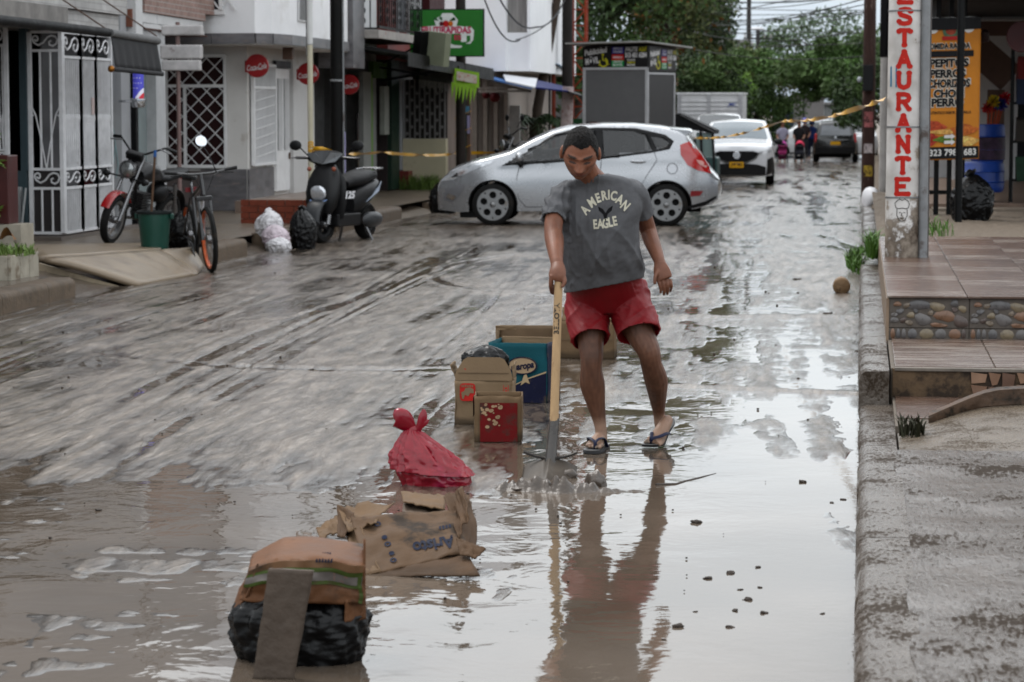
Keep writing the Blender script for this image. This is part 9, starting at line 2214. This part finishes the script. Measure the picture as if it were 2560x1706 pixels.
# A: small box with red print
pA = G(1246,1105,0); wA = 116/489
bA = carton('cardboard_box','small open box with muddy red printed front nearest the shovel',(pA.x,12.66,-0.008),R_(6),wA,0.21,0.245,TAN2,seed=1)
RPR = M('red_box_print',(0.15,0.008,0.009),0.6,var=0.2,vs=12,dirt=(0.06,0.045,0.035),ds=9,dt=0.50)
n_ = 14
printed(bA,'red_print',MB().add([(-0.09+0.002*n3((i,1,1)) ,0.012,0) for i in (0,)]+[(0.10,0.012,0),(0.10,0.212,0),(-0.092,0.212,0)],[(0,1,2,3)]),RPR,-0.0135)
rr = random.Random(3)
for k in range(26):
    cx,cz = rr.uniform(-0.085,0.02),rr.uniform(0.085,0.205); r_ = rr.uniform(0.003,0.010)
    printed(bA,'peeled_patch',MB().add([(x,y,0) for x,y in circ(cx,cz,r_*1.3,7,r_)],[tuple(range(7))]),M('peeled_card',(0.36,0.26,0.17),0.8),-0.0165)
obj('left_print',MB().add([(-wA/2-0.0095,0.02,0.13),(-wA/2-0.0095,0.18,0.13),(-wA/2-0.0095,0.18,0.235),(-wA/2-0.0095,0.02,0.235)],[(0,1,2,3)]),RPR,bA)
# B: tan box with rounded flap and black bag inside
pB = G(1214,1058,0); wB = 142/462
bB = carton('cardboard_box','tan box with cut-cornered flap and black bag inside it',(pB.x,13.36,-0.008),R_(3),wB,0.24,0.245,TAN,seed=5,topf=lambda u: 1.0)
fl = [(-0.5,0),(0.5,0),(0.5,0.03),(0.47,0.06),(0.36,0.115),(0.28,0.125),(-0.28,0.125),(-0.36,0.11),(-0.47,0.055),(-0.5,0.03)]
o = obj('front_flap',MB().prism([(x*wB,y) for x,y in fl],(0,0.0,0.247),(1,0,0),(0,0.10,1),0.004),TAN,bB)
obj('crease',MB().bar((-wB*0.44,-0.003,0.288),(wB*0.44,-0.003,0.288),0.003),INN,bB)
panel(bB,'left_flap',(-wB/2,0.22,0.245),(0,-1,0),(-0.3,0,1),0.2,0.09,TAN,0.012,3)
panel(bB,'right_flap',(wB/2,0.02,0.245),(0,1,0),(0.06,0,1),0.2,0.09,TAN,0.012,7)
obj('bag_liner',bag_mb(0.125,0.09,0.16,3.3,neck=False,wr=0.13).xf(Matrix.Translation((-0.01,0.12,0.265))),BAGB,bB,smooth=True)
RIN = M('red_ink',(0.40,0.03,0.025),0.7,var=0.2,vs=20)
lx,lz,ls = -0.085,0.185,0.042
printed(bB,'red_emblem',shape_mb([[(lx+ls*math.copysign(abs(math.cos(a))**0.4,math.cos(a)),lz+ls*1.15*math.copysign(abs(math.sin(a))**0.4,math.sin(a))) for a in np.linspace(0,2*pi,28,endpoint=False)]]),RIN,-0.0125)
printed(bB,'emblem_figure',shape_mb([[(lx-.030,lz-.035),(lx-.034,lz+.0),(lx-.018,lz+.006),(lx-.012,lz+.022),(lx+.012,lz+.026),(lx+.032,lz+.018),(lx+.034,lz-.006),(lx+.014,lz-.004),(lx+.004,lz-.022),(lx-.014,lz-.014),(lx-.022,lz-.038)]]),TAN,-0.0150)
printed(bB,'emblem_lettering',dashes(0.066,0.014,7),TAN,-0.0155,lx,lz+0.034)
printed(bB,'red_digit',text_mb('2',0.03,0.0003),RIN,0.0015,-0.10,0.300)
printed(bB,'side_stamp',MB().add([(0.108,0.135,0),(0.111,0.135,0),(0.111,0.225,0),(0.108,0.225,0),(0.133,0.135,0),(0.136,0.135,0),(0.136,0.225,0),(0.133,0.225,0)],[(0,1,2,3),(4,5,6,7)]),RIN,-0.0125)
printed(bB,'side_lettering',dashes(0.075,0.012,5).xf(Matrix.Translation((0.122,0.18,0)) @ Matrix.Rotation(pi/2,4,'Z')),RIN,-0.0125)
# C: teal printed box
pC = G(1298,1004,0); wC = 150/429
TEALP = card_mat('teal_print',(0.010,0.082,0.10),0.055,0.30); NAVYP = M('navy_print',(0.009,0.012,0.04),0.6,var=0.3,vs=9,dirt=(0.07,0.055,0.045),ds=9,dt=0.55)
bC = carton('cardboard_box','teal and navy printed box behind the tan one',(pC.x,14.4,-0.008),R_(-6),wC,0.32,0.355,TAN,seed=9,mats=[TEALP,NAVYP,TAN2,TEALP])
printed(bC,'navy_wedge',MB().add([(-wC/2+0.003,0.01,0),(wC/2-0.003,0.01,0),(wC/2-0.003,0.185,0),(0.06,0.145,0),(-0.02,0.105,0),(-wC/2+0.003,0.05,0)],[(0,1,2,3,4,5)]),NAVYP,-0.0125)
printed(bC,'cream_rule',MB().add([(wC/2-0.003,0.186,0),(wC/2-0.003,0.195,0),(0.06,0.153,0),(-0.02,0.112,0),(-0.02,0.106,0),(0.06,0.146,0)],[(0,1,2,3,4,5)]),M('cream_rule',(0.36,0.28,0.18),0.7),-0.0135)
printed(bC,'brand_oval',shape_mb([circ(0.03,0.225,0.088,26,0.052)]),M('oval_tan',(0.34,0.255,0.17),0.7,var=0.15),-0.0130)
printed(bC,'oval_outline',shape_mb([circ(0.03,0.225,0.088,26,0.052),circ(0.03,0.225,0.080,26,0.045)]),NAVYP,-0.0155)
printed(bC,'brand_lettering',text_mb('maropa',0.055,0.002,shear=0.25,width=0.14).xf(Matrix.Rotation(R_(10),4,'Z')),NAVYP,-0.0165,0.03,0.222)
printed(bC,'leaf_print',shape_mb([[(0.02,0.11),(0.04,0.17),(0.055,0.175),(0.075,0.12),(0.05,0.13)]]),M('cream_rule',(0.36,0.28,0.18),0.7),-0.0155)
panel(bC,'inner_edge',(-wC/2+0.005,0.30,0.30),(1,0,0),(0,0,1),wC-0.01,0.065,TAN,0.004,2)
# D, E: two plain boxes farther back
pD = G(1322,930,0)
bD = carton('cardboard_box','dark open box lying behind the teal one',(pD.x,15.9,-0.006),R_(4),0.37,0.3,0.30,TAN2,seed=12,hs=(0.55,1,1,1),mats=[TAN2,TAN,INN,TAN])
panel(bD,'left_flap',(-0.185,0.0,0.295),(0.45,0,0),(0,-0.25,1),0.13,0.03,TAN,0.004,4)
pE = G(1460,897,0)
bE = carton('cardboard_box','plain tan box with raised flap behind the man',(pE.x,17.0,-0.006),R_(2),0.41,0.3,0.26,TAN2,seed=15)
panel(bE,'raised_flap',(-0.15,0.02,0.262),(1,0,0),(0,0.2,1),0.15,0.095,TAN,0.006,3)
obj('tape_line',MB().add([(-0.2,-0.013,0.135),(0.2,-0.013,0.135),(0.2,-0.013,0.142),(-0.2,-0.013,0.142)],[(0,1,2,3)]),INN,bE)
# ================================================================== RED BAG
rbx = G(1095,1213,0)
REDB = M('red_plastic',(0.22,0.004,0.020),0.17,var=0.12,vs=7,bump=0.25,bs=22,dirt=(0.24,0.006,0.05),ds=4,dt=0.55)
rbg = thing('red_bag','bright red tied plastic bag beside the mud ridge','rubbish bag',(rbx.x,11.2,-0.008))
b = MB(); rings = []
for i in range(71):
    t = i/70; cx = -0.02-0.105*t**1.3; cz = 0.262*t
    rx = 0.158*(0.93+0.12*math.sin(min(1,t/0.4)*pi/2)) if t < 0.25 else 0.166*(1-((t-0.25)/0.75)**1.35)**0.85+0.018
    ring_ = []
    for k in range(140):
        a = 2*pi*k/140
        fold = 0.9*n3((math.cos(a)*2+1,math.sin(a)*2,t*2.0))+0.55*n3((math.cos(a)*7,math.sin(a)*7,t*2.5+3)) + (abs(math.sin(a*9+2.2*n3((math.cos(a)*2,math.sin(a)*2,t))))-0.55)*1.8*t**1.1
        P_ = Vector((math.cos(a)*rx/.16,math.sin(a)*rx/.16,t*1.6)); c1_ = 1-abs(n3(P_*2.4+Vector((2,3,1)))*2.2); c2_ = 1-abs(n3(P_*5.5)*2.2); c3_ = 1-abs(n3(P_*11+Vector((5,0,0)))*2.2)
        q = rx*(1+0.10*fold+0.055*(c1_-.45)+0.03*(c2_-.45)+0.012*(c3_-.45)); hang = 0.02*max(0,math.cos(a))*(1-t)
        ring_.append((cx+q*math.cos(a)+hang,q*0.75*math.sin(a),max(0.0,cz+0.035*math.cos(a)*(-1)*t*(1-t)*2+0.006*n3((a,t*5,1)))))
    rings.append(ring_)
b.loft(rings); obj('sack',b,REDB,rbg,smooth=True,sharp=80)
def ear(pts,ws,fl=0.3,seed=0):
    rings = []; P = crom(pts,4)
    Wd = crom([[w] for w in ws],4)
    for i,p in enumerate(P):
        t = Vector(P[min(i+1,len(P)-1)])-Vector(P[max(i-1,0)]); t.normalize(); u = Vector((0,1,0)); u = (u-t*u.dot(t)).normalized(); v = t.cross(u); w = Wd[i][0]
        rings.append([Vector(p)+v*(w*math.cos(a)*(1+0.25*n3((a*1.3,i*0.3,seed))))+u*(w*fl*math.sin(a)) for a in np.linspace(0,2*pi,16,endpoint=False)])
    return MB().loft(rings)
obj('knot_ear',ear([(-0.122,0,0.255),(-0.15,-0.01,0.285),(-0.185,-0.02,0.315),(-0.205,-0.02,0.315)],[0.022,0.042,0.048,0.012],0.45,1),REDB,rbg,smooth=True)
obj('knot_ear',ear([(-0.11,0,0.245),(-0.085,-0.01,0.275),(-0.072,-0.01,0.315),(-0.066,-0.01,0.350)],[0.02,0.016,0.020,0.006],0.5,2),REDB,rbg,smooth=True)
obj('knot_ear',ear([(-0.085,-0.01,0.27),(-0.06,-0.01,0.29),(-0.045,-0.01,0.302)],[0.012,0.012,0.004],0.5,4),REDB,rbg,smooth=True)
obj('knot',MB().ell((-0.118,0,0.255),(0.026,0.024,0.02),14,10),REDB,rbg,smooth=True)
# ================================================================== CRUSHED CARTON
CRD = card_mat('crushed_card',(0.095,0.06,0.036),0.03,0.45,0.25); CRD2 = M('crushed_card_pale',(0.145,0.098,0.06),0.75,var=0.2,vs=6,bump=0.3,bs=40); CRD3 = M('crushed_card_wet',(0.13,0.10,0.078),0.5,var=0.25,vs=8)
crb = G(1010,1440,0)
cr_ = thing('crushed_box','collapsed soggy cardboard box with upside-down lettering in the flood water','cardboard box',(crb.x,9.05,-0.01))
def Q(px,py,Y): return at(px,py,Y) - Vector((crb.x,9.05,-0.01))
def sheet(name,a,b_,c,d,m,warp=0.015,seed=0,bulge=0.0,nu=16,nv=12,par=None):
    a,b_,c,d = Vector(a),Vector(b_),Vector(c),Vector(d); nn = (b_-a).cross(d-a).normalized()
    def fn(u,v):
        p = a.lerp(b_,u).lerp(d.lerp(c,u),v); e = 1-0.04*0; return p+nn*(warp*(n3((u*3+seed,v*3,seed))+0.5*n3((u*8,v*8+seed,2)))+bulge*math.sin(pi*u)*math.sin(pi*v))+Vector((0,0,0.006*n3((u*14,seed,v*14))*(1 if v > 0.9 or v < 0.1 else 0.2)))
    return obj(name,MB().grid(fn,nu,nv),m,par or cr_,smooth=True,solid=0.005)
CRDF = M('printed_front_card',(0.108,0.069,0.041),0.7,var=0.2,vs=6,bump=0.25,bs=40,dirt=(0.045,0.034,0.026),ds=6,dt=0.52)
front = sheet('front_panel',Q(912,1442,8.95),Q(1170,1380,9.12),Q(1145,1278,9.48),Q(878,1292,9.32),CRDF,0.018,1,0.012,26,20)
sheet('lower_flap',Q(920,1443,8.95),Q(1200,1440,8.90),Q(1165,1378,9.15),Q(968,1428,9.0),CRD,0.006,2)
sheet('left_fold',Q(845,1268,9.6),Q(900,1440,8.95),Q(955,1430,8.98),Q(905,1320,9.25),CRD2,0.012,5)
sheet('top_left_flap',Q(842,1265,9.6),Q(985,1258,9.55),Q(930,1310,9.25),Q(870,1330,9.25),CRD2,0.02,6,0.01)
sheet('curled_side',Q(845,1262,9.6),Q(885,1282,9.4),Q(862,1345,9.25),Q(843,1342,9.35),CRD,0.01,7,0.015)
sheet('top_panel',Q(1003,1230,9.85),Q(1115,1240,9.8),Q(1112,1275,9.5),Q(1008,1256,9.55),CRD2,0.008,8)
sheet('inner_panel',Q(1010,1252,9.7),Q(1112,1272,9.65),Q(1108,1298,9.45),Q(1005,1282,9.5),CRD3,0.01,9)  # inner panel in the same wet card tone as the rear scrap
sheet('right_standing_flap',Q(1112,1242,9.6),Q(1158,1218,9.55),Q(1172,1290,9.35),Q(1145,1345,9.2),CRD,0.02,10,0.02)
sheet('right_side',Q(1150,1225,9.7),Q(1178,1255,9.8),Q(1198,1385,9.3),Q(1150,1350,9.2),CRD,0.02,11)
sheet('torn_corner',Q(1140,1345,9.15),Q(1215,1372,9.1),Q(1190,1398,9.05),Q(1150,1388,9.05),CRD,0.012,12)
sheet('rear_flap',Q(790,1322,9.8),Q(845,1290,9.75),Q(850,1330,9.5),Q(800,1345,9.5),CRD2,0.012,13)
sheet('rear_scrap',Q(740,1330,9.85),Q(790,1338,9.8),Q(788,1356,9.6),Q(742,1352,9.65),CRD3,0.02,14)
BLUI = M('blue_ink',(0.012,0.018,0.04),0.7,var=0.3,vs=30)
dgv = bpy.context.evaluated_depsgraph_get()
fb = BVHTree.FromPolygons([v.co.copy() for v in front.data.vertices],[tuple(p.vertices) for p in front.data.polygons])
def on_front(b,px,py,ang,nm,m):
    o = Q(px,py,8.5); b = subd(b.xf(Matrix.Rotation(R_(ang),4,'Z')),0.02); out = []
    for x,y,z in b.v:
        st = o+Vector((x*0.93,0,y*0.93)); h = fb.ray_cast(st,(st+Vector((crb.x,9.05,-0.01))-_CC).normalized(),3.0); out.append(tuple(h[0]+Vector((0,-0.007,0.004))) if h[0] is not None else None)
    b.f = [f for f in b.f if all(out[i] is not None for i in f)]; b.v = [q if q is not None else (0,0,0) for q in out]
    if not b.f: return
    obj(nm,b,m,cr_)
on_front(text_mb('Aristo',0.062,0.002,width=0.16),1085,1362,192,'printed_text',BLUI)
on_front(dashes(0.05,0.014,4),1112,1320,192,'printed_text',BLUI)
for i,(px,py) in enumerate(((945,1312),(962,1345),(970,1362),(980,1385),(984,1402))):
    on_front(shape_mb([circ(0,0,0.011,10,0.008)]) if i % 2 else shape_mb([circ(0,0,0.013,12,0.009),circ(0,0,0.007,10,0.004)]),px,py,10,'printed_mark',BLUI)
# ================================================================== NEAREST PILE: bag, carton, board
nb = G(755,1655,0)
bag('rubbish_bag','black rubbish bag standing in the water under the orange-brown carton',(nb.x-0.02,7.55,-0.012),0.215,0.14,0.26,BAGB,6.2,neck=False,wr=0.09)
obx = thing('sagging_carton','sagging orange-brown carton with green and white stripes on the black bag','cardboard box',(nb.x,7.5,0.0))
def Q2(px,py,Y): return at(px,py,Y)-Vector((nb.x,7.5,0.0))
OCR = M('orange_carton',(0.145,0.075,0.04),0.55,var=0.3,vs=6,dirt=(0.055,0.036,0.024),ds=5,dt=0.53,bump=0.2,bs=40); OCR2 = M('ochre_carton',(0.15,0.088,0.048),0.55,var=0.2,vs=6,dirt=(0.062,0.046,0.034),ds=5,dt=0.50)
def face(u,v):      # u across 0..1, v down 0..1
    px = 632+ (912-632)*u; ytop = 1360-24*math.sin(pi*min(1,u*1.1))*0.7 + 60*max(0,0.28-u)*1.6 + 30*max(0,u-0.9); ybot = 1500+14*u-40*max(0,u-0.55)*0.0
    xl = px - 28*(1-u)*v*1.2
    Y = 7.42+0.10*abs(u-0.5)*1.0+0.30*(1-min(1,v/0.32)) if v < 0.32 else 7.42+0.10*abs(u-0.5)
    return Q2(xl+9*n3((u*4,v*4,8)),ytop+(ybot-ytop)*v+10*n3((u*5,v*2,3))*(0.3+v),Y+0.022*n3((u*3,v*3,5))+0.008*n3((u*9,v*9,2)))
obj('top_and_front',MB().grid(face,34,26),OCR,obx,smooth=True,solid=0.005)
def band(name,v0,v1,m,off):
    obj(name,MB().grid(lambda u,v: Vector(face(0.01+0.98*u,v0+(v1-v0)*v))+Vector((0,-off,0.001)),30,4),m,obx,smooth=True)
band('ochre_top',0.02,0.46,OCR2,0.006); band('green_stripe',0.46,0.52,M('stripe_green',(0.065,0.09,0.025),0.6,var=0.3,dirt=(0.09,0.065,0.045),ds=9,dt=0.55),0.009); band('white_band',0.52,0.66,M('stripe_white',(0.15,0.135,0.125),0.6,var=0.2,vs=14,dirt=(0.36,0.16,0.12),ds=16,dt=0.6),0.008); band('green_stripe',0.66,0.72,M('stripe_green',(0.065,0.09,0.025),0.6,var=0.3,dirt=(0.09,0.065,0.045),ds=9,dt=0.55),0.009)
obj('right_edge_stripe',MB().grid(lambda u,v: Vector(face(0.955+0.03*u,0.50+0.48*v))+Vector((0,-0.011,0)),3,10),M('stripe_green',(0.065,0.09,0.025),0.6),obx)
obj('right_end',MB().grid(lambda u,v: Q2(912-2*u,(1348+60*u*0)+(1510-1348+ (50 if u > .3 else 0)*u)*v,7.47+0.22*u),8,12),OCR,obx,smooth=True,solid=0.005)
obj('left_droop',MB().grid(lambda u,v: Q2(600-26*v+45*u,1470+80*v-60*u,7.46+0.10*(1-u)+0.01*n3((u*4,v*4,2))),10,10),OCR,obx,smooth=True,solid=0.005)
obj('right_droop',MB().grid(lambda u,v: Q2(862+52*u,1500+58*v-10*u,7.46+0.06*u+0.01*n3((u*4,v*4,9))),8,8),OCR,obx,smooth=True,solid=0.005)
b = dashes(0.055,0.012,6); obj('printed_text',subd(b,0.02).xf(frame_m(Vector(face(0.64,0.34))+Vector((0,-0.012,0.0)),(1,0,0),(0,0.35,1))),BLUI,obx)
b = dashes(0.03,0.008,4); obj('printed_text',subd(b,0.02).xf(frame_m(Vector(face(0.66,0.24))+Vector((0,-0.008,0.004)),(1,0,0),(0,0.8,0.8))),BLUI,obx)
bdp = thing('muddy_board','flat mud-covered board leaning upright against the pile','board',(nb.x,7.4,-0.01))
Pb = [Q2(652,1672,7.36),Q2(752,1674,7.37),Q2(802,1404,7.38),Q2(692,1398,7.37)]
BRD = M('mud_board',(0.10,0.08,0.065),0.65,var=0.2,vs=7,bump=0.6,bs=35,dirt=(0.09,0.07,0.056),ds=10,dt=0.6)
obj('board',MB().grid(lambda u,v: Vector(Pb[0]).lerp(Vector(Pb[1]),u).lerp(Vector(Pb[3]).lerp(Vector(Pb[2]),u),v)+Vector((0,0.003*n3((u*5,v*12,1)),0.1*0)),10,30),BRD,bdp,smooth=True,solid=0.02)
